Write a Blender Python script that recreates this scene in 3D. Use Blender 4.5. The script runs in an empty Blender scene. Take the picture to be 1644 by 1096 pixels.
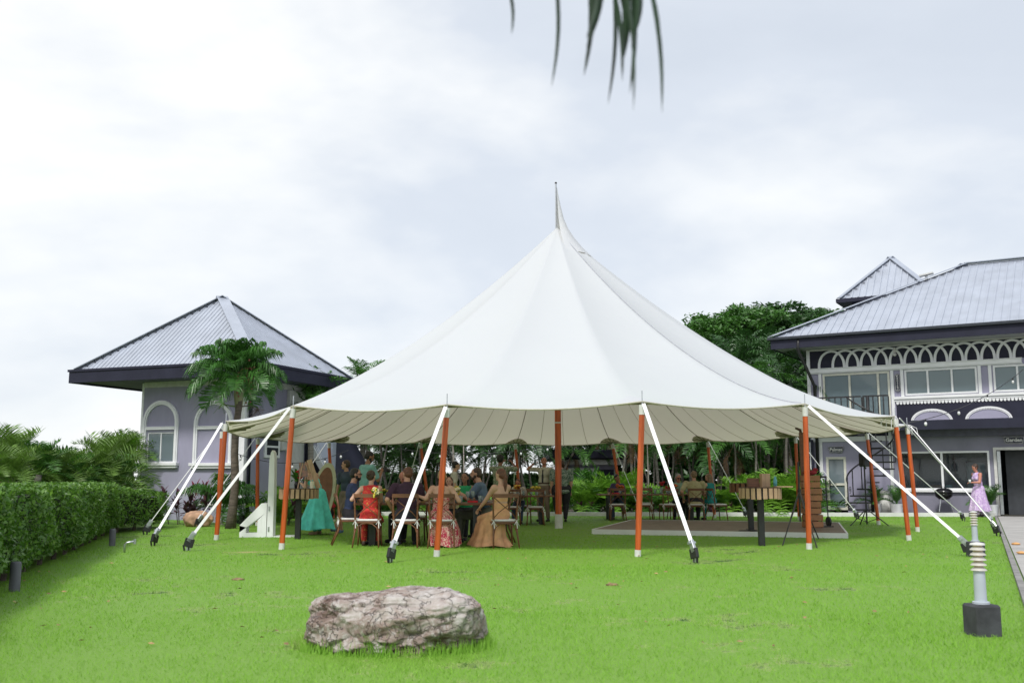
import bpy, bmesh, math, random
import numpy as np
from mathutils import Vector, Matrix, Euler, noise
R = math.radians
rnd = random.Random(7)
sc = bpy.context.scene
col = sc.collection

# ---------------------------------------------------------------- camera
CAM_H, F, PITCH = 1.15, 1598.0, R(7.91)
cam_d = bpy.data.cameras.new('camera'); cam = bpy.data.objects.new('camera', cam_d); col.objects.link(cam)
cam_d.sensor_width = 36; cam_d.lens = 35; cam_d.clip_start = 0.05; cam_d.clip_end = 3000
cam.location = (0, 0, CAM_H); cam.rotation_euler = (R(90) + PITCH, 0, 0)
cam_d.dof.use_dof = True; cam_d.dof.focus_distance = 18.0; cam_d.dof.aperture_fstop = 3.2
sc.camera = cam
# ---------------------------------------------------------------- light
SUN_EL, SUN_AZ = 52.0, 200.0          # azimuth clockwise from +Y: behind the camera, a little left
sc.view_settings.view_transform = 'Standard'; sc.view_settings.look = 'None'
sc.view_settings.exposure = 1.02; sc.view_settings.gamma = 1.0; sc.view_settings.use_curve_mapping = False
sun_d = bpy.data.lights.new('sun', 'SUN'); sun_d.energy = 1.5; sun_d.angle = R(10); sun_d.color = (1.0, .97, .92)
sun = bpy.data.objects.new('sun', sun_d); col.objects.link(sun)
sd = Vector((math.sin(R(SUN_AZ)) * math.cos(R(SUN_EL)), math.cos(R(SUN_AZ)) * math.cos(R(SUN_EL)), math.sin(R(SUN_EL))))
sun.rotation_euler = sd.to_track_quat('Z', 'Y').to_euler(); sun.location = sd * 60
W = bpy.data.worlds.new('World'); sc.world = W; W.use_nodes = True
nt = W.node_tree; nt.nodes.clear(); N = nt.nodes.new; Lk = nt.links.new
out = N('ShaderNodeOutputWorld'); bg = N('ShaderNodeBackground'); bg.inputs['Strength'].default_value = 0.1
sky = N('ShaderNodeTexSky'); sky.sky_type = 'NISHITA'; sky.sun_disc = False
sky.sun_elevation = R(SUN_EL); sky.sun_rotation = R(SUN_AZ)
tc = N('ShaderNodeTexCoord'); mp = N('ShaderNodeMapping'); mp.inputs['Scale'].default_value = (1.15, 1.15, 2.4)
mp.inputs['Location'].default_value = (0.3, 0.0, 1.45); mp.inputs['Rotation'].default_value = (0, R(24), 0)
n1 = N('ShaderNodeTexNoise'); n1.inputs['Scale'].default_value = 1.25; n1.inputs['Detail'].default_value = 5
n1.inputs['Roughness'].default_value = 0.5; n1.inputs['Distortion'].default_value = 0.5
n2 = N('ShaderNodeTexNoise'); n2.inputs['Scale'].default_value = 4.5; n2.inputs['Detail'].default_value = 6; n2.inputs['Roughness'].default_value = .55
ad = N('ShaderNodeMath'); ad.operation = 'MULTIPLY_ADD'; ad.inputs[1].default_value = 0.26
cr = N('ShaderNodeValToRGB'); e = cr.color_ramp.elements
e[0].position = .42; e[0].color = (3.5, 3.78, 4.2, 1); e[1].position = .74; e[1].color = (5.5, 5.5, 5.4, 1)
for p, c in ((.53, (3.75, 4.02, 4.42, 1)), (.63, (4.6, 4.75, 4.9, 1))):
    k = e.new(p); k.color = c
mx = N('ShaderNodeMixRGB'); mx.inputs['Fac'].default_value = 0.94
Lk(tc.outputs['Generated'], mp.inputs['Vector']); Lk(mp.outputs[0], n1.inputs['Vector']); Lk(mp.outputs[0], n2.inputs['Vector'])
Lk(n2.outputs['Fac'], ad.inputs[0]); Lk(n1.outputs['Fac'], ad.inputs[2]); sxy = N('ShaderNodeSeparateXYZ'); Lk(tc.outputs['Generated'], sxy.inputs[0]); gx = N('ShaderNodeMath'); gx.operation = 'MULTIPLY_ADD'; gx.inputs[1].default_value = -.14; Lk(sxy.outputs['X'], gx.inputs[0]); Lk(ad.outputs[0], gx.inputs[2]); Lk(gx.outputs[0], cr.inputs['Fac'])
Lk(sky.outputs[0], mx.inputs['Color1']); Lk(cr.outputs[0], mx.inputs['Color2']); Lk(mx.outputs[0], bg.inputs['Color']); Lk(bg.outputs[0], out.inputs['Surface'])

# ---------------------------------------------------------------- helpers
def ray(px, py):
    x, v = px - 822.0, 548.0 - py
    return Vector((x, F * math.cos(PITCH) - v * math.sin(PITCH), F * math.sin(PITCH) + v * math.cos(PITCH)))
def AT(px, py, Y):
    d = ray(px, py); k = Y / d.y; return Vector((d.x * k, Y, CAM_H + d.z * k))
def G(px, py, z=0.0):
    d = ray(px, py); k = (z - CAM_H) / d.z; return Vector((d.x * k, d.y * k, z))

MATS = {}
def mat(name, c, rough=.7, var=.12, scale=6.0, bump=0.0, bscale=40.0, metal=0.0, spec=None, detail=4, c2=None, aniso=None, trans=None):
    """Principled with noise between two tones of the same thing's colour, and fine relief."""
    if name in MATS: return MATS[name]
    m = bpy.data.materials.new(name); m.use_nodes = True; t = m.node_tree; b = t.nodes['Principled BSDF']
    b.inputs['Roughness'].default_value = rough; b.inputs['Metallic'].default_value = metal
    if spec is not None: b.inputs['Specular IOR Level'].default_value = spec
    co = t.nodes.new('ShaderNodeTexCoord'); mpn = t.nodes.new('ShaderNodeMapping')
    if aniso: mpn.inputs['Scale'].default_value = aniso
    t.links.new(co.outputs['Object'], mpn.inputs[0])
    nz = t.nodes.new('ShaderNodeTexNoise'); nz.inputs['Scale'].default_value = scale; nz.inputs['Detail'].default_value = detail
    t.links.new(mpn.outputs[0], nz.inputs['Vector'])
    rp = t.nodes.new('ShaderNodeValToRGB')
    lo = [max(0, x * (1 - var)) for x in c]; hi = [min(1, x * (1 + var)) for x in c]
    if c2: lo, hi = c, c2
    rp.color_ramp.elements[0].position = .33; rp.color_ramp.elements[1].position = .67
    rp.color_ramp.elements[0].color = (*lo, 1); rp.color_ramp.elements[1].color = (*hi, 1)
    t.links.new(nz.outputs['Fac'], rp.inputs['Fac']); t.links.new(rp.outputs[0], b.inputs['Base Color'])
    if bump:
        n = t.nodes.new('ShaderNodeTexNoise'); n.inputs['Scale'].default_value = bscale; n.inputs['Detail'].default_value = 5
        t.links.new(mpn.outputs[0], n.inputs['Vector'])
        bp = t.nodes.new('ShaderNodeBump'); bp.inputs['Strength'].default_value = bump; bp.inputs['Distance'].default_value = .02
        t.links.new(n.outputs['Fac'], bp.inputs['Height']); t.links.new(bp.outputs[0], b.inputs['Normal'])
    if trans:
        tr = t.nodes.new('ShaderNodeBsdfTranslucent'); ms = t.nodes.new('ShaderNodeMixShader'); ms.inputs[0].default_value = trans
        t.links.new(rp.outputs[0], tr.inputs['Color'])
        t.links.new(b.outputs[0], ms.inputs[1]); t.links.new(tr.outputs[0], ms.inputs[2])
        t.links.new(ms.outputs[0], t.nodes['Material Output'].inputs['Surface'])
    MATS[name] = m; return m

def tag(o, label=None, cat=None, group=None, kind=None):
    if label: o['label'] = label
    if cat: o['category'] = cat
    if group: o['group'] = group
    if kind: o['kind'] = kind
    return o
def empty(name, loc=(0, 0, 0), rz=0.0, label=None, cat=None, group=None):
    o = bpy.data.objects.new(name, None); o.empty_display_size = .1; col.objects.link(o)
    o.location = loc; o.rotation_euler = (0, 0, rz); return tag(o, label, cat, group)
def link(name, me, parent=None, loc=(0, 0, 0), rot=(0, 0, 0), sc_=None):
    o = bpy.data.objects.new(name, me); col.objects.link(o); o.parent = parent
    o.location = loc; o.rotation_euler = rot
    if sc_ is not None: o.scale = (sc_,) * 3 if not hasattr(sc_, '__len__') else sc_
    return o
KIDS = {}
def copy_tree(o, parent=None):
    c = o.copy(); col.objects.link(c); c.parent = parent
    for ch in o.children: copy_tree(ch, c)
    return c

class MB:
    def __init__(s): s.v = []; s.f = []; s.M = None
    def add(s, vs, fs):
        b = len(s.v); s.v.extend([Vector(p) for p in vs]); s.f.extend([tuple(i + b for i in f) for f in fs]); return s
    def box(s, x0, x1, y0, y1, z0, z1):
        return s.add([(x0, y0, z0), (x1, y0, z0), (x1, y1, z0), (x0, y1, z0), (x0, y0, z1), (x1, y0, z1), (x1, y1, z1), (x0, y1, z1)],
                     [(0, 3, 2, 1), (4, 5, 6, 7), (0, 1, 5, 4), (1, 2, 6, 5), (2, 3, 7, 6), (3, 0, 4, 7)])
    def bar(s, a, b, w, h, up=(0, 0, 1)):
        a, b = Vector(a), Vector(b); d = (b - a).normalized(); up = Vector(up)
        if abs(d.dot(up)) > .98: up = Vector((0, 1, 0))
        x = d.cross(up).normalized() * w / 2; y = x.cross(d).normalized() * h / 2
        vs = [a - x - y, a + x - y, a + x + y, a - x + y, b - x - y, b + x - y, b + x + y, b - x + y]
        return s.add(vs, [(0, 3, 2, 1), (4, 5, 6, 7), (0, 1, 5, 4), (1, 2, 6, 5), (2, 3, 7, 6), (3, 0, 4, 7)])
    def tube(s, pts, rad, n=10, caps=True):
        pts = [Vector(p) for p in pts]; m = len(pts)
        if not hasattr(rad, '__len__'): rad = [rad] * m
        vs = []; fs = []; ref = None
        for i, p in enumerate(pts):
            d = (pts[min(i + 1, m - 1)] - pts[max(i - 1, 0)]).normalized()
            if ref is None: ref = Vector((0, 0, 1)) if abs(d.z) < .9 else Vector((1, 0, 0))
            x = d.cross(ref).normalized(); y = d.cross(x).normalized(); ref = x.cross(d) * 1.0 if False else ref
            if abs(d.dot(ref)) > .97: ref = x
            for k in range(n):
                a = 2 * math.pi * k / n; vs.append(p + (x * math.cos(a) + y * math.sin(a)) * rad[i])
        for i in range(m - 1):
            for k in range(n):
                fs.append((i * n + k, i * n + (k + 1) % n, (i + 1) * n + (k + 1) % n, (i + 1) * n + k))
        if caps: fs.append(tuple(range(n - 1, -1, -1))); fs.append(tuple((m - 1) * n + k for k in range(n)))
        return s.add(vs, fs)
    def lathe(s, prof, c=(0, 0, 0), n=24, sx=1, sy=1):
        c = Vector(c); vs = []; fs = []
        for r, z in prof:
            for k in range(n):
                a = 2 * math.pi * k / n; vs.append(c + Vector((r * math.cos(a) * sx, r * math.sin(a) * sy, z)))
        m = len(prof)
        for i in range(m - 1):
            for k in range(n): fs.append((i * n + k, i * n + (k + 1) % n, (i + 1) * n + (k + 1) % n, (i + 1) * n + k))
        fs.append(tuple(range(n - 1, -1, -1))); fs.append(tuple((m - 1) * n + k for k in range(n)))
        return s.add(vs, fs)
    def ell(s, c, r, rot=None, n=14, m=9):
        c = Vector(c); vs = [Vector((0, 0, -1))]; fs = []
        for i in range(1, m):
            t = -math.pi / 2 + math.pi * i / m
            for k in range(n): a = 2 * math.pi * k / n; vs.append(Vector((math.cos(t) * math.cos(a), math.cos(t) * math.sin(a), math.sin(t))))
        vs.append(Vector((0, 0, 1)))
        for k in range(n): fs.append((0, 1 + (k + 1) % n, 1 + k))
        for i in range(m - 2):
            for k in range(n): fs.append((1 + i * n + k, 1 + i * n + (k + 1) % n, 1 + (i + 1) * n + (k + 1) % n, 1 + (i + 1) * n + k))
        l = len(vs) - 1; q = 1 + (m - 2) * n
        for k in range(n): fs.append((l, q + k, q + (k + 1) % n))
        o = []
        for p in vs:
            p = Vector((p.x * r[0], p.y * r[1], p.z * r[2]))
            if rot is not None: p = rot @ p
            o.append(c + p)
        return s.add(o, fs)
    def prism(s, poly, fn, d0, d1):
        """poly in 2D; fn(a, b, depth) -> point"""
        n = len(poly); vs = [fn(a, b, d0) for a, b in poly] + [fn(a, b, d1) for a, b in poly]
        fs = [tuple(range(n)), tuple(range(2 * n - 1, n - 1, -1))] + [(i, i + n, (i + 1) % n + n, (i + 1) % n) for i in range(n)]
        return s.add(vs, fs)
    def mesh(s, name, m=None, smooth=False, bevel=0.0):
        me = bpy.data.meshes.new(name); me.from_pydata([tuple(p) for p in s.v], [], s.f)
        if bevel or True:
            bm = bmesh.new(); bm.from_mesh(me)
            if len(bm.faces) < 4000: bmesh.ops.recalc_face_normals(bm, faces=bm.faces)
            if bevel: bmesh.ops.bevel(bm, geom=list(bm.edges), offset=bevel, segments=1, affect='EDGES', clamp_overlap=True)
            bm.to_mesh(me); bm.free()
        if m: me.materials.append(m)
        if smooth:
            me.polygons.foreach_set('use_smooth', [True] * len(me.polygons))
            if smooth == 'auto': me.set_sharp_from_angle(angle=R(40))
        return me
    def build(s, name, m, parent=None, smooth=False, bevel=0.0, loc=(0, 0, 0), rot=(0, 0, 0)):
        return link(name, s.mesh(name, m, smooth, bevel), parent, loc, rot)

def np_mesh(name, V, Fc, m):
    """V (n,3) array, Fc (k, 3 or 4) array"""
    me = bpy.data.meshes.new(name); n, k, w = len(V), len(Fc), Fc.shape[1]
    me.vertices.add(n); me.vertices.foreach_set('co', V.astype(np.float32).ravel())
    me.loops.add(k * w); me.loops.foreach_set('vertex_index', Fc.astype(np.int32).ravel())
    me.polygons.add(k); me.polygons.foreach_set('loop_start', np.arange(k, dtype=np.int32) * w)
    me.update(calc_edges=True); me.materials.append(m); return me

# ---------------------------------------------------------------- materials
white = mat('white_paint', (.74, .75, .77), .5, .05, 3, .05)
offwhite = mat('aged_white', (.62, .62, .60), .6, .08, 8, .1)
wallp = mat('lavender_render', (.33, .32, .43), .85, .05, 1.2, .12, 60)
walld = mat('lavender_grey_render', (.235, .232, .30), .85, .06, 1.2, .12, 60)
slate = mat('slate_paint', (.024, .025, .044), .6, .1, 2, spec=.2)
soffit = mat('soffit_paint', (.34, .34, .37), .8, .05, 2)
roofm = mat('pale_metal_roof', (.42, .455, .53), .38, .05, 1.5, .03, 3, metal=.25)
gapm = mat('dark_gap', (.03, .03, .04), .8)
orange = mat('varnished_pole', (.46, .088, .018), .32, .32, 3, .08, 20, aniso=(6, 6, .5))
black = mat('black_metal', (.018, .018, .02), .4, .2, 20)
steel = mat('galvanised_steel', (.5, .52, .55), .35, .1, 20, metal=.8)
strapm = mat('white_webbing', (.82, .81, .84), .6, .03, 30)
woodb = mat('brown_wood', (.16, .065, .03), .45, .25, 4, .1, 30, aniso=(1, 6, 6))
woodd = mat('dark_wood', (.065, .028, .018), .5, .25, 5, .1, 30)
woodl = mat('pale_wood', (.44, .29, .18), .6, .22, 5, .15, 30, aniso=(5, 5, 1))
woodp = mat('crate_wood', (.36, .17, .08), .6, .22, 4, .15, 30)
conc = mat('concrete', (.36, .35, .34), .9, .12, 2.0, .3, 50)
cush = mat('white_cushion', (.7, .7, .7), .9, .05, 20, .1)
greend = mat('leaf_dark', (.032, .095, .02), .42, .5, 9, trans=.22)
greenm = mat('leaf_mid', (.055, .16, .022), .42, .5, 7, trans=.25)
greenl = mat('leaf_lime', (.15, .32, .03), .45, .4, 6, trans=.3)
greeny = mat('leaf_olive', (.12, .22, .035), .5, .45, 6, trans=.25)
greenp = mat('palm_leaf', (.05, .15, .025), .36, .55, 6, trans=.3)
brownl = mat('dead_leaf', (.22, .13, .07), .8, .35, 6, trans=.2)
redl = mat('cordyline_leaf', (.16, .018, .035), .45, .5, 6, trans=.2)
purpl = mat('croton_leaf', (.07, .025, .04), .45, .7, 6, trans=.15)
barkg = mat('grey_bark', (.27, .245, .215), .9, .3, 5, .5, 12, aniso=(1, 1, 5))
barkd = mat('dark_bark', (.10, .08, .065), .9, .35, 6, .6, 14, aniso=(1, 1, 4))
potm = mat('pot_clay', (.30, .24, .20), .8, .15, 8, .2)
def glass(name, c, rough=.06, mix=.35):
    m = bpy.data.materials.new(name); m.use_nodes = True; t = m.node_tree; b = t.nodes['Principled BSDF']
    b.inputs['Base Color'].default_value = (*c, 1); b.inputs['Roughness'].default_value = rough; b.inputs['Metallic'].default_value = .0
    b.inputs['Specular IOR Level'].default_value = .9
    tr = t.nodes.new('ShaderNodeBsdfTransparent'); tr.inputs[0].default_value = (.8, .87, .88, 1)
    ms = t.nodes.new('ShaderNodeMixShader'); ms.inputs[0].default_value = mix
    t.links.new(b.outputs[0], ms.inputs[1]); t.links.new(tr.outputs[0], ms.inputs[2]); t.links.new(ms.outputs[0], t.nodes['Material Output'].inputs['Surface'])
    return m
glass_hi = glass('window_glass_sky_tint', (.20, .25, .28), .05, .3)  # grey-teal base colour stands in for the reflected sky
glass_lo = glass('window_glass_clear', (.05, .06, .07), .04, .62)
bottle = glass('tumbler_glass', (.4, .5, .5), .05, .5)

# ---------------------------------------------------------------- ground
def lawn_mat(name, blades):
    m = bpy.data.materials.new(name); m.use_nodes = True; t = m.node_tree; b = t.nodes['Principled BSDF']; b.inputs['Roughness'].default_value = .6
    b.inputs['Specular IOR Level'].default_value = .25
    g = t.nodes.new('ShaderNodeNewGeometry')
    def nz(s, d, ro=.55):
        n = t.nodes.new('ShaderNodeTexNoise'); n.inputs['Scale'].default_value = s; n.inputs['Detail'].default_value = d; n.inputs['Roughness'].default_value = ro
        t.links.new(g.outputs['Position'], n.inputs['Vector']); return n
    def ramp(fac, stops):
        r = t.nodes.new('ShaderNodeValToRGB'); el = r.color_ramp.elements
        el[0].position, el[0].color = stops[0][0], (*stops[0][1], 1); el[1].position, el[1].color = stops[-1][0], (*stops[-1][1], 1)
        for p, c in stops[1:-1]: k = el.new(p); k.color = (*c, 1)
        t.links.new(fac, r.inputs['Fac']); return r
    a = nz(.45, 5, .6); c = nz(3.0, 7, .7); f = nz(38, 3)
    mixf = t.nodes.new('ShaderNodeMath'); mixf.operation = 'MULTIPLY_ADD'; mixf.inputs[1].default_value = 1.0
    t.links.new(c.outputs['Fac'], mixf.inputs[0]); t.links.new(a.outputs['Fac'], mixf.inputs[2])
    m2 = t.nodes.new('ShaderNodeMath'); m2.operation = 'MULTIPLY_ADD'; m2.inputs[1].default_value = .28
    t.links.new(f.outputs['Fac'], m2.inputs[0]); t.links.new(mixf.outputs[0], m2.inputs[2])
    k = 1.0 if blades else .62
    r = ramp(m2.outputs[0], [(.88, (.05 * k, .16 * k, .018 * k)), (1.02, (.14 * k, .345 * k, .032 * k)), (1.15, (.245 * k, .47 * k, .06 * k)), (1.29, (.44 * k, .58 * k, .18 * k))])
    # worn straw-coloured patch near the white board
    vec = t.nodes.new('ShaderNodeVectorMath'); vec.operation = 'SUBTRACT'; pc = G(395, 886); vec.inputs[1].default_value = tuple(pc)
    t.links.new(g.outputs['Position'], vec.inputs[0])
    sv = t.nodes.new('ShaderNodeVectorMath'); sv.operation = 'MULTIPLY'; sv.inputs[1].default_value = (1.1, 2.0, 0)
    t.links.new(vec.outputs[0], sv.inputs[0]); ln = t.nodes.new('ShaderNodeVectorMath'); ln.operation = 'LENGTH'; t.links.new(sv.outputs[0], ln.inputs[0])
    sub = t.nodes.new('ShaderNodeMath'); sub.operation = 'MULTIPLY_ADD'; sub.inputs[1].default_value = 1.1
    t.links.new(c.outputs['Fac'], sub.inputs[0]); t.links.new(ln.outputs['Value'], sub.inputs[2])
    pr = ramp(sub.outputs[0], [(.75, (.75, .75, .75)), (1.25, (0, 0, 0))])
    mc = t.nodes.new('ShaderNodeMixRGB'); mc.inputs['Color2'].default_value = (.40, .36, .17, 1)
    t.links.new(pr.outputs[0], mc.inputs['Fac']); t.links.new(r.outputs[0], mc.inputs['Color1'])
    t.links.new(mc.outputs[0], b.inputs['Base Color'])
    if blades:
        tr = t.nodes.new('ShaderNodeBsdfTranslucent'); ms = t.nodes.new('ShaderNodeMixShader'); ms.inputs[0].default_value = .35
        t.links.new(mc.outputs[0], tr.inputs['Color']); t.links.new(b.outputs[0], ms.inputs[1]); t.links.new(tr.outputs[0], ms.inputs[2])
        t.links.new(ms.outputs[0], t.nodes['Material Output'].inputs['Surface'])
    else:
        bp = t.nodes.new('ShaderNodeBump'); bp.inputs['Strength'].default_value = .6; bp.inputs['Distance'].default_value = .03
        t.links.new(f.outputs['Fac'], bp.inputs['Height']); t.links.new(bp.outputs[0], b.inputs['Normal'])
    return m
earth = mat('earth', (.06, .075, .035), .95, .4, .05)
m_ = MB(); m_.add([(-1500, -300, -.03), (1500, -300, -.03), (1500, 2500, -.03), (-1500, 2500, -.03)], [(0, 1, 2, 3)])
tag(m_.build('ground', earth), kind='structure')
EDGE0, EDGE1 = Vector((-14.0, 33.3, 0)), Vector((15.3, 31.9, 0))      # kerb at the back of the lawn
PA, PB = Vector((15.2, 31.6, 0)), Vector((6.4, 12.8, 0))                # left edge of the concrete path
pd_ = (PB - PA).normalized()
PC = PB + pd_ * 16
xs = 70; ys = 60
vs = []; fs = []
for j in range(ys + 1):
    for i in range(xs + 1):
        t = j / ys; y = -6 + t * 39.2; x0 = -16.0; x1 = PA.x + (PA.y - y) * pd_.x / -pd_.y if y < PA.y else 15.3
        x = x0 + (x1 - x0) * i / xs; yb = EDGE0.y + (EDGE1.y - EDGE0.y) * (x - EDGE0.x) / (EDGE1.x - EDGE0.x)
        y = min(y, yb)
        vs.append((x, y, 0.012 * noise.noise(Vector((x * .5, y * .5, 0))) if 0 < i < xs and j < ys - 2 else 0))
for j in range(ys):
    for i in range(xs):
        a = j * (xs + 1) + i; fs.append((a, a + 1, a + xs + 2, a + xs + 1))
m_ = MB(); m_.add(vs, fs); lawn = m_.build('lawn', lawn_mat('lawn_thatch', False), smooth=True); tag(lawn, kind='structure')
# grass blades
rg = np.random.RandomState(3)
def blades(y0, y1, dens, hgt, wid):
    wx = .56
    n = int((y1 - y0) * (y0 + y1) * wx * dens)
    Y = np.sqrt(rg.uniform(y0 * y0, y1 * y1, n)); X = rg.uniform(-wx, wx, n) * Y
    xe = PA.x + (PA.y - Y) * pd_.x / -pd_.y
    hx = np.interp(Y, [5, 10.3, 20.3, 25, 40], [-4.0, -5.4, -8.2, -8.8, -14])
    k = (X < xe - .03) & (X > hx); X, Y = X[k], Y[k]; n = len(X)
    cl = .5 + .3 * np.sin(X * 3.1 + np.sin(Y * 2.3) * 2) * np.sin(Y * 3.7 + np.sin(X * 1.9) * 2) + .35 * np.sin(X * 23 + 3 * np.sin(Y * 9)) * np.sin(Y * 19 + 3 * np.sin(X * 11))
    h = hgt * rg.uniform(.35, 1.0, n) * (.55 + .75 * np.clip(cl, 0, 1.2)); a = rg.uniform(0, 6.283, n); la = rg.uniform(0, 6.283, n); le = rg.uniform(.3, 1.7, n) * h
    w = wid * rg.uniform(.6, 1.2, n); V = np.zeros((n, 3, 3))
    V[:, 0] = np.c_[X - np.cos(a) * w, Y - np.sin(a) * w, np.full(n, -.005)]
    V[:, 1] = np.c_[X + np.cos(a) * w, Y + np.sin(a) * w, np.full(n, -.005)]
    V[:, 2] = np.c_[X + np.cos(la) * le, Y + np.sin(la) * le, h]
    return V.reshape(-1, 3)
VV = np.concatenate([blades(5.2, 9, 2300, .036, .0030), blades(9, 14, 1300, .036, .0038), blades(14, 21, 620, .034, .005), blades(21, 33, 170, .033, .008)])
grass = link('grass', np_mesh('grass', VV, np.arange(len(VV)).reshape(-1, 3), lawn_mat('grass_blades', True)))
tag(grass, 'short bright green lawn grass in front of and under the tent', 'grass', kind='stuff')
# kerb and the paved strips
kb = MB(); kb.bar(EDGE0 + Vector((0, .08, .05)), EDGE1 + Vector((0, .08, .05)), .16, .14); tag(kb.build('kerb', mat('kerb_white', (.6, .6, .6), .8, .1, 3, .1)), kind='structure')
m_ = MB(); m_.add([(EDGE0.x, EDGE0.y + .17, .02), (26, 31.4 + .17, .02), (26, 60, .02), (EDGE0.x, 60, .02)], [(0, 1, 2, 3)])
tag(m_.build('planting_bed', mat('bed_soil', (.055, .05, .035), .95, .4, 2, .4, 20)), kind='structure')
m_ = MB(); q = pd_.cross(Vector((0, 0, 1))); q = -q if q.x < 0 else q
pp = [PC, PA, PA + q * 9, PC + q * 9]
m_.add([(p.x, p.y, .03) for p in pp] + [(p.x, p.y, -.02) for p in pp], [(0, 1, 2, 3), (0, 4, 5, 1), (1, 5, 6, 2), (2, 6, 7, 3), (3, 7, 4, 0)])
pth = m_.build('concrete_path', conc); tag(pth, kind='structure')
m_ = MB(); m_.bar(PC + Vector((0, 0, .025)) - q * .06, PA + Vector((0, 0, .025)) - q * .06, .07, .05); m_.build('edging', mat('edging_dark', (.22, .215, .21), .9, .2, 3, .2), pth)
# ---------------------------------------------------------------- buildings
def slope_ribs(A, B, C_, D, pitch, w, h, inset=.12, off=.004):
    """Ribs on a roof face A-B eave, D-C ridge (A below D, B below C_). Triangles have C_ == D."""
    A, B, C_, D = map(Vector, (A, B, C_, D)); e = (B - A).normalized(); n = e.cross(D - A).normalized()
    if n.z < 0: n = -n
    up = n.cross(e); up = up if up.z > 0 else -up
    L = (B - A).length; du, dx = (D - A).dot(up), (D - A).dot(e); cu, cx = (C_ - A).dot(up), (C_ - A).dot(e)
    m = MB(); g = MB(); k = int(L / pitch)
    for i in range(1, k):
        x = L * i / k
        if x < dx: t = du * x / dx
        elif x > cx: t = cu * (L - x) / (L - cx)
        else: t = du
        t -= inset
        if t < .15: continue
        m.bar(A + e * x + n * (off + h / 2), A + e * x + up * t + n * (off + h / 2), w, h, up=n)
        if (x < dx or x > cx):
            g.bar(A + e * (x + pitch * .28) + up * (t + .01) + n * (h + .004), A + e * (x + pitch * .72) + up * (t + .01) + n * (h + .004), .03, .006, up=n)
    return m, g

def weather(m):
    t = m.node_tree; b = t.nodes['Principled BSDF']; src = b.inputs['Base Color'].links[0].from_socket
    co = t.nodes.new('ShaderNodeTexCoord'); mp2 = t.nodes.new('ShaderNodeMapping'); mp2.inputs['Scale'].default_value = (1.1, 1.1, .35); n = t.nodes.new('ShaderNodeTexNoise'); n.inputs['Scale'].default_value = 1.4; n.inputs['Detail'].default_value = 7; n.inputs['Roughness'].default_value = .65
    t.links.new(co.outputs['Object'], mp2.inputs[0]); t.links.new(mp2.outputs[0], n.inputs['Vector']); r = t.nodes.new('ShaderNodeValToRGB'); r.color_ramp.elements[0].position = .35; r.color_ramp.elements[0].color = (.74, .74, .74, 1); r.color_ramp.elements[1].position = .6; r.color_ramp.elements[1].color = (1, 1, 1, 1)
    t.links.new(n.outputs['Fac'], r.inputs['Fac']); mm = t.nodes.new('ShaderNodeMixRGB'); mm.blend_type = 'MULTIPLY'; mm.inputs['Fac'].default_value = .45; t.links.new(src, mm.inputs['Color1']); t.links.new(r.outputs[0], mm.inputs['Color2']); t.links.new(mm.outputs[0], b.inputs['Base Color'])
for m in (wallp, walld, offwhite, roofm, slate): weather(m)
# ---- round-windowed pavilion, left
Yn = 27.0; corner = Vector((-.2615 * Yn, Yn, 0)); S = 6.55; SR = 5.5
dl = Vector((-.930, .367, 0)).normalized(); dr = Vector((.367, .930, 0)).normalized()
# local frame: +x = dr, +y = dl, origin at near eave corner
pav = empty('pavilion', corner, math.atan2(dr.y, dr.x), 'lavender pavilion with pyramid metal roof and arched windows', 'pavilion')
ZE = CAM_H + .1199 * Yn; ZA = CAM_H + .1845 * 30.77; FB = .40
a, b, c_, d_ = Vector((0, 0, ZE)), Vector((SR, 0, ZE)), Vector((SR, S, ZE)), Vector((0, S, ZE)); ap = Vector((SR / 2, S / 2, ZA))
OI = .32   # roof sheet starts inside the fascia
ia, ib, ic, idd = [Vector((SR / 2, S / 2, 0)) + (p - Vector((SR / 2, S / 2, 0))) * (1 - .03) for p in (a, b, c_, d_)]
for p in (ia, ib, ic, idd): p.z = ZE - .02
m_ = MB(); m_.add([ia, ib, ic, idd, ap], [(0, 1, 4), (1, 2, 4), (2, 3, 4), (3, 0, 4), (3, 2, 1, 0)])
rf = m_.build('roof', roofm, pav)
for p, q_ in ((ia, ib), (ib, ic), (ic, idd), (idd, ia)):
    rb, gp = slope_ribs(p, q_, ap, ap, .155, .05, .010, .2)
    tag(rb.build('roof_ribs', roofm, rf), kind='stuff'); tag(gp.build('rib_gap', gapm, rf), kind='stuff')
for p in (ia, ib, ic, idd):
    m_ = MB(); m_.bar(p + Vector((0, 0, .03)), ap + Vector((0, 0, .03)), .36, .02); m_.build('hip_cap', roofm, rf)
m_ = MB()
m_.box(0, SR, 0, .05, ZE - FB, ZE); m_.box(0, .05, .05, S, ZE - FB, ZE); m_.box(SR - .05, SR, .05, S, ZE - FB, ZE); m_.box(.05, SR - .05, S - .05, S, ZE - FB, ZE)
m_.build('fascia', slate, pav, bevel=.006)
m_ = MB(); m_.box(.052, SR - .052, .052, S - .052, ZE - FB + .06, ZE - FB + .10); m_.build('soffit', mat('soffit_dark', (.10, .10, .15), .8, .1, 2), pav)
m_ = MB(); m_.box(-.03, .0, -.03, S + .03, ZE - .07, ZE + .0); m_.box(0.001, SR + .03, -.03, 0, ZE - .07, ZE); m_.build('gutter', slate, pav)
o1, o2, qe = 1.2, 1.1, 4.82     # wall faces: x=o1 (towards camera-left), y=o2 (towards camera-right)
WT = ZE - FB + .06
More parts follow.
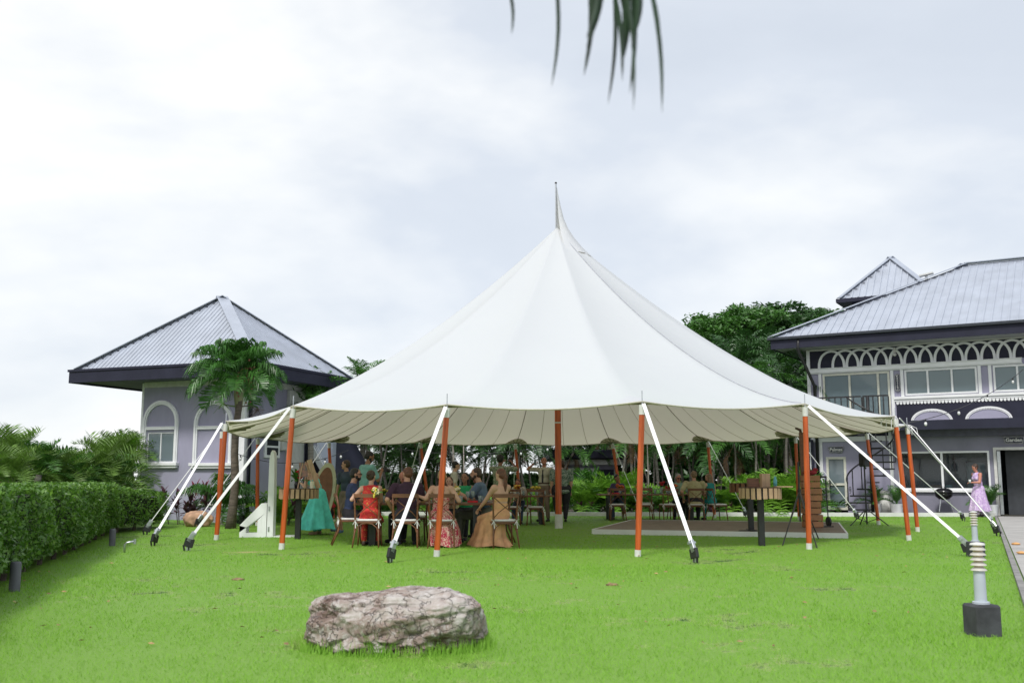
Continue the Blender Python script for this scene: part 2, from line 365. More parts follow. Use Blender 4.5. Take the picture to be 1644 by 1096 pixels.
def pl_pav(px, py):             # hit on the plane local x = o1 -> (y, z)
    P = corner + dr * o1; dd = ray(px, py); k = P.dot(dr) / dd.dot(dr) if False else (P - Vector((0, 0, 0))).dot(dr) / dd.dot(dr)
    h = dd * k; return ((h - corner).dot(dl), CAM_H + h.z)
def pr_pav(px, py):
    P = corner + dl * o2; dd = ray(px, py); k = P.dot(dl) / dd.dot(dl); h = dd * k; return ((h - corner).dot(dr), CAM_H + h.z)
XE = 5.0
# camera-left wall with one real opening
y0, zt = pl_pav(234, 690); y1, zb = pl_pav(282, 746); yl, yr = max(y0, y1), min(y0, y1)
y0, zt = pl_pav(237, 694); y1, zb = pl_pav(278, 742); yl, yr = y0, y1
m_ = MB()
m_.box(o1, o1 + .2, o2, yr, 0, WT); m_.box(o1, o1 + .2, yl, qe, 0, WT); m_.box(o1, o1 + .2, yr, yl, 0, zb); m_.box(o1, o1 + .2, yr, yl, zt, WT)
m_.box(o1 + .2, XE, qe - .2, qe, 0, WT); m_.box(XE - .2, XE, o2 + .2, qe - .2, 0, WT)
m_.box(o1 + .2, XE, o2, o2 + .2, 0, WT)
m_.build('wall', wallp, pav)
def arch_frame(yc, w, zs, zb, zt_bar, name='window_surround'):
    """yc centre, w inner half width, zs spring line, zb sill level, zt_bar transom centre"""
    m = MB(); t = .13; n = 20
    for rr0, rr1, dp in ((w, w + t, .05), (w + t * .35, w + t * .75, .075)):
        pts = [(w * 0 - 1, 0)]
        pv = []
        for i in range(n + 1):
            an = math.pi * i / n; pv.append((rr1 * math.cos(an), zs + rr1 * math.sin(an)))
        pi_ = []
        for i in range(n + 1):
            an = math.pi * (n - i) / n; pi_.append((rr0 * math.cos(an), zs + rr0 * math.sin(an)))
        poly_o = [(rr1, zb)] + pv + [(-rr1, zb), (-rr0, zb)] + pi_ + [(rr0, zb)]
        # build as strip of quads with depth
        outer = [(rr1, zb)] + pv + [(-rr1, zb)]; inner = [(rr0, zb)] + [(x, z) for x, z in reversed(pi_)] + [(-rr0, zb)]
        vs = []; fs = []
        for (ax, az), (bx, bz) in zip(outer, inner):
            vs += [(o1 - dp, yc + ax, az), (o1 - dp, yc + bx, bz), (o1 + .01, yc + ax, az), (o1 + .01, yc + bx, bz)]
        for i in range(len(outer) - 1):
            k = i * 4; fs += [(k, k + 1, k + 5, k + 4), (k, k + 4, k + 6, k + 2), (k + 1, k + 3, k + 7, k + 5)]
        m.add(vs, fs)
    o = m.build(name, white, pav)
    m = MB(); m.box(o1 - .06, o1 + .0, yc - w + .002, yc + w - .002, zt_bar - .045, zt_bar + .045); m.box(o1 - .075, o1 - .06, yc - w + .002, yc + w - .002, zt_bar + .02, zt_bar + .045); m.build('transom', white, o)
    m = MB(); m.box(o1 - .14, o1, yc - w - t - .06, yc + w + t + .06, zb - .09, zb - .002); m.box(o1 - .10, o1, yc - w - t - .02, yc + w + t + .02, zb - .16, zb - .092); m.build('sill', white, o, bevel=.008)
    return o
yc = (yl + yr) / 2; hw = abs(yl - yr) / 2
zs = pl_pav(258, 678)[1]; tb = pl_pav(258, 687)[1]
wf = arch_frame(yc, hw + .03, zs, zb - .0, tb)
m_ = MB(); f = .035
m_.box(o1 + .02, o1 + .07, yr, yr + f, zb, zt); m_.box(o1 + .02, o1 + .07, yl - f, yl, zb, zt); m_.box(o1 + .02, o1 + .07, yr + f, yl - f, zb, zb + f); m_.box(o1 + .02, o1 + .07, yr + f, yl - f, zt - f, zt)
m_.box(o1 + .015, o1 + .065, yc - f / 2, yc + f / 2, zb + f, zt - f)
m_.build('window_frame', white, wf)
m_ = MB(); m_.box(o1 + .04, o1 + .046, yr + f, yc - f / 2, zb + f, zt - f); m_.build('pane', glass_hi, wf)
m_ = MB(); m_.box(o1 + .04, o1 + .046, yc + f / 2, yl - f, zb + f, zt - f); m_.build('pane', glass_hi, wf)
m_ = MB(); m_.box(o1 + .10, o1 + .11, yr, yl, zb + (zt - zb) * .45, zt); m_.build('blind', mat('blind_cloth', (.5, .48, .46), .9), wf)
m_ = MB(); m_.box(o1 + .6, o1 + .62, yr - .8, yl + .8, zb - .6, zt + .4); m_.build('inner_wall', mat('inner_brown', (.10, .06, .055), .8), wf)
y2 = (pl_pav(316, 720)[0] + pl_pav(369, 720)[0]) / 2
wf2 = arch_frame(y2, hw + .06, pl_pav(342, 680)[1], zb - .02, pl_pav(342, 686)[1]); wf2['label'] = 'blind arched window surround filled with lavender wall'
# corner trims and top band
m_ = MB(); m_.box(o1 - .03, o1 + .14, o2 - .03, o2 + .16, 0, WT - .02); m_.build('corner_trim', white, pav, bevel=.006)
m_ = MB(); m_.box(o1 - .02, o1 + .1, qe - .06, qe + .02, 0, WT - .02); m_.build('corner_trim', white, pav, bevel=.006)
m_ = MB(); m_.box(o1 - .05, o1, o2 + .17, qe - .07, WT - .16, WT - .0); m_.box(o1 + .15, XE, o2 - .05, o2, WT - .16, WT); m_.build('wall_band', offwhite, pav)
# camera-right wall: small window, pilaster, downpipes, meter box
x0, z1 = pr_pav(424, 697); x1, z0 = pr_pav(447, 735)
m_ = MB(); m_.box(x0, x1, o2 - .05, o2, z0, z1); wr = m_.build('window', white, pav)
for k in range(2):
    zz0 = z0 + .08 + k * (z1 - z0 - .12) / 2; m_ = MB(); m_.box(x0 + .1, x1 - .1, o2 - .056, o2 - .05, zz0, zz0 + (z1 - z0) / 2 - .12); m_.build('pane', mat('pane_dark', (.03, .03, .045), .1), wr)
x0, _ = pr_pav(458, 720); x1, _ = pr_pav(483, 720)
m_ = MB(); m_.box(x0, x1, o2 - .12, o2, 0, WT - .17); m_.build('pilaster', offwhite, pav, bevel=.01)
xx, zz = pr_pav(452, 712); m_ = MB(); m_.box(xx - .12, xx + .12, o2 - .12, o2, zz - .2, zz + .12); m_.build('meter_box', offwhite, pav, bevel=.01)
for px in (396, 488):
    xx, _ = pr_pav(px, 720); m_ = MB(); m_.tube([(xx, o2 - .10, 0), (xx, o2 - .10, WT - .25), (xx + .05, o2 - .35, WT - .02)], .05, 10); m_.build('downpipe', slate, pav, smooth=True)

# ---- low garden wall with posts in front of pavilion
Pa, Pb = G(300, 838), G(392, 838)
gw = empty('garden_wall', (0, 0, 0), 0, 'low lavender garden wall below the arched pavilion windows', 'wall')
m_ = MB(); m_.bar(Pa + Vector((0, 0, .22)), Pb + Vector((0, 0, .22)), .2, .46); m_.build('wall', wallp, gw)
m_ = MB(); m_.bar(Pa + Vector((0, 0, .475)), Pb + Vector((0, 0, .475)), .27, .05); m_.build('coping', offwhite, gw, bevel=.01)
for i, (px, py, lb) in enumerate(((377, 838, 'square lavender gate post with dark cap beside the palm trunk'), (411, 832, 'square lavender gate post with dark cap right of the bollard light'))):
    p = G(px, py); e_ = empty('gate_post', p, .4, lb, 'post', 'gate posts by the pavilion')
    m_ = MB(); m_.box(-.11, .11, -.11, .11, 0, .50); m_.build('shaft', wallp, e_)
    m_ = MB(); m_.box(-.2, .2, -.2, .2, .50, .56); m_.add([(-.2, -.2, .562), (.2, -.2, .562), (.2, .2, .562), (-.2, .2, .562), (-.07, -.07, .68), (.07, -.07, .68), (.07, .07, .68), (-.07, .07, .68)], [(4, 5, 6, 7), (0, 1, 5, 4), (1, 2, 6, 5), (2, 3, 7, 6), (3, 0, 4, 7), (3, 2, 1, 0)]); m_.build('cap', slate, e_)
e_ = empty('handrail', (0, 0, 0), 0, 'thin white handrail between the two gate posts', 'railing')
p0, p1 = G(381, 838), G(407, 832)
for z in (.25, .42):
    m_ = MB(); m_.tube([p0 + Vector((0, 0, z)), p1 + Vector((0, 0, z))], .018, 8); m_.build('rail', white, e_)
# ---- annex with sloping corrugated roof
an = empty('annex', (0, 0, 0), 0, 'annex with steep corrugated metal roof behind the pavilion', 'building')
A_, B_, C2, D2 = AT(530, 778, 31.5), AT(585, 770, 36), AT(540, 640, 36), AT(478, 682, 31.5)
m_ = MB(); up = Vector((0, 0, .05)); m_.add([A_, B_, C2, D2, A_ - up, B_ - up, C2 - up, D2 - up], [(0, 1, 2, 3), (7, 6, 5, 4), (0, 4, 5, 1), (1, 5, 6, 2), (2, 6, 7, 3), (3, 7, 4, 0)]); rr = m_.build('roof', roofm, an)
g_ = MB(); nn = (B_ - A_).cross(D2 - A_).normalized(); nn = -nn if nn.y > 0 else nn
for i in range(1, 30):
    t = i / 30; g_.bar(A_.lerp(B_, t) + nn * .02, D2.lerp(C2, t) + nn * .02, .07, .03, up=nn)
tag(g_.build('roof_ribs', white, rr), kind='stuff')
m_ = MB(); m_.bar(A_ + nn * .03, D2 + nn * .03, .12, .16); m_.build('barge_board', white, an)
m_ = MB(); A0, D0 = A_ + Vector((0, .12, -.08)), D2 + Vector((0, .12, -.08)); m_.add([A0, D0, Vector((D0.x, D0.y, 0)), Vector((A0.x, A0.y, 0)), A0 + Vector((1, 4, 0)), D0 + Vector((1, 4, 0)), Vector((D0.x + 1, D0.y + 4, 0)), Vector((A0.x + 1, A0.y + 4, 0))], [(0, 1, 2, 3), (4, 7, 6, 5), (0, 4, 5, 1), (1, 5, 6, 2), (3, 7, 4, 0)]); m_.build('wall', slate, an)

# ---- two-storey house, right: local x along facade, y inward
P0 = Vector((10.6, 35.5, 0)); fx = Vector((.8625, -.506, 0)).normalized(); fy = Vector((.506, .8625, 0)).normalized()
hs = empty('house', P0, math.atan2(fx.y, fx.x), 'two storey lavender house with slate trim and interlaced arch frieze', 'house')
def FP(px, py, y=0.0):
    P = P0 + fy * y; dd = ray(px, py); k = P.dot(fy) / dd.dot(fy); h = dd * k; return ((h - P0).dot(fx), CAM_H + h.z)
sx = lambda px, py=640: FP(px, py)[0]
zz_ = lambda px, py: FP(px, py)[1]
LEN = 16.0; DEP = 9.2
Z_eave = CAM_H + .1421 * 35.0; OV = 1.25; OVX = .95
Z_fb = Z_eave - .38
Z_band0, Z_band1 = zz_(1500, 589.5), zz_(1500, 584)      # cornice below the arches
Z_sill0, Z_sill1 = zz_(1500, 642.5), zz_(1500, 634.5)
Z_led = zz_(1500, 676)
# upper floor openings (px): door group and windows
wins_up = [(1322, 1430, 600, 668), (1454, 1571, 593, 632), (1597, 1700, 588, 626)]
U0 = Z_sill1; U1 = Z_band0
zt_up, zb_up = zz_(1500, 591.5), zz_(1500, 633)
m_ = MB()
xs_ = [0.0]
ops = [(sx(1322), sx(1430)), (sx(1454), sx(1571)), (sx(1597), sx(1665))]
cur = 0.0
Z2 = Z_led
for i, (a0, a1) in enumerate(ops):
    m_.box(cur, a0, 0, .2, Z2, Z_fb); zb_i = (zb_up - .75) if i == 0 else zb_up
    m_.box(a0, a1, 0, .2, Z2, zb_i); m_.box(a0, a1, 0, .2, zt_up, Z_fb); cur = a1
m_.box(cur, LEN, 0, .2, Z2, Z_fb); m_.box(0, .2, .2, DEP, 0, Z_fb); m_.box(LEN - .2, LEN, .2, DEP, 0, Z_fb); m_.box(.2, LEN - .2, DEP - .2, DEP, 0, Z_fb)
m_.build('wall', wallp, hs).name = 'wall'
# ground floor
gdx = (sx(1328, 780), sx(1360, 780)); gdz = zz_(1345, 733)
kw = (sx(1443, 760), sx(1590, 760)); kz0, kz1 = zz_(1515, 786), zz_(1515, 724)
dr_ = (sx(1603, 780), sx(1668, 780)); dz = zz_(1620, 722)
m_ = MB()
m_.box(0, gdx[0], 0, .2, 0, Z2 - .002); m_.box(gdx[0], gdx[1], 0, .2, gdz, Z2 - .002); m_.box(gdx[1], sx(1433, 780), 0, .2, 0, Z2 - .002); m_.build('wall', wallp, hs)
m_ = MB(); s0 = sx(1433, 780)
m_.box(s0, kw[0], 0, .2, 0, Z2 - .002); m_.box(kw[0], kw[1], 0, .2, 0, kz0); m_.box(kw[0], kw[1], 0, .2, kz1, Z2 - .002); m_.box(kw[1], dr_[0], 0, .2, 0, Z2 - .002); m_.box(dr_[0], dr_[1], 0, .2, dz, Z2 - .002); m_.box(dr_[1], LEN, 0, .2, 0, Z2 - .002)
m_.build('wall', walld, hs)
# interior: floor slab, back partition, fittings
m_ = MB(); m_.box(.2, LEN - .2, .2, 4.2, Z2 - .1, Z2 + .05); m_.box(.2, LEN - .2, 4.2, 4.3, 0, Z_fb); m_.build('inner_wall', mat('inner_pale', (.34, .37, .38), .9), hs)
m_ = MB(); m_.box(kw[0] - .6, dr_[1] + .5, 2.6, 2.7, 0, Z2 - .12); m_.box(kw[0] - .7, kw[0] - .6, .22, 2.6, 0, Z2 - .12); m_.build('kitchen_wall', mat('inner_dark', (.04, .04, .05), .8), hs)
m_ = MB(); m_.box(kw[0] + 1.9, kw[0] + 2.5, 1.9, 2.55, 0, 1.75); m_.build('refrigerator', steel, hs, bevel=.02)
m_ = MB(); m_.box(kw[0] + .1, kw[0] + 1.7, .5, 1.0, .3, kz0 + .02); m_.build('counter', mat('counter', (.12, .09, .08), .5), hs, bevel=.01)
m_ = MB(); m_.box(kw[0] + .9, kw[0] + 1.25, .55, .8, kz0 + .022, kz0 + .16); m_.build('box', woodp, hs)
m_ = MB(); m_.lathe([(.1, 0), (.12, .06), (.11, .14)], (kw[0] + 1.45, .7, kz0 + .022), 12); m_.build('bowl', mat('teal_bowl', (.2, .5, .5), .4), hs)
m_ = MB(); m_.box(ops[1][0] + .9, ops[1][0] + 2.0, 3.9, 4.19, Z2 + 1.0, Z2 + 2.1); m_.build('cupboard', mat('cupboard_grey', (.16, .17, .19), .5), hs)
# kitchen window
wn = MB(); t = .06; a0, a1 = kw; mid = sx(1513, 760)
for (u0, u1, w0, w1) in ((a0, a0 + t, kz0, kz1), (a1 - t, a1, kz0, kz1), (a0 + t, a1 - t, kz1 - t, kz1), (a0 + t, a1 - t, kz0, kz0 + t), (mid - .035, mid + .035, kz0 + t, kz1 - t)):
    wn.box(u0, u1, -.025, .08, w0, w1)
kwn = wn.build('window', white, hs)
m_ = MB(); m_.box(a0 - .1, a1 + .1, -.09, -.027, kz0 - .07, kz0 + .0); m_.build('sill', white, kwn)
for u0, u1 in ((a0 + t, mid - .035), (mid + .035, a1 - t)):
    m_ = MB(); m_.box(u0, u1, .03, .036, kz0 + t, kz1 - t); m_.build('pane', glass_lo, kwn)
# doors
def framed(x0, x1, z0, z1, name, fr, gl, t=.07, mull=(), rail=None, y=-.02, par=None):
    w = MB()
    for q in ((x0, x0 + t, z0, z1), (x1 - t, x1, z0, z1), (x0 + t, x1 - t, z1 - t, z1), (x0 + t, x1 - t, z0, z0 + t)): w.box(q[0], q[1], y, .09, q[2], q[3])
    for mm in mull: w.box(mm - t / 2, mm + t / 2, y + .004, .086, z0 + t, z1 - t)
    if rail: w.box(x0 + t, x1 - t, y + .01, .08, rail - .04, rail + .04)
    o = w.build(name, fr, par or hs); ed = [x0 + t] + [k for mm in mull for k in (mm - t / 2, mm + t / 2)] + [x1 - t]
    for i in range(0, len(ed), 2):
        m = MB(); m.box(ed[i], ed[i + 1], .03, .036, z0 + t, z1 - t); m.build('pane', gl, o)
    return o
curt = mat('curtain_cloth', (.5, .5, .48), .9, .1, 8)
glass_up = glass('window_glass_upper', (.20, .27, .30), .04, .38)  # sky reflection painted into the base colour of these panes
for (a0, a1, z0_, z1_) in ((ops[1][0] + .05, ops[1][0] + .5, zb_up, zt_up), (ops[1][1] - .4, ops[1][1] - .05, zb_up, zt_up), (ops[0][0] + .1, ops[0][0] + .45, zb_up - .7, zt_up), (ops[2][0] + .05, ops[2][0] + .45, zb_up, zt_up)):
    m_ = MB(); k_ = int((a1 - a0) / .05)
    m_.add([(a0 + (a1 - a0) * i / k_, .30 + (.03 if i % 2 else 0), z) for i in range(k_ + 1) for z in (z0_ - .1, z1_ + .05)], [(2 * i, 2 * i + 2, 2 * i + 3, 2 * i + 1) for i in range(k_)]); m_.build('curtain', curt, hs)
cream = mat('cream_frame', (.60, .60, .52), .5)
gd = framed(gdx[0], gdx[1], .12, gdz, 'door', cream, glass_hi, .08, rail=1.0); m_ = MB(); m_.box(gdx[0] + .09, gdx[0] + .13, -.07, -.03, .95, 1.15); m_.build('handle', black, gd)
ud = framed(ops[0][0], ops[0][1], zb_up - .75, zt_up, 'door', cream, glass_up, .07, mull=(sx(1365), sx(1411)))
w1 = framed(ops[1][0], ops[1][1], zb_up, zt_up, 'window', white, glass_up, .06, mull=(sx(1491), sx(1530)))
w2 = framed(ops[2][0], ops[2][1], zb_up, zt_up, 'window', white, glass_up, .06, mull=(sx(1636),))
# garden door: dark open doorway with steel leaf folded
m_ = MB(); m_.box(dr_[0] - .09, dr_[0], -.05, .05, 0, dz + .09); m_.box(dr_[0], dr_[1], -.05, .05, dz, dz + .09); fd = m_.build('door_frame', offwhite, hs)
m_ = MB(); m_.box(dr_[0] + .02, dr_[0] + .12, -.12, -.06, .05, dz - .03); m_.build('folded_leaf', steel, fd, bevel=.005)
m_ = MB(); m_.box(dr_[0] + .2, dr_[1] + .1, .7, .76, 0, dz); m_.build('inner_door', mat('charcoal_door', (.05, .055, .065), .5), hs); m_ = MB(); m_.ell((dr_[0] + 1.25, .6, 1.2), (.05, .05, .05)); m_.build('balloon', mat('blue_foil', (.05, .05, .5), .15, metal=.6), hs, smooth=True)
# trims: posts, cornices
def strip(name, x0, x1, z0, z1, d=.05, m=white, y=0.0):
    b = MB(); b.box(x0, x1, y - d, y, z0, z1); return b.build(name, m, hs)
for px in (1318, 1434, 1450, 1575, 1592): s_ = sx(px); strip('post_trim', s_ - .05, s_ + .05, Z_sill1 + .003 if px > 1440 else Z2 + .01, Z_band0 - .003, .05)
strip('corner_trim', -.02, .10, Z2, Z_fb - .02, .04)
strip('cornice', .1, sx(1640, 575), Z_band0, Z_band1 + .02, .12); strip('cornice_cap', .1, sx(1641, 575), Z_band1 + .022, Z_band1 + .045, .16)
strip('cornice_lower', .1, sx(1641, 575), Z_band0 - .03, Z_band0 - .003, .07)
s0 = sx(1436)
strip('sill_band', s0, LEN, Z_sill0 + .08, Z_sill1, .10); strip('sill_band', s0, LEN, Z_sill0, Z_sill0 + .077, .06)
# dark panels
strip('slate_panel', .1, LEN, Z_band1 + .047, Z_fb - .042, .02, slate); strip('eave_band', .0, LEN, Z_fb - .04, Z_fb - .0, .06, offwhite)
strip('slate_panel', s0 + .05, LEN, Z_led, Z_sill0 - .003, .02, slate)
# scallop fringe
m_ = MB(); x = s0 + .05
while x < 9:
    n = 8; m_.prism([(x + .05 + .046 * math.cos(math.pi + math.pi * i / n), Z_sill0 - .035 + .07 * math.sin(math.pi + math.pi * i / n)) for i in range(n + 1)] + [(x + .096, Z_sill0 - .004), (x + .004, Z_sill0 - .004)], lambda a, b, d: (a, d, b), -.05, -.025); x += .11
tag(m_.build('scallop_fringe', white, hs), kind='stuff')
# interlaced arches
xa, xb = sx(1313.6, 595), sx(1625.8, 577); st = (xb - xa) / 13; zb_ = Z_band1 + .047
zt_ = Z_fb - .05
for i in range(-0, 15):
    xl = xa + st * (i); xr = xl + 2 * st; n = 18; m_ = MB(); hh = (zt_ - zb_)
    vs = []; fs = []; yo = -.052 - (.012 if i % 2 else 0)
    for k in range(n + 1):
        an = math.pi * k / n; ca, sa = math.cos(an), math.sin(an)
        for rr in (1.0, .82):
            for dd in (yo, -.021): vs.append(((xl + xr) / 2 + st * rr * ca, dd, zb_ + hh * (1 if rr == 1 else .89) * sa ** .8))
    for k in range(n):
        q_ = 4 * k; fs += [(q_, q_ + 2, q_ + 6, q_ + 4), (q_, q_ + 4, q_ + 5, q_ + 1), (q_ + 2, q_ + 3, q_ + 7, q_ + 6)]
    m_.add(vs, fs); m_.build('arch', white, hs)
# lunettes
for l0, l1, tp in ((1463, 1530, 656), (1550, 1626, 652), (1648, 1730, 649)):
    x0, x1 = sx(l0, 675), sx(l1, 672); zt2 = zz_((l0 + l1) / 2, tp); zb2 = Z_led + .01; n = 24; xc, hw_ = (x0 + x1) / 2, (x1 - x0) / 2
    pol = [(xc + hw_ * math.cos(math.pi * k / n), zb2 + (zt2 - zb2) * math.sin(math.pi * k / n)) for k in range(n + 1)]
    m_ = MB(); m_.prism(pol, lambda a, b, d: (a, d, b), -.04, -.021); lu = m_.build('lunette', wallp, hs)
    m_ = MB(); vs = []; fs = []
    for k in range(n + 1):
        an = math.pi * k / n
        for rr in (1.0, .93):
            for dd in (-.07, -.041): vs.append((xc + hw_ * rr * math.cos(an), dd, zb2 + (zt2 - zb2) * (1 if rr == 1 else .87) * math.sin(an)))
    for k in range(n): q_ = 4 * k; fs += [(q_, q_ + 2, q_ + 6, q_ + 4), (q_, q_ + 4, q_ + 5, q_ + 1), (q_ + 2, q_ + 3, q_ + 7, q_ + 6)]
    m_.add(vs, fs); m_.build('rim', white, lu)
    m_ = MB()
    for k in range(1, 40):
        an = math.pi * k / 40; m_.ell((xc + hw_ * .89 * math.cos(an), -.05, zb2 + (zt2 - zb2) * .82 * math.sin(an)), (.022, .02, .028), n=6, m=4)
    tag(m_.build('scallop_fringe', white, lu), kind='stuff')
# ledge canopy above ground floor
m_ = MB(); m_.box(s0 - .1, LEN, -.85, -.0, Z_led - .28, Z_led - .02); m_.box(s0 - .1, LEN, -.88, -.852, Z_led - .31, Z_led + .0); m_.build('canopy_ledge', slate, hs)
m_ = MB(); m_.box(s0 - .05, LEN, -.30, -.001, Z_led - .52, Z_led - .282); m_.build('beam', mat('beam_grey', (.10, .10, .14), .8), hs)
zq = zz_(1345, 705); strip('lintel_band', 0.05, s0 - .08, zq - .08, zq + .09, .06); strip('slate_panel', .05, s0 - .12, zq + .093, Z2 - .003, .02, slate)
strip('pilaster', sx(1303, 780), sx(1308, 780), 0, zq - .082, .08, white); strip('pilaster', sx(1318, 780), sx(1323, 780), 0, zq - .082, .05, white); strip('corner_post', sx(1431, 780), sx(1436, 780), 0, Z_led - .32, .08, white)
# soffit / fascia / roof
X0, X1, Y0, Y1 = -OVX, LEN + OV, -OV, DEP + OV; DEPR = (Y1 - Y0) / 2; ZR = Z_eave + DEPR * math.tan(R(27.8))
m_ = MB(); m_.box(X0 + .06, X1, Y0 + .06, -.0, Z_fb, Z_fb + .04); m_.box(X0 + .06, -.0, .001, Y1, Z_fb, Z_fb + .04); m_.box(0, X1, 0, Y1, Z_fb + .001, Z_fb + .03); m_.build('soffit', soffit, hs)
m_ = MB(); m_.box(X0, X1, Y0, Y0 + .05, Z_fb - .03, Z_eave - .1); m_.box(X0, X0 + .05, Y0 + .052, Y1, Z_fb - .03, Z_eave - .1); m_.build('fascia', slate, hs)
m_ = MB(); m_.box(X0 - .1, X1, Y0 - .1, Y0 + .03, Z_eave - .098, Z_eave + .0); m_.box(X0 - .1, X0 + .03, Y0 + .032, Y1, Z_eave - .098, Z_eave); m_.build('gutter', mat('gutter_black', (.02, .025, .035), .4), hs, bevel=.012)
E = [Vector((X0, Y0, Z_eave - .01)), Vector((X1, Y0, Z_eave - .01)), Vector((X1, Y1, Z_eave - .01)), Vector((X0, Y1, Z_eave - .01))]; r0, r1 = Vector((X0 + DEPR, (Y0 + Y1) / 2, ZR)), Vector((X1 - DEPR, (Y0 + Y1) / 2, ZR))
m_ = MB(); m_.add(E + [r0, r1], [(0, 1, 5, 4), (1, 2, 5), (2, 3, 4, 5), (3, 0, 4), (3, 2, 1, 0)]); rf = m_.build('roof', roofm, hs)
rb, gp = slope_ribs(E[0], E[1], r1, r0, .25, .045, .02, .2); tag(rb.build('roof_ribs', roofm, rf), kind='stuff'); tag(gp.build('rib_gap', gapm, rf), kind='stuff')
rb, gp = slope_ribs(E[3], E[0], r0, r0, .25, .05, .035, .2); tag(rb.build('roof_ribs', roofm, rf), kind='stuff')
for p, q_ in ((E[0], r0), (r0, r1), (E[3], r0)): m_ = MB(); m_.bar(p + Vector((0, 0, .06)), q_ + Vector((0, 0, .06)), .36, .03); m_.build('hip_cap', roofm, rf)
m_ = MB(); m_.tube([r0 + Vector((-1.3, -.5, -.75)), r0 + Vector((-1.3, -.5, -.35))], .05, 8); m_.bar(r0 + Vector((-1.55, -.5, -.36)), r0 + Vector((-1.05, -.5, -.28)), .3, .05); m_.build('roof_vent', offwhite, hs)
# downpipe at the corner
m_ = MB(); m_.tube([(.02, Y0 + .02, Z_fb + .35), (.0, Y0 + .02, Z_fb - .1), (.25, -.12, Z_fb - 1.3), (.25, -.12, 0)], .055, 10); m_.build('downpipe', black, hs, smooth=True)
m_ = MB(); m_.tube([(sx(1308, 780), -.15, 0), (sx(1308, 780), -.15, zq)], .05, 10); m_.build('downpipe', slate, hs)
# balcony slab and rail at the stair head
bx0, bx1 = sx(1395, 660), s0 - .03; zf = Z_led - .02
m_ = MB(); m_.box(0.0, bx1, -1.0, -.021, zf - .12, zf); bal = m_.build('balcony', slate, hs)
zr = zz_(1415, 640); m_ = MB(); m_.box(bx0, bx1, -1.0, -.95, zf + .85, zf + .9); m_.build('handrail', black, bal)
for i in range(6):
    x = bx0 + (bx1 - bx0) * i / 5; m_ = MB(); w_ = .05 if i == 0 else .018; m_.box(x - w_, x + w_, -.99, -.96, zf, zf + .848); m_.build('baluster', black, bal)
for i in range(9):
    x = .1 + (bx0 - .2) * i / 9; m_ = MB(); m_.box(x - .016, x + .016, -.99, -.96, zf, zf + .848); m_.build('baluster', black, bal)
m_ = MB(); m_.box(0, bx0 - .06, -1.0, -.95, zf + .85, zf + .9); m_.build('handrail', black, bal)
# wall lamp under the arches
lx, lz = FP(1438, 562); m_ = MB(); m_.box(lx - .035, lx + .035, -.3, -.07, lz + .0, lz + .06); m_.box(lx - .035, lx + .035, -.30, -.24, lz - .12, lz); m_.build('lamp_arm', offwhite, hs); m_ = MB(); m_.ell((lx, -.27, lz - .18), (.06, .06, .06)); m_.build('lamp_globe', offwhite, hs, smooth=True)

# signs: carved boards with lettering
def text_mesh(s, size):
    cu = bpy.data.curves.new('txt', 'FONT'); cu.body = s; cu.size = size; cu.align_x = 'CENTER'; cu.align_y = 'CENTER'; cu.extrude = .004; cu.offset = size * .02; cu.resolution_u = 3
    o = bpy.data.objects.new('txt', cu); col.objects.link(o); bpy.context.view_layer.update()
    me = bpy.data.meshes.new_from_object(o.evaluated_get(bpy.context.evaluated_depsgraph_get())); bpy.data.objects.remove(o); bpy.data.curves.remove(cu); return me
lets = mat('sign_lettering', (.75, .75, .74), .6)
signb = mat('sign_navy', (.025, .028, .05), .5)
def sign(px0, px1, py, h, txt, label, vert=False, y=0.0):
    x0, z = FP(px0, py, y); x1, _ = FP(px1, py, y); xc = (x0 + x1) / 2; w = (x1 - x0)
    P = P0 + fx * xc + fy * (y - .03); e_ = empty('sign', (P.x, P.y, z), math.atan2(fx.y, fx.x), label, 'sign')
    m = MB()
    if not vert:
        pol = [(-w / 2 + h * .25, -h / 2), (w / 2 - h * .25, -h / 2), (w / 2 - h * .1, -h * .15), (w / 2, h * .1), (w / 2, h / 2), (-w / 2, h / 2), (-w / 2, h * .1), (-w / 2 + h * .1, -h * .15)]
    else:
        pol = [(0, -h / 2), (w * .4, -h * .43), (w / 2, -h * .40), (w / 2, h * .40), (w * .35, h * .47), (0, h / 2), (-w * .35, h * .47), (-w / 2, h * .40), (-w / 2, -h * .40), (-w * .4, -h * .43)]
    m.prism(pol, lambda a, b, d: (a, d, b), -.03, .0); m.build('board', signb, e_)
    m = MB(); n = len(pol)
    for i in range(n):
        a, b = pol[i], pol[(i + 1) % n]; k = .94; m.bar((a[0] * k, -.034, a[1] * k), (b[0] * k, -.034, b[1] * k), .008, .006, up=(0, 1, 0))
    m.build('border', lets, e_)
    if not vert:
        me = text_mesh(txt, h * .95); me.materials.append(lets); link('lettering', me, e_, (0, -.036, 0), (R(90), 0, 0), (min(1.0, w * .78 / max(.01, me_w(me))),) * 3)
    else:
        n = len(txt); 
        for i, ch in enumerate(txt):
            me = text_mesh(ch, h * .165); me.materials.append(lets); link('letter', me, e_, (0, -.036, h * .36 - i * h * .72 / (n - 1)), (R(90), 0, 0), 1.0)
def me_w(me):
    xs = [v.co.x for v in me.vertices]; return max(xs) - min(xs)
sign(1330, 1355, 721.5, .21, 'Palmas', 'small navy name board reading Palmas above the glass door')
sign(1611, 1645, 706.5, .22, 'Garden', 'small navy name board reading Garden above the dark doorway')
sign(1437.2, 1445.5, 614.5, .62, 'Kontiki', 'tall narrow navy name board between the upper floor windows', True)

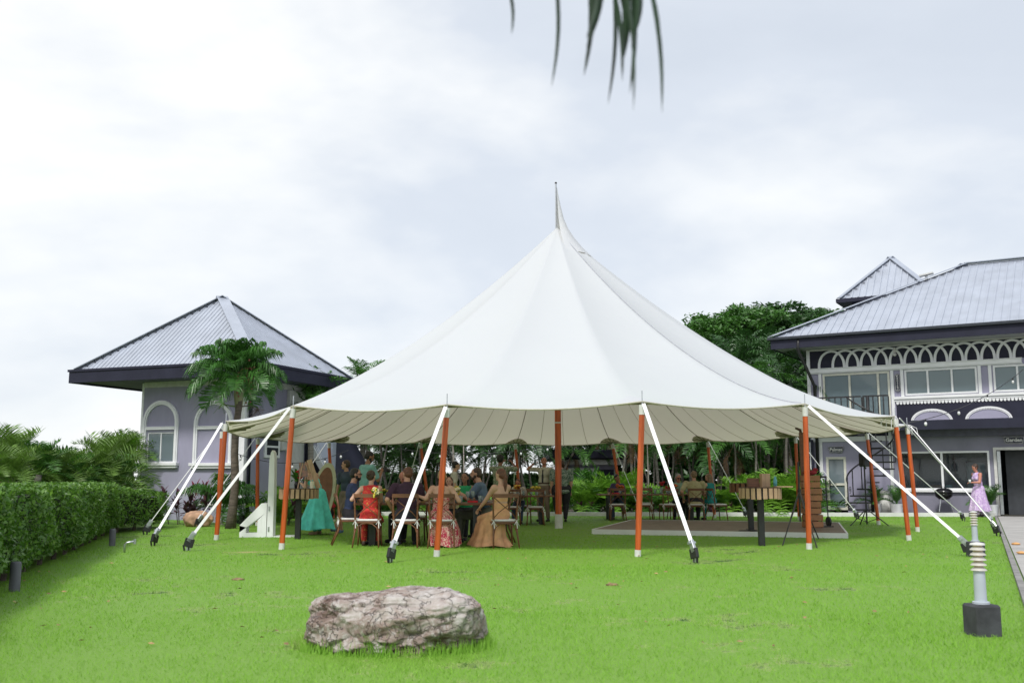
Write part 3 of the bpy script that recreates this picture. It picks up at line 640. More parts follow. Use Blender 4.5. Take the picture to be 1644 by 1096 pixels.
# second hipped roof behind the house
ty = 42.0; a1 = AT(1342, 480, ty - 3); ap_ = AT(1427, 414, ty + .2); s2 = 2 * (ap_.x - a1.x) * .56
s2 = 3.72; ap_.z = 10.62
tw = empty('roof_tower', (ap_.x, ty, 0), -.53, 'small pyramid roofed tower behind the house ridge', 'tower'); h2 = s2 / 2; ze2 = 8.69
m_ = MB(); m_.add([(-h2, -h2, ze2), (h2, -h2, ze2), (h2, h2, ze2), (-h2, h2, ze2), (0, 0, ap_.z)], [(0, 1, 4), (1, 2, 4), (2, 3, 4), (3, 0, 4), (3, 2, 1, 0)]); rf = m_.build('roof', roofm, tw)
cs = [Vector(p) for p in ((-h2, -h2, ze2), (h2, -h2, ze2), (h2, h2, ze2), (-h2, h2, ze2))]; apx = Vector((0, 0, ap_.z))
for i in (0, 3):
    rb, gp = slope_ribs(cs[i], cs[(i + 1) % 4], apx, apx, .25, .05, .035, .2); tag(rb.build('roof_ribs', roofm, rf), kind='stuff'); tag(gp.build('rib_gap', gapm, rf), kind='stuff')
for i in range(4): m_ = MB(); m_.bar(cs[i] + Vector((0, 0, .05)), apx + Vector((0, 0, .05)), .3, .03); m_.build('hip_cap', roofm, rf)
m_ = MB(); m_.box(-h2 - .1, h2 + .1, -h2 - .1, h2 + .1, ze2 - .16, ze2 - .004); m_.build('gutter', slate, tw); m_ = MB(); m_.box(-h2 + .45, h2 - .45, -h2 + .45, h2 - .45, 0, ze2 - .164); m_.build('wall', slate, tw)

# distant low pavilion seen under the tent
e_ = empty('far_building', (0, 0, 0), 0, 'lavender flat fronted building with dark hipped roof beyond the planting', 'building')
a0, b0 = AT(900, 800, 44), AT(1003, 800, 44); zt3 = AT(940, 742, 44).z; z5 = AT(940, 722, 44).z
m_ = MB(); m_.box(a0.x, b0.x - .4, 44, 50, 0, zt3); m_.build('wall', wallp, e_); m_ = MB(); m_.box(a0.x - .5, b0.x + .1, 43.4, 50.5, zt3 + .14, z5); m_.build('roof', slate, e_, bevel=.05)
m_ = MB(); m_.box(a0.x - .3, b0.x, 43.7, 44, zt3 - .1, zt3 + .13); m_.build('cornice', offwhite, e_); m_ = MB(); m_.box(a0.x, AT(955, 750, 44).x, 43.9, 43.999, AT(940, 756, 44).z, AT(940, 751, 44).z); m_.build('band', white, e_)
m_ = MB(); m_.box(AT(958, 750, 44).x, AT(985, 750, 44).x, 43.95, 43.999, .2, zt3 - .3); m_.build('door', slate, e_)

# spiral staircase in front of the house
ssx, _ = FP(1400, 780, -1.2); sp = P0 + fx * ssx + fy * -1.25
st_ = empty('spiral_staircase', sp, math.atan2(fx.y, fx.x), 'black iron spiral staircase beside the house wall', 'staircase')
m_ = MB(); m_.tube([(0, 0, 0), (0, 0, Z_led + .85)], .055, 12); m_.build('column', black, st_, smooth=True)
ns = 13; Rr = .78
for i in range(ns):
    an = R(205 - i * 27); z = .2 + (Z_led - .2) * i / ns; da = R(15)
    m_ = MB(); pol = [(.05 * math.cos(an - da), .05 * math.sin(an - da)), (Rr * math.cos(an - da), Rr * math.sin(an - da)), (Rr * math.cos(an + da), Rr * math.sin(an + da)), (.05 * math.cos(an + da), .05 * math.sin(an + da))]
    m_.prism(pol, lambda a, b, d: (a, b, d), z - .05, z); m_.build('tread', black, st_)
    m_ = MB(); m_.tube([(Rr * math.cos(an), Rr * math.sin(an), z - .03), (Rr * math.cos(an), Rr * math.sin(an), z + .85)], .020, 6); m_.build('baluster', black, st_)
m_ = MB(); m_.tube([(Rr * math.cos(R(205 - i * 27 / 3)), Rr * math.sin(R(205 - i * 27 / 3)), .2 + (Z_led - .2) * i / 3 / ns + .86) for i in range(3 * ns)], .028, 8); m_.build('handrail', black, st_, smooth=True)
for i in range(4):
    an = R(212 - i * 16); c = Vector((Rr * math.cos(an), Rr * math.sin(an), .35 + i * .16)); m_ = MB()
    m_.tube([c + Vector((-math.sin(an), math.cos(an), 0)) * (.09 * k / 22 * math.cos(k * .5)) + Vector((0, 0, .1 * k / 22 * math.sin(k * .5) * 1.3)) for k in range(1, 24)], .009, 5); m_.build('scroll', black, st_)
# ---------------------------------------------------------------- the tent
CX, CY = 1.12, 24.2
ring = [  # base X, base Y, top px, top py, word
 (-1.14, 15.35, 718, 648), (1.9, 15.35, 1031, 643), (4.95, 16.9, 1292, 647), (7.6, 19.4, 1437, 667), (9.1, 22.7, 1456, 681), (9.5, 26.2, 1391, 692), (8.3, 29.2, 1277, 699),
 (6.2, 30.9, 1136, 706), (3.5, 31.5, 983, 709), (.3, 31.4, 827, 710), (-2.45, 30.3, 675, 708), (-5.0, 28.3, 528, 707), (-6.45, 25.6, 414, 700), (-6.4, 22.0, 357, 688), (-5.72, 19.6, 363, 675), (-3.85, 16.95, 471, 650)]
lab = ['orange tent pole left of centre at the front, behind a white strap', 'orange tent pole right of centre at the front, before the dance floor', 'orange tent pole with the black tripod behind it', 'orange tent pole at the right corner of the tent',
 'orange tent pole beside the kettle grill window, rightmost', 'orange tent pole behind the black speaker stand', 'orange tent pole behind the wooden crate stack', 'orange tent pole behind the couple in beige and teal', 'orange tent pole by the far table with the seated woman',
 'orange tent pole behind the person in a patterned shirt', 'orange tent pole behind the bald man', 'orange tent pole beside the potted red plant', 'orange tent pole behind the tall white board', 'orange tent pole at the left rear corner near the palm trunk', 'orange tent pole at the left front corner, leaning behind the white strap', 'orange tent pole in front of the cocktail table with the picture']
tops = []
for X, Y, px, py in ring:
    t = AT(px, py, Y)
    z = min(max(t.z, 2.22), 2.5)
    tops.append(Vector((t.x, Y, z)))
canv = bpy.data.materials.new('sailcloth'); canv.use_nodes = True; t = canv.node_tree; b = t.nodes['Principled BSDF']
b.inputs['Base Color'].default_value = (.74, .75, .77, 1); b.inputs['Roughness'].default_value = .75
g = t.nodes.new('ShaderNodeTexCoord'); nz = t.nodes.new('ShaderNodeTexNoise'); nz.inputs['Scale'].default_value = .55; nz.inputs['Detail'].default_value = 4
t.links.new(g.outputs['Object'], nz.inputs['Vector']); rp = t.nodes.new('ShaderNodeValToRGB'); rp.color_ramp.elements[0].color = (.71, .74, .79, 1); rp.color_ramp.elements[1].color = (.76, .79, .83, 1)
t.links.new(nz.outputs['Fac'], rp.inputs['Fac']); t.links.new(rp.outputs[0], b.inputs['Base Color'])
n3 = t.nodes.new('ShaderNodeTexNoise'); n3.inputs['Scale'].default_value = 1.6; bp = t.nodes.new('ShaderNodeBump'); bp.inputs['Strength'].default_value = .25; bp.inputs['Distance'].default_value = .05
t.links.new(g.outputs['Object'], n3.inputs['Vector']); t.links.new(n3.outputs['Fac'], bp.inputs['Height']); t.links.new(bp.outputs[0], b.inputs['Normal'])
tr = t.nodes.new('ShaderNodeBsdfTranslucent'); tr.inputs[0].default_value = (.62, .56, .46, 1); ms = t.nodes.new('ShaderNodeMixShader'); ms.inputs[0].default_value = .36
t.links.new(b.outputs[0], ms.inputs[1]); t.links.new(tr.outputs[0], ms.inputs[2]); t.links.new(ms.outputs[0], t.nodes['Material Output'].inputs['Surface'])
tent = empty('sailcloth_tent', (CX, CY, 0), 0, 'large white round sailcloth tent with one central peak on the lawn', 'tent')
ZP = 7.38; PW = 1.5; SUB = 16; RG = 36
C0 = Vector((CX, CY, 0))
def edge(i, u):
    a, b = tops[i % 16], tops[(i + 1) % 16]
    p = a.lerp(b, u); s = 4 * u * (1 - u)
    inward = (C0 - Vector((p.x, p.y, 0))).normalized()
    return p + inward * (.09 * s) + Vector((0, 0, -.045 * s))
def canopy_pt(i, u, t):
    E_ = edge(i, u); s = math.sin(math.pi * u)
    xy = Vector((CX, CY, 0)).lerp(Vector((E_.x, E_.y, 0)), t)
    z = E_.z + (ZP - E_.z) * (1 - t) ** PW
    z -= .04 * s * math.sin(math.pi * min(1, t * 1.02)) * t
    z += .02 * (1 - 2 * min(u, 1 - u)) ** 2.2 * math.sin(math.pi * t) ** 2
    # the edge tips down a little at the hem
    z -= .05 * max(0, (t - .93) / .07) ** 2 * s
    return Vector((xy.x - CX, xy.y - CY, z))
vs = [(0, 0, ZP)]; fs = []; K = 16 * SUB
for j in range(1, RG + 1):
    t = (j / RG) ** 1.15
    for k in range(K): vs.append(canopy_pt(k // SUB, (k % SUB) / SUB, t))
for k in range(K): fs.append((0, 1 + k, 1 + (k + 1) % K))
for j in range(RG - 1):
    for k in range(K): a = 1 + j * K; fs.append((a + k, a + K + k, a + K + (k + 1) % K, a + (k + 1) % K))
m_ = MB(); m_.add(vs, fs); can = m_.build('canopy', canv, tent, smooth=True)
# hem band hanging at the edge, thick rolled webbing
hem = mat('hem_webbing', (.46, .44, .36), .8, .1, 20)
m_ = MB(); pts = [canopy_pt(k // SUB, (k % SUB) / SUB, 1.0) + Vector((0, 0, -.012)) for k in range(K)] ; pts.append(pts[0]); m_.tube(pts, .013, 6, caps=False); m_.build('hem_rope', hem, tent, smooth=True)
# seams: load lines at every pole and lighter panel seams between
seamd = mat('seam_dark', (.22, .20, .15), .9); seaml = mat('seam_light', (.38, .36, .28), .9)
for i in range(16):
    m_ = MB(); m_.tube([canopy_pt(i, 0, .06 + .93 * k / 30) + Vector((0, 0, -.03)) for k in range(31)], .010, 5); o = m_.build('load_line', seamd, tent)
    for u in (.25, .5, .75):
        m_ = MB(); m_.tube([canopy_pt(i, u, .06 + .93 * k / 24) + Vector((0, 0, -.018)) for k in range(25)], .006, 4); m_.build('panel_seam', seaml, tent)
topl = mat('top_seam', (.36, .37, .42), .9)
for i in (2,):
    m_ = MB(); m_.tube([canopy_pt(i, 0, .03 + .96 * k / 40) + Vector((0, 0, .008)) for k in range(41)], .0075, 5); m_.build('ridge_seam', topl, tent)
# reinforcement fans under each pole head
rein = mat('reinforcement', (.46, .44, .34), .9, .1, 10, trans=.4)
for i in range(16):
    m_ = MB(); n = 14; q_ = 6; vs = []; fs = []
    cp = lambda uu, tt: (canopy_pt(i, uu, tt) if uu >= 0 else canopy_pt(i - 1, 1 + uu, tt)) + Vector((0, 0, -.035))
    for j in range(q_ + 1):
        for k in range(n + 1):
            f = -1 + 2 * k / n; wd_ = math.cos(f * math.pi / 2) ** .6
            vs.append(cp(f * .125, .995 - .085 * wd_ * j / q_))
    for j in range(q_):
        for k in range(n): a0 = j * (n + 1) + k; fs.append((a0, a0 + 1, a0 + n + 2, a0 + n + 1))
    m_.add(vs, fs); pch = m_.build('reinforcement_patch', rein, tent)
    m_ = MB()
    for f in (-.8, -.4, 0, .4, .8): m_.tube([cp(0, .99) + Vector((0, 0, -.012)), cp(f * .06, .99 - .04 * (1 - abs(f) * .5)) + Vector((0, 0, -.012)), cp(f * .12, .99 - .08 * (1 - abs(f) * .6)) + Vector((0, 0, -.012))], .013, 5)
    m_.build('webbing_strap', seamd, pch)
# tassels of spare rope at the rightmost poles
for i in (3, 4):
    m_ = MB(); p = canopy_pt(i, 0, 1)
    for k in range(7):
        a = Vector((rnd.uniform(-.3, .3), rnd.uniform(-.1, .1), -.04)); m_.tube([p + a * .2, p + a + Vector((0, 0, -.05)), p + a * 1.1 + Vector((0, 0, -rnd.uniform(.12, .25)))], .006, 4)
    m_.build('rope_tail', strapm, tent)
# peak flap: half sock of cloth behind the mast
m_ = MB(); vs = []; fs = []; prof = [(8.40, .01), (8.15, .05), (7.9, .10), (7.6, .17), (7.35, .27), (7.1, .42), (6.85, .62), (6.6, .86)]; n = 14
for z, r in prof:
    for k in range(n + 1):
        a = R(-78 + 165 * k / n); vs.append((r * math.cos(a) * (1 + .04 * math.cos(7 * a)), r * math.sin(a), z))
for j in range(len(prof) - 1):
    for k in range(n): a = j * (n + 1) + k; fs.append((a, a + 1, a + n + 2, a + n + 1))
m_.add(vs, fs); m_.build('peak_flap', canv, tent, smooth=True)
m_ = MB()
for k in range(7):
    p = canopy_pt(2, .0, .10 + .012 * k) + Vector((0, 0, .01)); q_ = canopy_pt(1, .75 - .05 * k, .13 + .03 * k) + Vector((0, 0, .012)); m_.tube([p, p.lerp(q_, .5) + Vector((0, 0, .01)), q_], [.004, .012, .002], 5)
pass

# poles
def make_pole(base, top, r, label, mast=False):
    base, top = Vector(base), Vector(top); e_ = empty('tent_pole', base, 0, label, 'tent pole', 'poles round the tent edge' if not mast else None)
    d = top - base; L = d.length; dn = d.normalized(); f = lambda t: dn * (L * t)
    if mast:
        m_ = MB(); m_.tube([f(.04), f(.25), f(.74), f(.84)], [r, r, r * .9, r * .8], 16); m_.build('shaft', orange, e_, smooth='auto')
        m_ = MB(); m_.tube([f(.84) , f(1)], [.028, .022], 10); m_.build('mast_tip', steel, e_); m_ = MB(); m_.ell(f(1) + Vector((0, 0, .02)), (.03, .03, .03)); m_.build('finial', black, e_)
        m_ = MB(); m_.tube([f(.0), f(.04)], [r * 1.25, r * 1.2], 16); m_.build('foot_cap', offwhite, e_); m_ = MB(); m_.tube([f(.295), f(.299)], [r * 1.03] * 2, 16); m_.build('band', offwhite, e_)
        return e_
    m_ = MB(); m_.tube([f(.0), f(.045)], [r * 1.08, r * 1.06], 14); m_.build('foot_cap', offwhite, e_)
    m_ = MB(); m_.tube([f(.045), f(.4), f(.92)], [r * .98, r * 1.02, r * .95], 14); m_.build('shaft', orange, e_, smooth='auto')
    m_ = MB(); m_.tube([f(.92), f(.985)], [r * 1.06, r * 1.12], 14); m_.build('top_sleeve', offwhite, e_)
    m_ = MB(); m_.tube([f(.985), f(.985) + Vector((0, 0, .22))], .008, 6); m_.build('pin', steel, e_)
    return e_
for i in range(16):
    X, Y, px, py = ring[i]; make_pole((X, Y, 0), tops[i] - Vector((0, 0, .03)), .046, lab[i])
make_pole((CX, CY - .0, 0), (CX - .02, CY, 8.5), .078, 'thick centre mast of the tent rising through the white peak', True)

# guy straps with ratchet and stake plates
guys = {0: (628, 903), 1: (1115, 903), 2: (1553, 892), 3: (1592, 846), 4: (1600, 860), 5: (1545, 832), 6: (1374, 829), 7: (1197, 822), 8: (1006, 781), 10: (652, 800), 11: (500, 833), 12: (318, 846), 13: (236, 858), 14: (248, 876), 15: (303, 884), 9: None}
glab = {0: 'white guy strap crossing the maroon shirted man', 1: 'white guy strap running down right of the dance floor pole', 2: 'long white guy strap running down to the near bollard light', 3: 'white guy strap ending behind the far bollard light, lower of two', 4: 'thin white guy strap from the tent tip, ending by the path edge',
 5: 'thin guy strap crossing the kettle grill', 6: 'guy strap crossing the glass door under the Palmas board', 7: 'pale guy strap ending by the wooden cocktail tables', 8: 'pale guy strap behind the far table', 10: 'pale guy strap rising behind the bald man', 11: 'guy strap running back from the potted red plant pole',
 12: 'pale guy strap ending at the small rock', 13: 'thin guy strap ending at the hedge', 14: 'white guy strap ending at the black ratchet nearest the hedge', 15: 'white guy strap crossing the white wooden board', 9: 'guy strap running back from the pole behind the patterned shirt'}
for i, px in guys.items():
    T = tops[i] + (tops[i] - Vector((CX, CY, tops[i].z))).normalized() * .08 + Vector((0, 0, -.05))
    outw = (Vector((ring[i][0], ring[i][1], 0)) - C0).normalized()
    if px is None or i in (8, 10, 11): Gd = Vector((ring[i][0], ring[i][1], 0)) + outw * 2.2
    else: Gd = G(*px)
    if i == 7: Gd = G(1197, 830)
    if i == 6: Gd = G(1375, 833)
    if i == 5: Gd = G(1545, 836)
    Gd.y = min(Gd.y, 33.0)
    e_ = empty('guy_strap', Gd, 0, glab[i], 'guy strap', 'guy straps staked round the tent')
    A_ = T - Gd; d = A_.normalized(); h = .20; hd = Vector((0, 0, h)) + Vector((d.x, d.y, 0)).normalized() * .02
    side = d.cross(Vector((0, 0, 1))).normalized()
    wd = .056 if i in (0, 1) else (.046 if i in (2, 14, 15) else .020)
    if i in (13,): wd = .014
    m_ = MB(); m_.bar(hd + d * .10, A_, wd, .006 if wd > .02 else .014, up=(0, 1, 0))
    m_.build('webbing', strapm, e_)
    if d.dot(Vector((0, 1, 0))) > .3 and False: pass
    m_ = MB(); m_.bar(hd - d * .06, hd + d * .12, .085, .05, up=side); m_.build('ratchet', steel, e_, bevel=.008)
    m_ = MB(); m_.tube([hd + d * .08 - side * .06, hd + d * .08 + side * .06], .024, 10); m_.build('ratchet_roller', steel, e_)
    m_ = MB(); m_.bar(Vector((0, 0, .09)) + d * -.03, hd + d * .0, .15, .05, up=side); m_.build('anchor_plate', black, e_, bevel=.006)
    m_ = MB(); m_.tube([Vector((0, 0, -.05)) - side * .0, Vector((0, 0, .13))], .018, 8); m_.tube([Vector((d.x, d.y, 0)) * -.10 + Vector((0, 0, -.05)), Vector((d.x, d.y, 0)) * -.16 + Vector((0, 0, .10))], .016, 8); m_.build('stake', black, e_)
    if i in (15, 0, 1): m_ = MB(); m_.bar(Vector((-d.x * .02, -d.y * .02, .01)), Vector((0, 0, .12)), .07, .02, up=side); m_.build('base_plate', steel, e_)

# ---------------------------------------------------------------- vegetation
def frond_mesh(name, L, pairs, ll, e0, bend, mt, seed, vee=.6, lw=.028, petiole=.18, droop=.55, ragged=.15):
    """Feather frond: arching rachis along +x, leaflets both sides. e0 start elevation (deg), bend total (deg)."""
    r = random.Random(seed); n = 14; pts = []; p = Vector((0, 0, 0)); 
    for i in range(n + 1):
        pts.append(p.copy()); a = R(e0 - bend * (i / n) ** 1.3); p = p + Vector((math.cos(a), 0, math.sin(a))) * (L / n)
    m = MB(); m.tube(pts, [.020 * (1 - .85 * i / n) * (L / 2) ** .5 for i in range(n + 1)], 4)
    for i in range(pairs):
        t = petiole + (1 - petiole) * (i + .5) / pairs; k = min(n - 1, int(t * n)); f = t * n - k; c = pts[k].lerp(pts[k + 1], f); d = (pts[k + 1] - pts[k]).normalized()
        up = Vector((-d.z, 0, d.x)); l = ll * (math.sin(math.pi * (.12 + .80 * (t - petiole) / (1 - petiole))) ** .7)
        for s in (-1, 1):
            if r.random() < ragged * .4: continue
            l1 = l * r.uniform(1 - ragged, 1 + ragged); out = (Vector((0, s, 0)) * 1.0 + d * r.uniform(.45, .85) + up * vee * r.uniform(.5, 1.1)).normalized()
            tip = out + Vector((0, 0, -droop * r.uniform(.7, 1.5))); w = d * lw * .5
            q1 = c + out * l1 * .5; q2 = q1 + tip.normalized() * l1 * .55
            m.add([c - w * .5, c + w * .5, q1 + w, q1 - w, q2], [(0, 1, 2, 3), (3, 2, 4)])
    return m.mesh(name, mt)
def frond_set(name, L, pairs, ll, mt, seed, **k):
    return [frond_mesh(name, L * f, pairs, ll, e0, bd, mt, seed + i, **k) for i, (f, e0, bd) in enumerate(((.8, 82, 50), (.95, 62, 80), (1.0, 40, 95), (1.0, 15, 85), (.9, -15, 60)))]
def palm(loc, h, r, n, fset, label, group=None, lean=(0, 0), bark=barkg, name='palm_tree', cat='palm tree', seed=0, ring_=True, levels=(0, 1, 2, 3, 4), s=1.0, skirt=0, skset=None, nut=False):
    rr = random.Random(seed); e_ = empty(name, loc, rr.uniform(0, 6.28), label, cat, group)
    top = Vector((lean[0], lean[1], h)); e_.rotation_euler = (0, 0, 0)
    if h > .3:
        pts = [Vector((lean[0] * (k / 8) ** 1.4 + .03 * math.sin(k * 1.3 + seed), lean[1] * (k / 8) ** 1.4, h * k / 8 - .03)) for k in range(9)]
        rads = [r * (1.35 if k == 0 else 1.05 - .35 * k / 8) * (1 + .05 * (k % 2)) for k in range(9)]
        m = MB(); m.tube(pts, rads, 10); m.build('trunk', bark, e_, smooth=True); top = pts[-1]
    for i in range(n):
        lv = levels[min(len(levels) - 1, int(len(levels) * i / n))]; an = i * 2.39996 + rr.uniform(-.25, .25)
        o = link('frond', fset[lv], e_, top + Vector((math.cos(an), math.sin(an), 0)) * r * .4, (rr.uniform(-.12, .12), rr.uniform(-.12, .12), an), s * rr.uniform(.85, 1.1))
    for i in range(skirt):
        an = i * 2.39996 + 1; link('dead_frond', (skset or DEADS)[4], e_, top + Vector((0, 0, -.1)), (0, R(35), an), s * rr.uniform(.6, .9))
    return e_
FP_main = frond_set('palm_frond', 1.05, 36, .50, greenp, 11, lw=.030, droop=1.6, vee=.8)
FP_back = frond_set('palm_frond', 1.9, 26, .50, greenm, 21, lw=.05, droop=.7)
FP_dark = frond_set('palm_frond', 2.1, 26, .55, greend, 31, lw=.055, droop=.9)
FA_lime = frond_set('areca_frond', 1.3, 20, .34, greenl, 41, lw=.040, droop=.3, vee=.7)
FA_mid = frond_set('areca_frond', 1.35, 20, .36, greenm, 51, lw=.042, droop=.3, vee=.7)
FA_olive = frond_set('areca_frond', 1.7, 24, .46, greeny, 61, lw=.036, droop=.15, vee=.9)
DEADS = frond_set('dead_frond', 1.5, 20, .4, brownl, 71, lw=.05, droop=.9)
# the palm standing before the pavilion
pb = G(372, 848); pt = AT(385, 604, pb.y + .1)
mp_ = palm(pb, pt.z, .10, 46, FP_main, 'palm tree with red seed bunch in front of the pavilion roof', lean=(pt.x - pb.x, .1), bark=barkd, seed=5, levels=(0, 0, 1, 1, 2, 2, 3, 3, 4), s=1.15)
m_ = MB(); top = Vector((pt.x - pb.x, .1, pt.z))
m_.tube([top + Vector((0, 0, -.85)), top + Vector((0, 0, -.45)), top + Vector((0, 0, .1))], [.078, .125, .08], 10); m_.build('crownshaft', mat('crownshaft', (.22, .22, .12), .7, .2, 4, .2), mp_, smooth=True)
m_ = MB()
for k in range(70): p = top + Vector((.26, -.22, -.12)) + Vector((rnd.gauss(0, .1), rnd.gauss(0, .08), rnd.gauss(0, .2))); m_.ell(p, (.028, .028, .03), n=5, m=3)
tag(m_.build('seed_bunch', mat('palm_seeds', (.20, .07, .05), .6, .4, 9), mp_), kind='stuff')
for i, (dx, dz, rz) in enumerate(((-.35, -.1, 3.3), (.5, -.25, .4))):
    m_ = MB(); m_.tube([top + Vector((0, 0, -.75)), top + Vector((dx * .6, -.1, -.72)), top + Vector((dx, -.15, dz - .6))], [.02, .015, .008], 5)
    for k in range(26): m_.bar(top + Vector((dx, -.15, dz - .55)), top + Vector((dx, -.15, dz - .6)) + Vector((rnd.uniform(-.22, .22), rnd.uniform(-.15, .15), rnd.uniform(-.25, .15))), .008, .008)
    m_.build('flower_stalk', greeny if i == 0 else barkd, mp_)
# young palm below the blind window
y0 = G(356, 842); yp = palm(y0, .35, .05, 12, FP_main, 'young palm with arching fronds at the blind arched window', lean=(0, 0), seed=9, levels=(0, 1, 1, 2, 3), s=1.25)
# palms peeping over the tent on the left
for i, (px, py, Y, s_, lb) in enumerate(((585, 625, 38, 1.0, 'palm crown peeping over the left slope of the tent'), (500, 650, 31, .9, 'bushy palm crown between pavilion eave and tent'), (537, 640, 34.5, .7, 'small palm crown just right of the pavilion eave'))):
    T = AT(px, py, Y); palm((T.x, Y, 0), T.z, .1, 22, FP_back, lb, seed=20 + i, s=s_)
# stand of slender palms behind the lawn
rn = random.Random(12)
xs_l = []
for i in range(66):
    px = 556 + (1292 - 556) * (i + rn.uniform(-.3, .9)) / 66; Y = rn.uniform(36, 45)
    if 905 < px < 985: Y = rn.uniform(46, 52)
    h = rn.uniform(2.1, 3.6) if px < 905 else rn.uniform(2.6, 4.2)
    if px > 1000: h = rn.uniform(2.4, 5.0)
    X = (px - 822) / 1606 * Y
    palm((X, Y, 0), h, rn.uniform(.035, .065), rn.randint(13, 18), rn.choice((FP_back, FP_dark, FP_dark)) if px < 980 else rn.choice((FP_dark, FP_back, FP_back)), 'slender grey trunked palm in the stand behind the lawn', 'slender palms behind the lawn', lean=(rn.uniform(-.9, .9) if px < 905 else rn.uniform(-.35, .35), rn.uniform(-.3, .3)), seed=100 + i, levels=(1, 2, 3, 3, 4), skirt=2 if rn.random() < .4 else 0, s=.9 if px < 905 else 1.05)
# bare leaning stems of the stand
for i in range(24):
    px = 560 + (1285 - 560) * rn.random(); Y = rn.uniform(35.5, 40)
    if 890 < px < 1000: continue
    X = (px - 822) / 1606 * Y; e_ = empty('bare_stem', (X, Y, 0), 0, 'thin bare grey stem among the slender palms', 'stem', 'bare stems among the palms')
    m_ = MB(); lx = rn.uniform(-.9, .9); m_.tube([(0, 0, 0), (lx * .3, 0, 1.3), (lx, 0, 3.4)], [.030, .024, .016], 7); m_.build('trunk', barkg, e_, smooth=True)
# understory of areca clumps
ar = []
for i in range(44):
    px = 560 + (1300 - 560) * (i + rn.uniform(0, .9)) / 44; Y = rn.uniform(33.9, 35.2)
    big = 925 < px < 1010 or 1180 < px
    fs_ = rn.choice((FA_lime, FA_lime, FA_mid)) if big else rn.choice((FA_mid, FA_lime, FA_mid))
    X = (px - 822) / 1606 * Y; s_ = rn.uniform(1.2, 1.55) if big else (rn.uniform(.75, 1.0) if px > 925 else rn.uniform(.5, .8))
    palm((X, Y, 0), 0.0, .08, 16, fs_, 'bushy green areca clump at the back edge of the lawn', 'areca clumps along the kerb', name='areca_clump', cat='plant', seed=300 + i, levels=(0, 0, 1, 1, 2), s=s_)
for i, (px, py, s_, lb) in enumerate(((445, 838, .95, 'lime areca clump behind the tall white board'), (560, 832, 1.0, 'areca clump left of the teal shirted photographer'), (540, 830, 1.15, 'tall areca clump behind the potted red plant'), (470, 832, .7, 'low areca clump under the wooden cocktail table'))):
    p = G(px, py); palm(p, 0, .08, 20, FA_lime if i in (0, 3) else FA_mid, lb, name='areca_clump', cat='plant', seed=400 + i, levels=(0, 0, 1, 1, 2), s=s_)
# pots by the house
def pot_palm(p, label, s, pot=True, ps=.22):
    e_ = empty('potted_palm', p, 0, label, 'potted plant')
    m_ = MB(); m_.lathe([(ps * .75, 0), (ps, ps * 1.7), (ps * .9, ps * 1.7), (ps * .85, ps * 1.5)], n=20); m_.build('pot', white, e_, smooth='auto')
    for i in range(13):
        link('frond', FA_mid[(0, 0, 1, 1, 2)[i % 5]], e_, (0, 0, ps * 1.5), (0, 0, i * 2.4), s * rnd.uniform(.8, 1.1))
def FPW(px, py, y):
    a, _ = FP(px, py, y); return P0 + fx * a + fy * y
pot_palm(FPW(1405, 820, -.95), 'potted palm at the foot of the spiral staircase', .62)
pot_palm(FPW(1440, 820, -1.0), 'potted palm left of the kettle grill behind orange poles', .70)
pot_palm(FPW(1592, 826, -.6), 'dark leaved potted palm behind the woman in purple', .65)
e_ = empty('grey_planter_bag', FPW(1421, 818, -.5), 0, 'pale grey tapered planter against the house wall', 'planter'); m_ = MB(); m_.lathe([(.38, 0), (.30, .35), (.18, .75), (.16, .8)], n=16); m_.build('planter', offwhite, e_, smooth=True)

# palms beyond the hedge, left
for i in range(24):
    px = -70 + i * 12 + rn.uniform(-8, 8); Y = rn.uniform(19, 27) * (1 if px < 190 else 1.1); py_h = 715 + 25 * math.sin(px * .021 + 1.0)
    px = min(px, 195); Y = max(Y, 10.3 * 1606 / (822 - px)); X = (px - 822) / 1606 * Y; hz = AT(px, py_h, Y).z
    palm((X - .0, Y, 0), max(.3, AT(px, 772 + rn.uniform(-16, 14), Y).z), .09, 22, rn.choice((FA_olive, FA_lime, FA_olive, FA_mid)), 'shaggy palm clump growing beyond the hedge', 'palm clumps beyond the hedge', seed=500 + i, levels=(0, 0, 0, 1, 1, 2, 3), skirt=5, s=rn.uniform(.5, .92), name='palm_clump', cat='palm clump')
for i, (px, Y, h, s_, lb) in enumerate(((212, 30, 1.7, 1.05, 'lime green palm directly left of the pavilion wall'), (184, 29, 1.5, .8, 'lime green palm left of the pavilion, further from the wall'))):
    palm(((px - 822) / 1606 * Y, Y, 0), h, .09, 20, FA_lime if i == 0 else FA_olive, lb, seed=540 + i, levels=(0, 0, 1, 1, 2), s=s_)

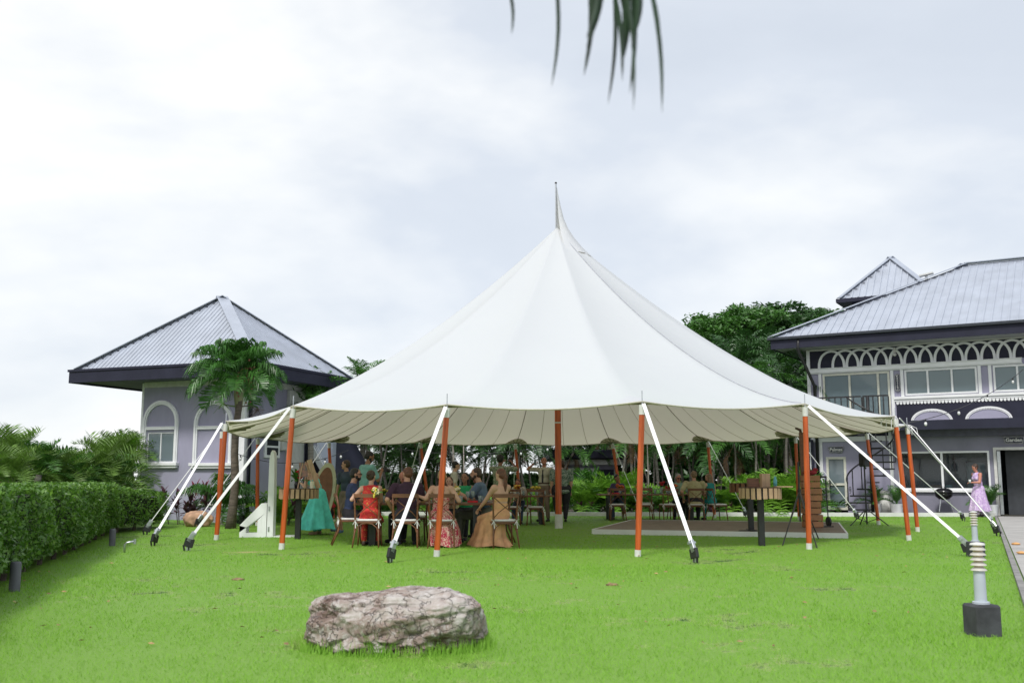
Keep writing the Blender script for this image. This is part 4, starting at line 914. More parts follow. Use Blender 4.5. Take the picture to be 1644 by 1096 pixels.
# broad leafy trees
def leafy_tree(loc, h, crown, label, seed, mt, nleaf=9000, lsz=.16, trunk_r=.25, group=None):
    rs = np.random.RandomState(seed); e_ = empty('leafy_tree', loc, 0, label, 'tree', group); r = random.Random(seed); m_ = MB()
    m_.tube([(0, 0, -.1), (.1, 0, h * .25), (0, .1, h * .5)], [trunk_r * 1.3, trunk_r, trunk_r * .8], 10)
    cl = []
    for (cx, cy, cz, rx, rz) in crown:
        m_.tube([(0, .1, h * .45), (cx * .5, cy * .5, (h * .45 + cz) * .52), (cx, cy, cz - rz * .2)], [trunk_r * .6, trunk_r * .35, trunk_r * .12], 6)
        for k in range(int(18 * rx)):
            d = Vector((r.gauss(0, 1), r.gauss(0, 1), r.gauss(.2, .8))).normalized() * r.uniform(.55, 1.0); cl.append((cx + d.x * rx, cy + d.y * rx, cz + d.z * rz, r.uniform(.35, .75)))
    m_.build('trunk', barkd, e_, smooth=True)
    cl = np.array(cl); pick = rs.randint(0, len(cl), nleaf); c = cl[pick]; d = rs.normal(0, 1, (nleaf, 3)); d /= np.linalg.norm(d, axis=1)[:, None]
    P = c[:, :3] + d * c[:, 3:4] * np.array([1.25, 1.25, .5]) * rs.uniform(.3, 1, (nleaf, 1))
    a = rs.normal(0, 1, (nleaf, 3)); a[:, 2] *= .5; a /= np.linalg.norm(a, axis=1)[:, None]; b = np.cross(a, rs.normal(0, 1, (nleaf, 3))); b /= np.linalg.norm(b, axis=1)[:, None]
    s = lsz * rs.uniform(.6, 1.3, (nleaf, 1)); V = np.stack([P - a * s, P - b * s * .35, P + a * s, P + b * s * .35], 1).reshape(-1, 3)
    link('crown', np_mesh('crown', V, np.arange(nleaf * 4).reshape(-1, 4), mt), e_); return e_
def crown_px(loc, blobs, Y):
    o = []
    for px, py, rx, rz in blobs: p = AT(px, py, Y + rnd.uniform(-1, 1)); o.append((p.x - loc[0], p.y - loc[1], p.z, rx, rz))
    return o
ty = 52
L1 = ((1170 - 822) / 1606 * ty, ty, 0)
leafy_tree(L1, 9, crown_px(L1, [(1130, 522, 1.0, .5), (1165, 530, 1.6, .9), (1205, 515, 1.8, .9), (1195, 555, 2.2, 1.1), (1150, 560, 1.6, 1.0)], ty), 'broad dark green spreading tree behind the right slope of the tent', 3, greenm, 17000, .14)
L2 = ((1270 - 822) / 1606 * 54, 54, 0)
leafy_tree(L2, 9, crown_px(L2, [(1255, 508, 1.8, .8), (1240, 540, 2.2, 1.2), (1290, 525, 2.0, .9), (1225, 570, 2.0, 1.2), (1320, 515, 1.6, .5)], 54), 'broad green tree rising behind the corner of the house roof', 4, greend, 15000, .15)
for i, (px, py, s_) in enumerate(((1180, 590, 1.0), (1225, 600, 1.2), (1262, 610, 1.2), (1285, 640, 1.1), (1150, 600, 1.0), (1320, 545, .8))):
    Y = 45 + i; T = AT(px, py, Y); palm((T.x, Y, 0), T.z, .12, 20, FP_dark if i != 5 else FP_back, ('tall palm crown just above the middle of the right tent slope', 'tall palm crown left of the house eave corner', 'tall palm crown under the house eave corner', 'palm crown beside the house downpipe', 'leftmost tall palm crown above the right tent slope', 'palm crown showing behind the house roof hip')[i], 'tall palms between tent and house', seed=600 + i, s=1.15 * s_, levels=(0, 1, 2, 3, 4), skirt=3)
# dark screen of low trees far behind the stand
for i in range(9):
    px = [1010, 1060, 1110, 1160, 1210, 1260, 1300, 590, 690][i]; Y = 50 + (i % 3) * 2; X = (px - 822) / 1606 * Y
    leafy_tree((X, Y, 0), 4, [(0, 0, 1.8, 1.9, 1.7), (.6, 0, 3.2, 1.6, 1.2)] if i < 7 else [(0, 0, .9, 2.4, .6)], 'dense dark shrub tree far behind the palm stand', 700 + i, greend, 5000, .2, .15, 'dense shrub trees behind the palms')
e_ = empty('back_hedge', (0, 0, 0), 0, 'dark clipped hedge seen between the palm trunks behind the table', 'hedge')
rs = np.random.RandomState(8); n = 9000; X = rs.uniform(-6.2, 1.6, n); Zz = rs.uniform(0.0, 1.45, n); Yy = 46 + rs.uniform(-.1, .1, n); P = np.c_[X, Yy, Zz]; a = rs.normal(0, 1, (n, 3)); a /= np.linalg.norm(a, axis=1)[:, None]; b_ = np.cross(a, rs.normal(0, 1, (n, 3))); b_ /= np.linalg.norm(b_, axis=1)[:, None]
V = np.stack([P - a * .09, P - b_ * .04, P + a * .09, P + b_ * .04], 1).reshape(-1, 3); link('foliage', np_mesh('foliage', V, np.arange(n * 4).reshape(-1, 4), greend), e_)
m_ = MB(); m_.box(-6.2, 1.6, 46.1, 46.7, 0, 1.4); m_.build('stems', barkd, e_)

# clipped hedge, left
def hedge(path, label, H=(1.05, .8), wid=1.1, seed=1, dens=900):
    rs = np.random.RandomState(seed); e_ = empty('hedge', (0, 0, 0), 0, label, 'hedge'); allP = []; allN = []
    core = MB()
    tot = sum((Vector(path[i + 1]) - Vector(path[i])).length for i in range(len(path) - 1)); run = 0
    for i in range(len(path) - 1):
        a, b = Vector((*path[i], 0)), Vector((*path[i + 1], 0)); d = (b - a); L = d.length; d.normalize(); nl = Vector((-d.y, d.x, 0)); nl = nl if nl.x < 0 else -nl
        h0 = H[0] if a.y < 20.4 else H[0] + (H[1] - H[0]) * min(1, (a.y - 20.4) / 4); h1 = H[0] if b.y < 20.4 else H[0] + (H[1] - H[0]) * min(1, (b.y - 20.4) / 4)
        near = 1.0 if a.y < 16 else .6
        nf = int(L * (h0 + h1) / 2 * dens * near); u = rs.uniform(-.03, 1.03, nf); z = rs.uniform(.10, 1, nf) ** .9 * (h0 + (h1 - h0) * u); bulge = .05 * np.sin(u * L * 2.1 + 1) + .05 * np.sin(z * 6 + u * L * 3) + .14 * (z < .3) * (.3 - z) / .3 * 2
        P = np.outer(1 - u, np.array(a)) + np.outer(u, np.array(b)) + np.outer(bulge + rs.uniform(-.05, .1, nf), np.array(nl)); P[:, 2] = z; allP.append(P); allN.append(np.tile(-np.array(nl), (nf, 1)))
        nt_ = int(L * wid * dens * near); u = rs.uniform(-.03, 1.03, nt_); w_ = rs.uniform(0, 1, nt_); P = np.outer(1 - u, np.array(a)) + np.outer(u, np.array(b)) + np.outer(w_ * wid, np.array(nl)); P[:, 2] = (h0 + (h1 - h0) * u) + rs.uniform(-.05, .035, nt_) + .02 * np.sin(u * L * 5); allP.append(P); allN.append(np.tile(np.array([0, 0, 1.0]), (nt_, 1)))
        c0, c1 = a + nl * .16, b + nl * .16; c2, c3 = b + nl * wid, a + nl * wid
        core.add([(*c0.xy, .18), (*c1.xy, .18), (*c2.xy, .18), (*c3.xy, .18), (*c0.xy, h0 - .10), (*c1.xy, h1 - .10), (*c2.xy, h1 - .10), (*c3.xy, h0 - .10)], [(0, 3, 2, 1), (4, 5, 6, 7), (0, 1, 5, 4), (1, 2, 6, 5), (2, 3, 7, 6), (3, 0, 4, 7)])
        k = int(L / .9)
        for j in range(k):
            p = a + d * (L * (j + .5) / k) + nl * .28; m_ = MB(); m_.tube([p + Vector((0, 0, -.02)), p + Vector((.03, 0, .3))], [.035, .03], 6); m_.build('stem', barkd, e_)
    P = np.concatenate(allP); Nn = np.concatenate(allN); n = len(P)
    nr = Nn * .75 + rs.normal(0, .6, (n, 3)) + np.array([0, 0, .25]); nr /= np.linalg.norm(nr, axis=1)[:, None]
    a = np.cross(nr, rs.normal(0, 1, (n, 3))); a /= np.linalg.norm(a, axis=1)[:, None]; b = np.cross(nr, a); s = .036 * rs.uniform(.65, 1.25, (n, 1))
    V = np.stack([P - a * s, P + b * s * .5 + nr * .006, P + a * s * 1.2, P - b * s * .5 + nr * .006], 1).reshape(-1, 3)
    link('foliage', np_mesh('foliage', V, np.arange(n * 4).reshape(-1, 4), hedgel), e_); tag(core.build('shade_core', mat('shade_core', (.012, .02, .008), .95, .4, 8), e_), None)  # solid core coloured near black to paint the shade inside the hedge
hedgel = mat('hedge_leaf', (.045, .13, .018), .34, .6, 5.0, trans=.3, c2=(.16, .31, .04))
for el in hedgel.node_tree.nodes:
    if el.type == 'TEX_NOISE': el.inputs['Scale'].default_value = 9
hedge([(-3.6, 5.0), (-5.2, 10.3), (-6.6, 15.5), (-8.0, 20.3)], 'long clipped green hedge along the left side of the lawn', seed=1)
hedge([(-8.05, 20.45), (-8.4, 21.7), (-8.45, 24.9)], 'short lower hedge section continuing towards the pavilion', seed=2)

# cordyline and croton plants
def leaf_mesh(L, w, mt, name='leaf', up=70, bend=70):
    m = MB(); n = 5; p = Vector(); prev = None; vs = []; fs = []
    for i in range(n + 1):
        a = R(up - bend * (i / n) ** 1.4); ww = w * math.sin(math.pi * (.08 + .9 * i / n)) ** .8 * .5
        vs += [p + Vector((0, -ww, ww * .25)), p, p + Vector((0, ww, ww * .25))]; p = p + Vector((math.cos(a), 0, math.sin(a))) * L / n
    for i in range(n): k = 3 * i; fs += [(k, k + 1, k + 4, k + 3), (k + 1, k + 2, k + 5, k + 4)]
    m.add(vs, fs); return m.mesh(name, mt)
LR = [leaf_mesh(.42, .10, redl, up=u, bend=b) for u, b in ((80, 25), (62, 50), (38, 60))]
LC = [leaf_mesh(.24, .10, purpl, up=u, bend=b) for u, b in ((75, 40), (50, 60), (20, 60))]
LG = [leaf_mesh(.34, .08, greenm, up=u, bend=b) for u, b in ((75, 40), (50, 60), (20, 60))]
def rosette(p, stems, hs_, leaves, mats_, label, s=1.0, seed=0, group=None, nm='cordyline_plant', spread=.35):
    r = random.Random(seed); e_ = empty(nm, p, 0, label, 'plant', group)
    for k in range(stems):
        b0 = Vector((r.uniform(-spread, spread), r.uniform(-spread, spread), 0)); tp = b0 * 1.3 + Vector((0, 0, r.uniform(*hs_))); m = MB(); m.tube([b0, tp], [.014, .009], 5); m.build('stem', barkd, e_)
        for i in range(leaves): link('leaf', mats_[min(2, int(3 * i / leaves))], e_, b0.lerp(tp, 1 - .6 * i / leaves), (r.uniform(-.2, .2), r.uniform(-.2, .2), i * 2.4 + r.random()), s * r.uniform(.8, 1.15))
def GA(px, py): return G(px, py)
rosette(GA(303, 841), 9, (.35, .85), 13, LC, 'bronze leaved croton bush at the end of the hedge', 1.0, 1, spread=.5)
rosette(GA(305, 838), 3, (.75, .95), 9, LR, 'red cordyline shoots above the croton bush', .8, 2, spread=.3)
rosette(G(330, 836), 1, (.55, .7), 11, LR, 'single red cordyline right of the croton bush', .85, 3, spread=.02)
rosette(G(500, 842), 6, (.15, .5), 12, LC, 'dark red leaved bush behind the white board', 1.0, 4, spread=.45)
rosette(G(455, 843), 4, (.15, .35), 10, LG, 'low green leafy plant between board and cocktail table', .9, 5, spread=.3)
for i in range(7): rosette(Vector((-2.0 + i * 1.5, 33.75, 0.02)), 4, (.1, .3), 9, LG if i % 3 else LC, 'low leafy plant along the kerb, %s from the left' % ('first', 'second', 'third', 'fourth', 'fifth', 'sixth', 'seventh')[i], 1.0, 10 + i, 'low plants along the kerb', nm='low_plant')
# rocks
def rock(name, p, r, mt, label, seed, sub=5, amp=.25, freq=1.5, cat='rock', fn=None):
    bm = bmesh.new(); bmesh.ops.create_icosphere(bm, subdivisions=sub, radius=1.0)
    for v in bm.verts:
        c = v.co.normalized(); o = Vector((seed * 7.1, seed * 3.3, 0)); dd = 1 + amp * noise.noise(c * freq + o) + amp * .45 * noise.noise(c * freq * 2.6 + o) + amp * .2 * noise.noise(c * freq * 6 + o) + amp * .10 * abs(noise.noise(c * freq * 14 + o))
        q_ = c * dd
        if fn: q_ = fn(c, q_)
        v.co = Vector((q_.x * r[0], q_.y * r[1], q_.z * r[2]))
    me = bpy.data.meshes.new(name); bm.to_mesh(me); bm.free(); me.materials.append(mt); me.polygons.foreach_set('use_smooth', [True] * len(me.polygons))
    o = link(name, me, None, p); tag(o, label, cat); return o
def stone_mat(name):
    m = bpy.data.materials.new(name); m.use_nodes = True; t = m.node_tree; b = t.nodes['Principled BSDF']; b.inputs['Roughness'].default_value = .88; b.inputs['Specular IOR Level'].default_value = .3
    g = t.nodes.new('ShaderNodeTexCoord'); L = t.links.new
    def nz(s, d=6, dist=0, ro=.6):
        n = t.nodes.new('ShaderNodeTexNoise'); n.inputs['Scale'].default_value = s; n.inputs['Detail'].default_value = d; n.inputs['Distortion'].default_value = dist; n.inputs['Roughness'].default_value = ro; L(g.outputs['Object'], n.inputs['Vector']); return n
    def rp(src, st):
        r = t.nodes.new('ShaderNodeValToRGB'); el = r.color_ramp.elements; el[0].position, el[0].color = st[0][0], (*st[0][1], 1); el[1].position, el[1].color = st[-1][0], (*st[-1][1], 1)
        for p, c in st[1:-1]: k = el.new(p); k.color = (*c, 1)
        L(src, r.inputs['Fac']); return r
    a = rp(nz(3.2, 8, .8).outputs['Fac'], [(.34, (.13, .085, .07)), (.44, (.26, .20, .175)), (.53, (.36, .315, .285)), (.66, (.48, .45, .43))])
    w = rp(nz(14, 8, 1.0, .7).outputs['Fac'], [(.5, (0, 0, 0)), (.66, (1, 1, 1))]); mc = t.nodes.new('ShaderNodeMixRGB'); mc.inputs['Color2'].default_value = (.56, .54, .53, 1)
    mu = t.nodes.new('ShaderNodeMath'); mu.operation = 'MULTIPLY'; mu.inputs[1].default_value = .7; L(w.outputs[0], mu.inputs[0]); L(mu.outputs[0], mc.inputs['Fac']); L(a.outputs[0], mc.inputs['Color1'])
    r2 = rp(nz(2.1, 5, .4).outputs['Fac'], [(.56, (0, 0, 0)), (.72, (1, 1, 1))]); m2 = t.nodes.new('ShaderNodeMixRGB'); m2.inputs['Color2'].default_value = (.20, .095, .065, 1)
    m5 = t.nodes.new('ShaderNodeMath'); m5.operation = 'MULTIPLY'; m5.inputs[1].default_value = .6; L(r2.outputs[0], m5.inputs[0]); L(m5.outputs[0], m2.inputs['Fac']); L(mc.outputs[0], m2.inputs['Color1'])
    vo = t.nodes.new('ShaderNodeTexVoronoi'); vo.feature = 'DISTANCE_TO_EDGE'; vo.inputs['Scale'].default_value = 6.5; wv = t.nodes.new('ShaderNodeVectorMath'); wv.operation = 'MULTIPLY_ADD'; wv.inputs[1].default_value = (.6, .6, .6)
    L(nz(4, 4).outputs['Color'], wv.inputs[0]); L(g.outputs['Object'], wv.inputs[2]); L(wv.outputs[0], vo.inputs['Vector'])
    cr_ = rp(vo.outputs['Distance'], [(.0, (.25, .25, .25)), (.035, (1, 1, 1))]); m3 = t.nodes.new('ShaderNodeMixRGB'); m3.blend_type = 'MULTIPLY'; m3.inputs['Fac'].default_value = .15; L(m2.outputs[0], m3.inputs['Color1']); L(cr_.outputs[0], m3.inputs['Color2']); L(m3.outputs[0], b.inputs['Base Color'])
    ad = t.nodes.new('ShaderNodeMath'); ad.operation = 'MULTIPLY_ADD'; ad.inputs[1].default_value = .5; L(nz(22, 8, 0, .7).outputs['Fac'], ad.inputs[0]); L(cr_.outputs[0], ad.inputs[2])
    bp = t.nodes.new('ShaderNodeBump'); bp.inputs['Strength'].default_value = .9; bp.inputs['Distance'].default_value = .03; L(ad.outputs[0], bp.inputs['Height']); L(bp.outputs[0], b.inputs['Normal']); return m
stone = stone_mat('lichen_stone')
bc = G(622, 1051)
def bfn(c, q):
    x = q.x; y = q.y; z = q.z
    # flattened sides, saddle between two humps
    x = math.copysign(min(abs(x) ** .80, 1.05), x) if x else 0
    z = math.copysign(min(abs(z) ** .62, .98), z) if z else 0
    y = math.copysign(abs(y) ** .85, y) if y else 0
    sad = math.exp(-((x + .28) / .22) ** 2); z -= .12 * sad * max(0, z); z *= (1.0 + .07 * x)
    g_ = abs(noise.noise(Vector((x * 2.6 + 4, y * 2.6, z * 1.6)))); k = 1 - .05 * max(0, .10 - g_) / .10; k += .05 * noise.noise(Vector((x * 6, y * 6, z * 3))) + .03 * abs(noise.noise(Vector((x * 13, y * 13, z * 6))))
    if z < -.2 and x > .45: k *= 1 - .25 * (-z - .2)
    return Vector((x, y * k, z * k))
bl = rock('boulder', (bc.x, bc.y + .34, .172), (.62, .42, .222), stone, 'big low reddish grey boulder lying alone on the front lawn', 3, 7, .17, 1.7, 'boulder', bfn)
bl.rotation_euler = (0, 0, R(-3))
rock('rock', G(312, 846) + Vector((0, .3, .16)), (.34, .25, .24), mat('tan_stone', (.42, .26, .17), .9, .3, 5, .5, 25), 'small tan rock beside the croton bush', 5, 4)
for i, (px, py, lb) in enumerate(((1631, 877, 'orange pebble stone on the concrete path edge, further one'), (1640, 892, 'orange pebble stone on the concrete path edge, nearer one'))):
    rock('pebble', G(px, py) + Vector((0, 0, .05)), (.07, .06, .025), mat('orange_stone', (.55, .30, .12), .8, .3, 8), lb, 8 + i, 3, cat='stone')
# tufts of long grass against the boulder
rs = np.random.RandomState(4); e_ = empty('grass_tuft', (bc.x - .03, bc.y - .05, 0), 0, 'tuft of long grass growing against the boulder', 'grass tuft')
n = 90; a = rs.uniform(0, 6.28, n); h = rs.uniform(.08, .19, n); o_ = rs.uniform(.0, .06, n); V = np.zeros((n, 3, 3)); cx = np.cos(a); sy_ = np.sin(a)
V[:, 0] = np.c_[cx * o_ - .003, sy_ * o_, 0 * a]; V[:, 1] = np.c_[cx * o_ + .004, sy_ * o_, 0 * a]; V[:, 2] = np.c_[cx * (o_ + h * .7), sy_ * (o_ * .5) - .05 * rs.rand(n), h]
link('blades', np_mesh('blades', V.reshape(-1, 3), np.arange(3 * n).reshape(-1, 3), greenl), e_)
# long grass skirt at the boulder foot
n = 1500; a = rs.uniform(0, 6.28, n); rx = .66 + rs.normal(0, .03, n); X = bc.x + np.cos(a) * rx; Y = bc.y + .36 + np.sin(a) * rx * .66; h = rs.uniform(.04, .12, n); V = np.zeros((n, 3, 3)); V[:, 0] = np.c_[X - .003, Y, 0 * a]; V[:, 1] = np.c_[X + .003, Y, 0 * a]; V[:, 2] = np.c_[X + rs.normal(0, .02, n), Y + rs.normal(0, .02, n), h]
tag(link('grass', np_mesh('grass', V.reshape(-1, 3), np.arange(3 * n).reshape(-1, 3), MATS.get('x') or grass.data.materials[0])), 'longer unmown grass fringe round the foot of the boulder', 'grass', kind='stuff')

# overhanging palm frond near the camera
frm = mat('frond_dark', (.012, .035, .012), .45, .4, 8)
e_ = empty('overhanging_frond', (0, 0, 0), 0, 'dark palm leaflets hanging into view from above, out of focus', 'palm frond')
Yf = 2.1; P_ = [AT(700, -60, Yf) + Vector((-.8, -.9, .9)), AT(800, -90, Yf), AT(900, -70, Yf), AT(1000, -50, Yf), AT(1070, -35, Yf)]
m_ = MB(); m_.tube(P_, [.014, .010, .008, .006, .003], 6); m_.build('rachis', greenm, e_, smooth=True)
for px0, px1, py1, w in ((808, 820, 55, 9), (892, 884, 140, 10), (946, 936, 122, 14), (968, 940, 75, 11), (985, 975, 168, 11), (1000, 996, 105, 22), (1012, 1010, 150, 13), (1020, 1012, 76, 12), (1000, 1016, 176, 9), (1040, 1062, 180, 11), (1038, 1058, 100, 8), (960, 940, 60, 12), (990, 1004, 60, 24), (978, 998, 130, 12), (1022, 1016, 60, 16), (950, 938, 100, 14)):
    a, b = AT(px0, -45, Yf), AT(px1, py1, Yf + rnd.uniform(-.1, .1)); w = w * Yf / 1598 * .7; m_ = MB(); n = 8; vs = []; fs = []
    for i in range(n + 1):
        t = i / n; c = a.lerp(b, t) + Vector((.012 * math.sin(t * 3), 0, 0)); ww = w * (math.sin(math.pi * (.25 + .75 * t)) ** .6 if t < 1 else 0) * .5; vs += [c + Vector((-ww, .006, 0)), c, c + Vector((ww, .006, 0))]
    for i in range(n): k = 3 * i; fs += [(k, k + 1, k + 4, k + 3), (k + 1, k + 2, k + 5, k + 4)]
    m_.add(vs, fs); m_.build('leaflet', frm, e_)

# fallen leaves and crumbs on the lawn
rl = random.Random(44); m_ = MB()
for i in range(150):
    Y = rl.uniform(7, 20); X = rl.uniform(-.5, .44) * Y
    if X < -5.2 - (Y - 10) * .28: continue
    a = rl.uniform(0, 6.28); s_ = rl.uniform(.012, .035); c, d = math.cos(a) * s_, math.sin(a) * s_; z = .022
    m_.add([(X - c, Y - d, z), (X + d * .45, Y - c * .45, z + .012), (X + c, Y + d, z + .006), (X - d * .45, Y + c * .45, z)], [(0, 1, 2), (0, 2, 3)])
tag(m_.build('fallen_leaves', mat('dry_leaf', (.30, .20, .09), .8, .5, 12)), 'small dry leaves scattered over the lawn', 'leaf litter', kind='stuff')
for i, (px, py) in enumerate(((382, 931), (983, 940))):
    rock('clod', G(px, py) + Vector((0, 0, .008)), (.07, .05, .022), mat('clod_brown', (.22, .15, .08), .9, .4, 20, .4), ('small brown clod on the lawn left of the boulder' if i == 0 else 'small brown clod on the lawn right of centre'), 21 + i, 3, .4, 3)
# ---------------------------------------------------------------- furniture under the tent
def make_chair():
    e_ = empty('cross_back_chair'); B = []
    w, d, sh, bh = .21, .20, .43, .88
    for s in (-1, 1):
        m = MB(); m.tube([(s * .19, .17, sh), (s * .20, .185, .2), (s * .21, .21, 0)], [.018, .016, .013], 8); m.build('leg', woodb, e_, smooth=True)
        m = MB(); m.tube([(s * .225, -.33, 0), (s * .205, -.22, sh * .6), (s * .20, -.19, sh), (s * .21, -.22, .68), (s * .215, -.265, bh)], [.013, .017, .018, .016, .015], 8); m.build('leg', woodb, e_, smooth=True)
        m = MB(); m.tube([(s * .20, -.19, .5), (s * .11, -.20, .60), (-s * .02, -.215, .70), (-s * .20, -.25, bh - .03)], [.009] * 4, 6); m.build('cross_bar', woodb, e_, smooth=True)
        m = MB(); m.tube([(s * .205, -.24, .22), (s * .17, -.21, .34), (s * .09, -.195, .40), (0, -.19, .41)], [.009] * 4, 6); m.build('arch_brace', woodb, e_, smooth=True)
        m = MB(); c = Vector((s * .2, -.21, sh + .03))
        for dx, dz in ((-.04, -.07), (.045, -.09), (.05, .03), (-.045, .03), (.01, -.13)): m.bar(c, c + Vector((dx, -.02, dz)), .014, .004)
        m.build('ribbon_tie', cush, e_)
    m = MB(); m.prism([(-.23, .20), (-.20, -.20), (.20, -.20), (.23, .20), (.12, .235), (-.12, .235)], lambda a, b, z: (a, b, z), sh - .02, sh + .012); m.build('seat', woodb, e_, bevel=.006)
    m = MB(); m.prism([(-.21, .19), (-.185, -.18), (.185, -.18), (.21, .19), (.1, .22), (-.1, .22)], lambda a, b, z: (a, b, z), sh + .013, sh + .05); m.build('seat_cushion', cush, e_, bevel=.014)
    m = MB(); m.add(*(lambda: ([Vector((x, -.265 - .035 * (1 - (x / .22) ** 2) + yy, z)) for x in [-.225 + .045 * i for i in range(11)] for yy in (-.012, .012) for z in (bh - .03, bh + .035)], [f for i in range(10) for f in ((4 * i, 4 * i + 4, 4 * i + 5, 4 * i + 1), (4 * i + 2, 4 * i + 3, 4 * i + 7, 4 * i + 6), (4 * i + 1, 4 * i + 5, 4 * i + 7, 4 * i + 3), (4 * i, 4 * i + 2, 4 * i + 6, 4 * i + 4))] + [(0, 1, 3, 2), (40, 42, 43, 41)]))()); m.build('top_rail', woodb, e_, bevel=.0)
    return e_
chair0 = make_chair(); used = [False]
def chair(x, y, rz, label, group):
    c = chair0 if not used[0] else copy_tree(chair0); used[0] = True
    c.location = (x, y, 0); c.rotation_euler = (0, 0, R(rz)); c['label'] = label; c['category'] = 'chair'; c['group'] = group
def table(x, y, L, Wd, rz, label, top=woodb, h=.745, planks=5):
    e_ = empty('banquet_table', (x, y, 0), R(rz), label, 'table', 'long wooden banquet tables')
    for i in range(planks):
        m = MB(); y0 = -Wd / 2 + Wd * i / planks; m.box(-L / 2, L / 2, y0 + .002, y0 + Wd / planks - .002, h - .035, h); m.build('plank', top, e_, bevel=.003)
    for sx_ in (-1, 1):
        for sy_ in (-1, 1):
            m = MB(); m.box(sx_ * (L / 2 - .33) - .06, sx_ * (L / 2 - .33) + .06, sy_ * (Wd / 2 - .14) - .05, sy_ * (Wd / 2 - .14) + .05, 0, h - .037); m.build('leg', black, e_)
        m = MB(); m.box(sx_ * (L / 2 - .33) - .055, sx_ * (L / 2 - .33) + .055, -(Wd / 2 - .195), Wd / 2 - .195, h - .11, h - .04); m.build('apron', black, e_)
    return e_
T1 = Vector((-1.55, 18.25, 0)); table(T1.x, T1.y, 2.5, .95, 0, 'front banquet table where the maroon shirted man and red dressed woman sit')
T2 = Vector((-1.35, 20.3, 0)); table(T2.x, T2.y, 2.4, .9, 0, 'second banquet table behind the front one, with the woman in green')
T3 = Vector((.30, 26.6, 0)); table(T3.x, T3.y, 1.6, .9, 0, 'small banquet table behind the woman in peach')
T4 = Vector((4.0, 29.4, 0)); table(T4.x, T4.y, 3.0, .9, 0, 'far banquet table beyond the dance floor, with orange flowers')
g1 = 'cross back chairs at the front table'; g3 = 'cross back chairs at the far tables'
chair(-2.90, 18.15, -78, 'cross back chair of the man in sunglasses at the table end', g1)
chair(-2.5, 17.62, 0, 'cross back chair holding the woman in red, flower on its rail', g1)
chair(-1.83, 17.55, 0, 'cross back chair holding the man in the maroon shirt', g1)
chair(-1.2, 17.48, 0, 'cross back chair holding the woman with the tattooed back', g1)
chair(-.16, 17.5, 12, 'cross back chair holding the woman in the long peach dress', g1)
chair(-.30, 18.9, 100, 'cross back chair of the man in the blue grey t-shirt', g1)
chair(-1.85, 19.25, 180, 'cross back chair of the bald man', g1)
for i, (x, y, rz, lb) in enumerate(((.0, 26.0, 0, 'dark cross back chair at the small table, left one'), (.60, 26.0, 0, 'dark cross back chair at the small table, right one'), (.3, 27.3, 180, 'dark cross back chair on the far side of the small table'),
        (3.0, 28.75, 0, 'empty cross back chair at the far table behind the front orange pole'), (3.75, 28.75, 0, 'empty cross back chair near the middle of the far table'), (4.45, 28.75, 8, 'empty cross back chair left of the man in beige'), (5.25, 28.7, -10, 'cross back chair holding the man in the beige shirt'), (5.85, 28.75, -70, 'cross back chair holding the blonde woman in teal'), (3.1, 30.1, 180, 'cross back chair of the woman with crossed legs'), (4.9, 30.1, 180, 'cross back chair of the grey haired man in glasses'), (4.0, 30.1, 180, 'empty cross back chair on the far side of the far table'))):
    chair(x, y, rz, lb, g3)

# things on the tables
glassm = bottle; napr = mat('red_napkin', (.55, .02, .03), .8, .1, 10); petal_o = mat('orange_petal', (.65, .16, .03), .6, .3, 20); petal_y = mat('yellow_petal', (.62, .50, .06), .6, .3, 20); petal_r = mat('red_petal', (.42, .012, .02), .6, .3, 20); petal_w = mat('cream_petal', (.7, .62, .42), .6, .2, 20)
def flower_me(mt): 
    m = MB(); 
    for k in range(7):
        a = k * .9; m.ell((.022 * math.cos(a), .022 * math.sin(a), .01), (.020, .012, .012), Matrix.Rotation(a, 3, 'Z'), n=6, m=4)
    m.ell((0, 0, .018), (.014, .014, .012), n=6, m=4); return m.mesh('flower', mt, True)
FM = [flower_me(petal_o), flower_me(petal_y), flower_me(petal_r), flower_me(petal_w)]
LSM = leaf_mesh(.11, .035, greenm, up=70, bend=60)
vi = [0]
def vase(x, y, z, label, cols, nf=9, h=.12, spread=.09, group='flower vases on the banquet tables', seed=0):
    r = random.Random(seed + int(x * 100)); e_ = empty('flower_vase', (x, y, z), 0, label, 'flower vase', group)
    m = MB(); m.lathe([(.035, 0), (.045, .04), (.038, h), (.034, h), (.032, .02)], n=12); m.build('vase', glassm, e_, smooth=True)
    for i in range(nf):
        a = r.uniform(0, 6.28); rr_ = r.uniform(0, spread); zt = h + r.uniform(.03, .14)
        link('flower', FM[r.choice(cols)], e_, (rr_ * math.cos(a), rr_ * math.sin(a), zt), (r.uniform(-.6, .6), r.uniform(-.6, .6), 0), r.uniform(1.0, 1.5))
    for i in range(12): link('leaf', LSM, e_, (0, 0, h - .01), (r.uniform(-.3, .3), 0, i * 2.4), r.uniform(.9, 1.5))
tumb = MB(); tumb.lathe([(.028, 0), (.034, .05), (.037, .12), (.034, .12), (.026, .01)], n=12); tumb_me = tumb.mesh('tumbler', glassm, True)
gobl = MB(); gobl.lathe([(.035, 0), (.006, .008), (.006, .08), (.035, .12), (.038, .17), (.030, .20), (.028, .20), (.030, .13), (.002, .09)], n=12); gob_me = gobl.mesh('goblet', glassm, True)
mj = MB(); mj.lathe([(.036, 0), (.038, .01), (.038, .08), (.030, .10), (.031, .12)], n=12); mj_me = mj.mesh('jar', mat('dark_jar', (.12, .16, .18), .2), True)
nap = MB(); nap.prism([(-.09, -.07), (.09, -.07), (.09, .07), (-.09, .07)], lambda a, b, z: (a, b, z + .02 * abs(a) * 4), 0, .03); nap_me = nap.mesh('napkin', napr)
plt = MB(); plt.lathe([(.06, 0), (.12, .012), (.125, .016), (.06, .008)], n=20); plt_me = plt.mesh('plate', white, True)
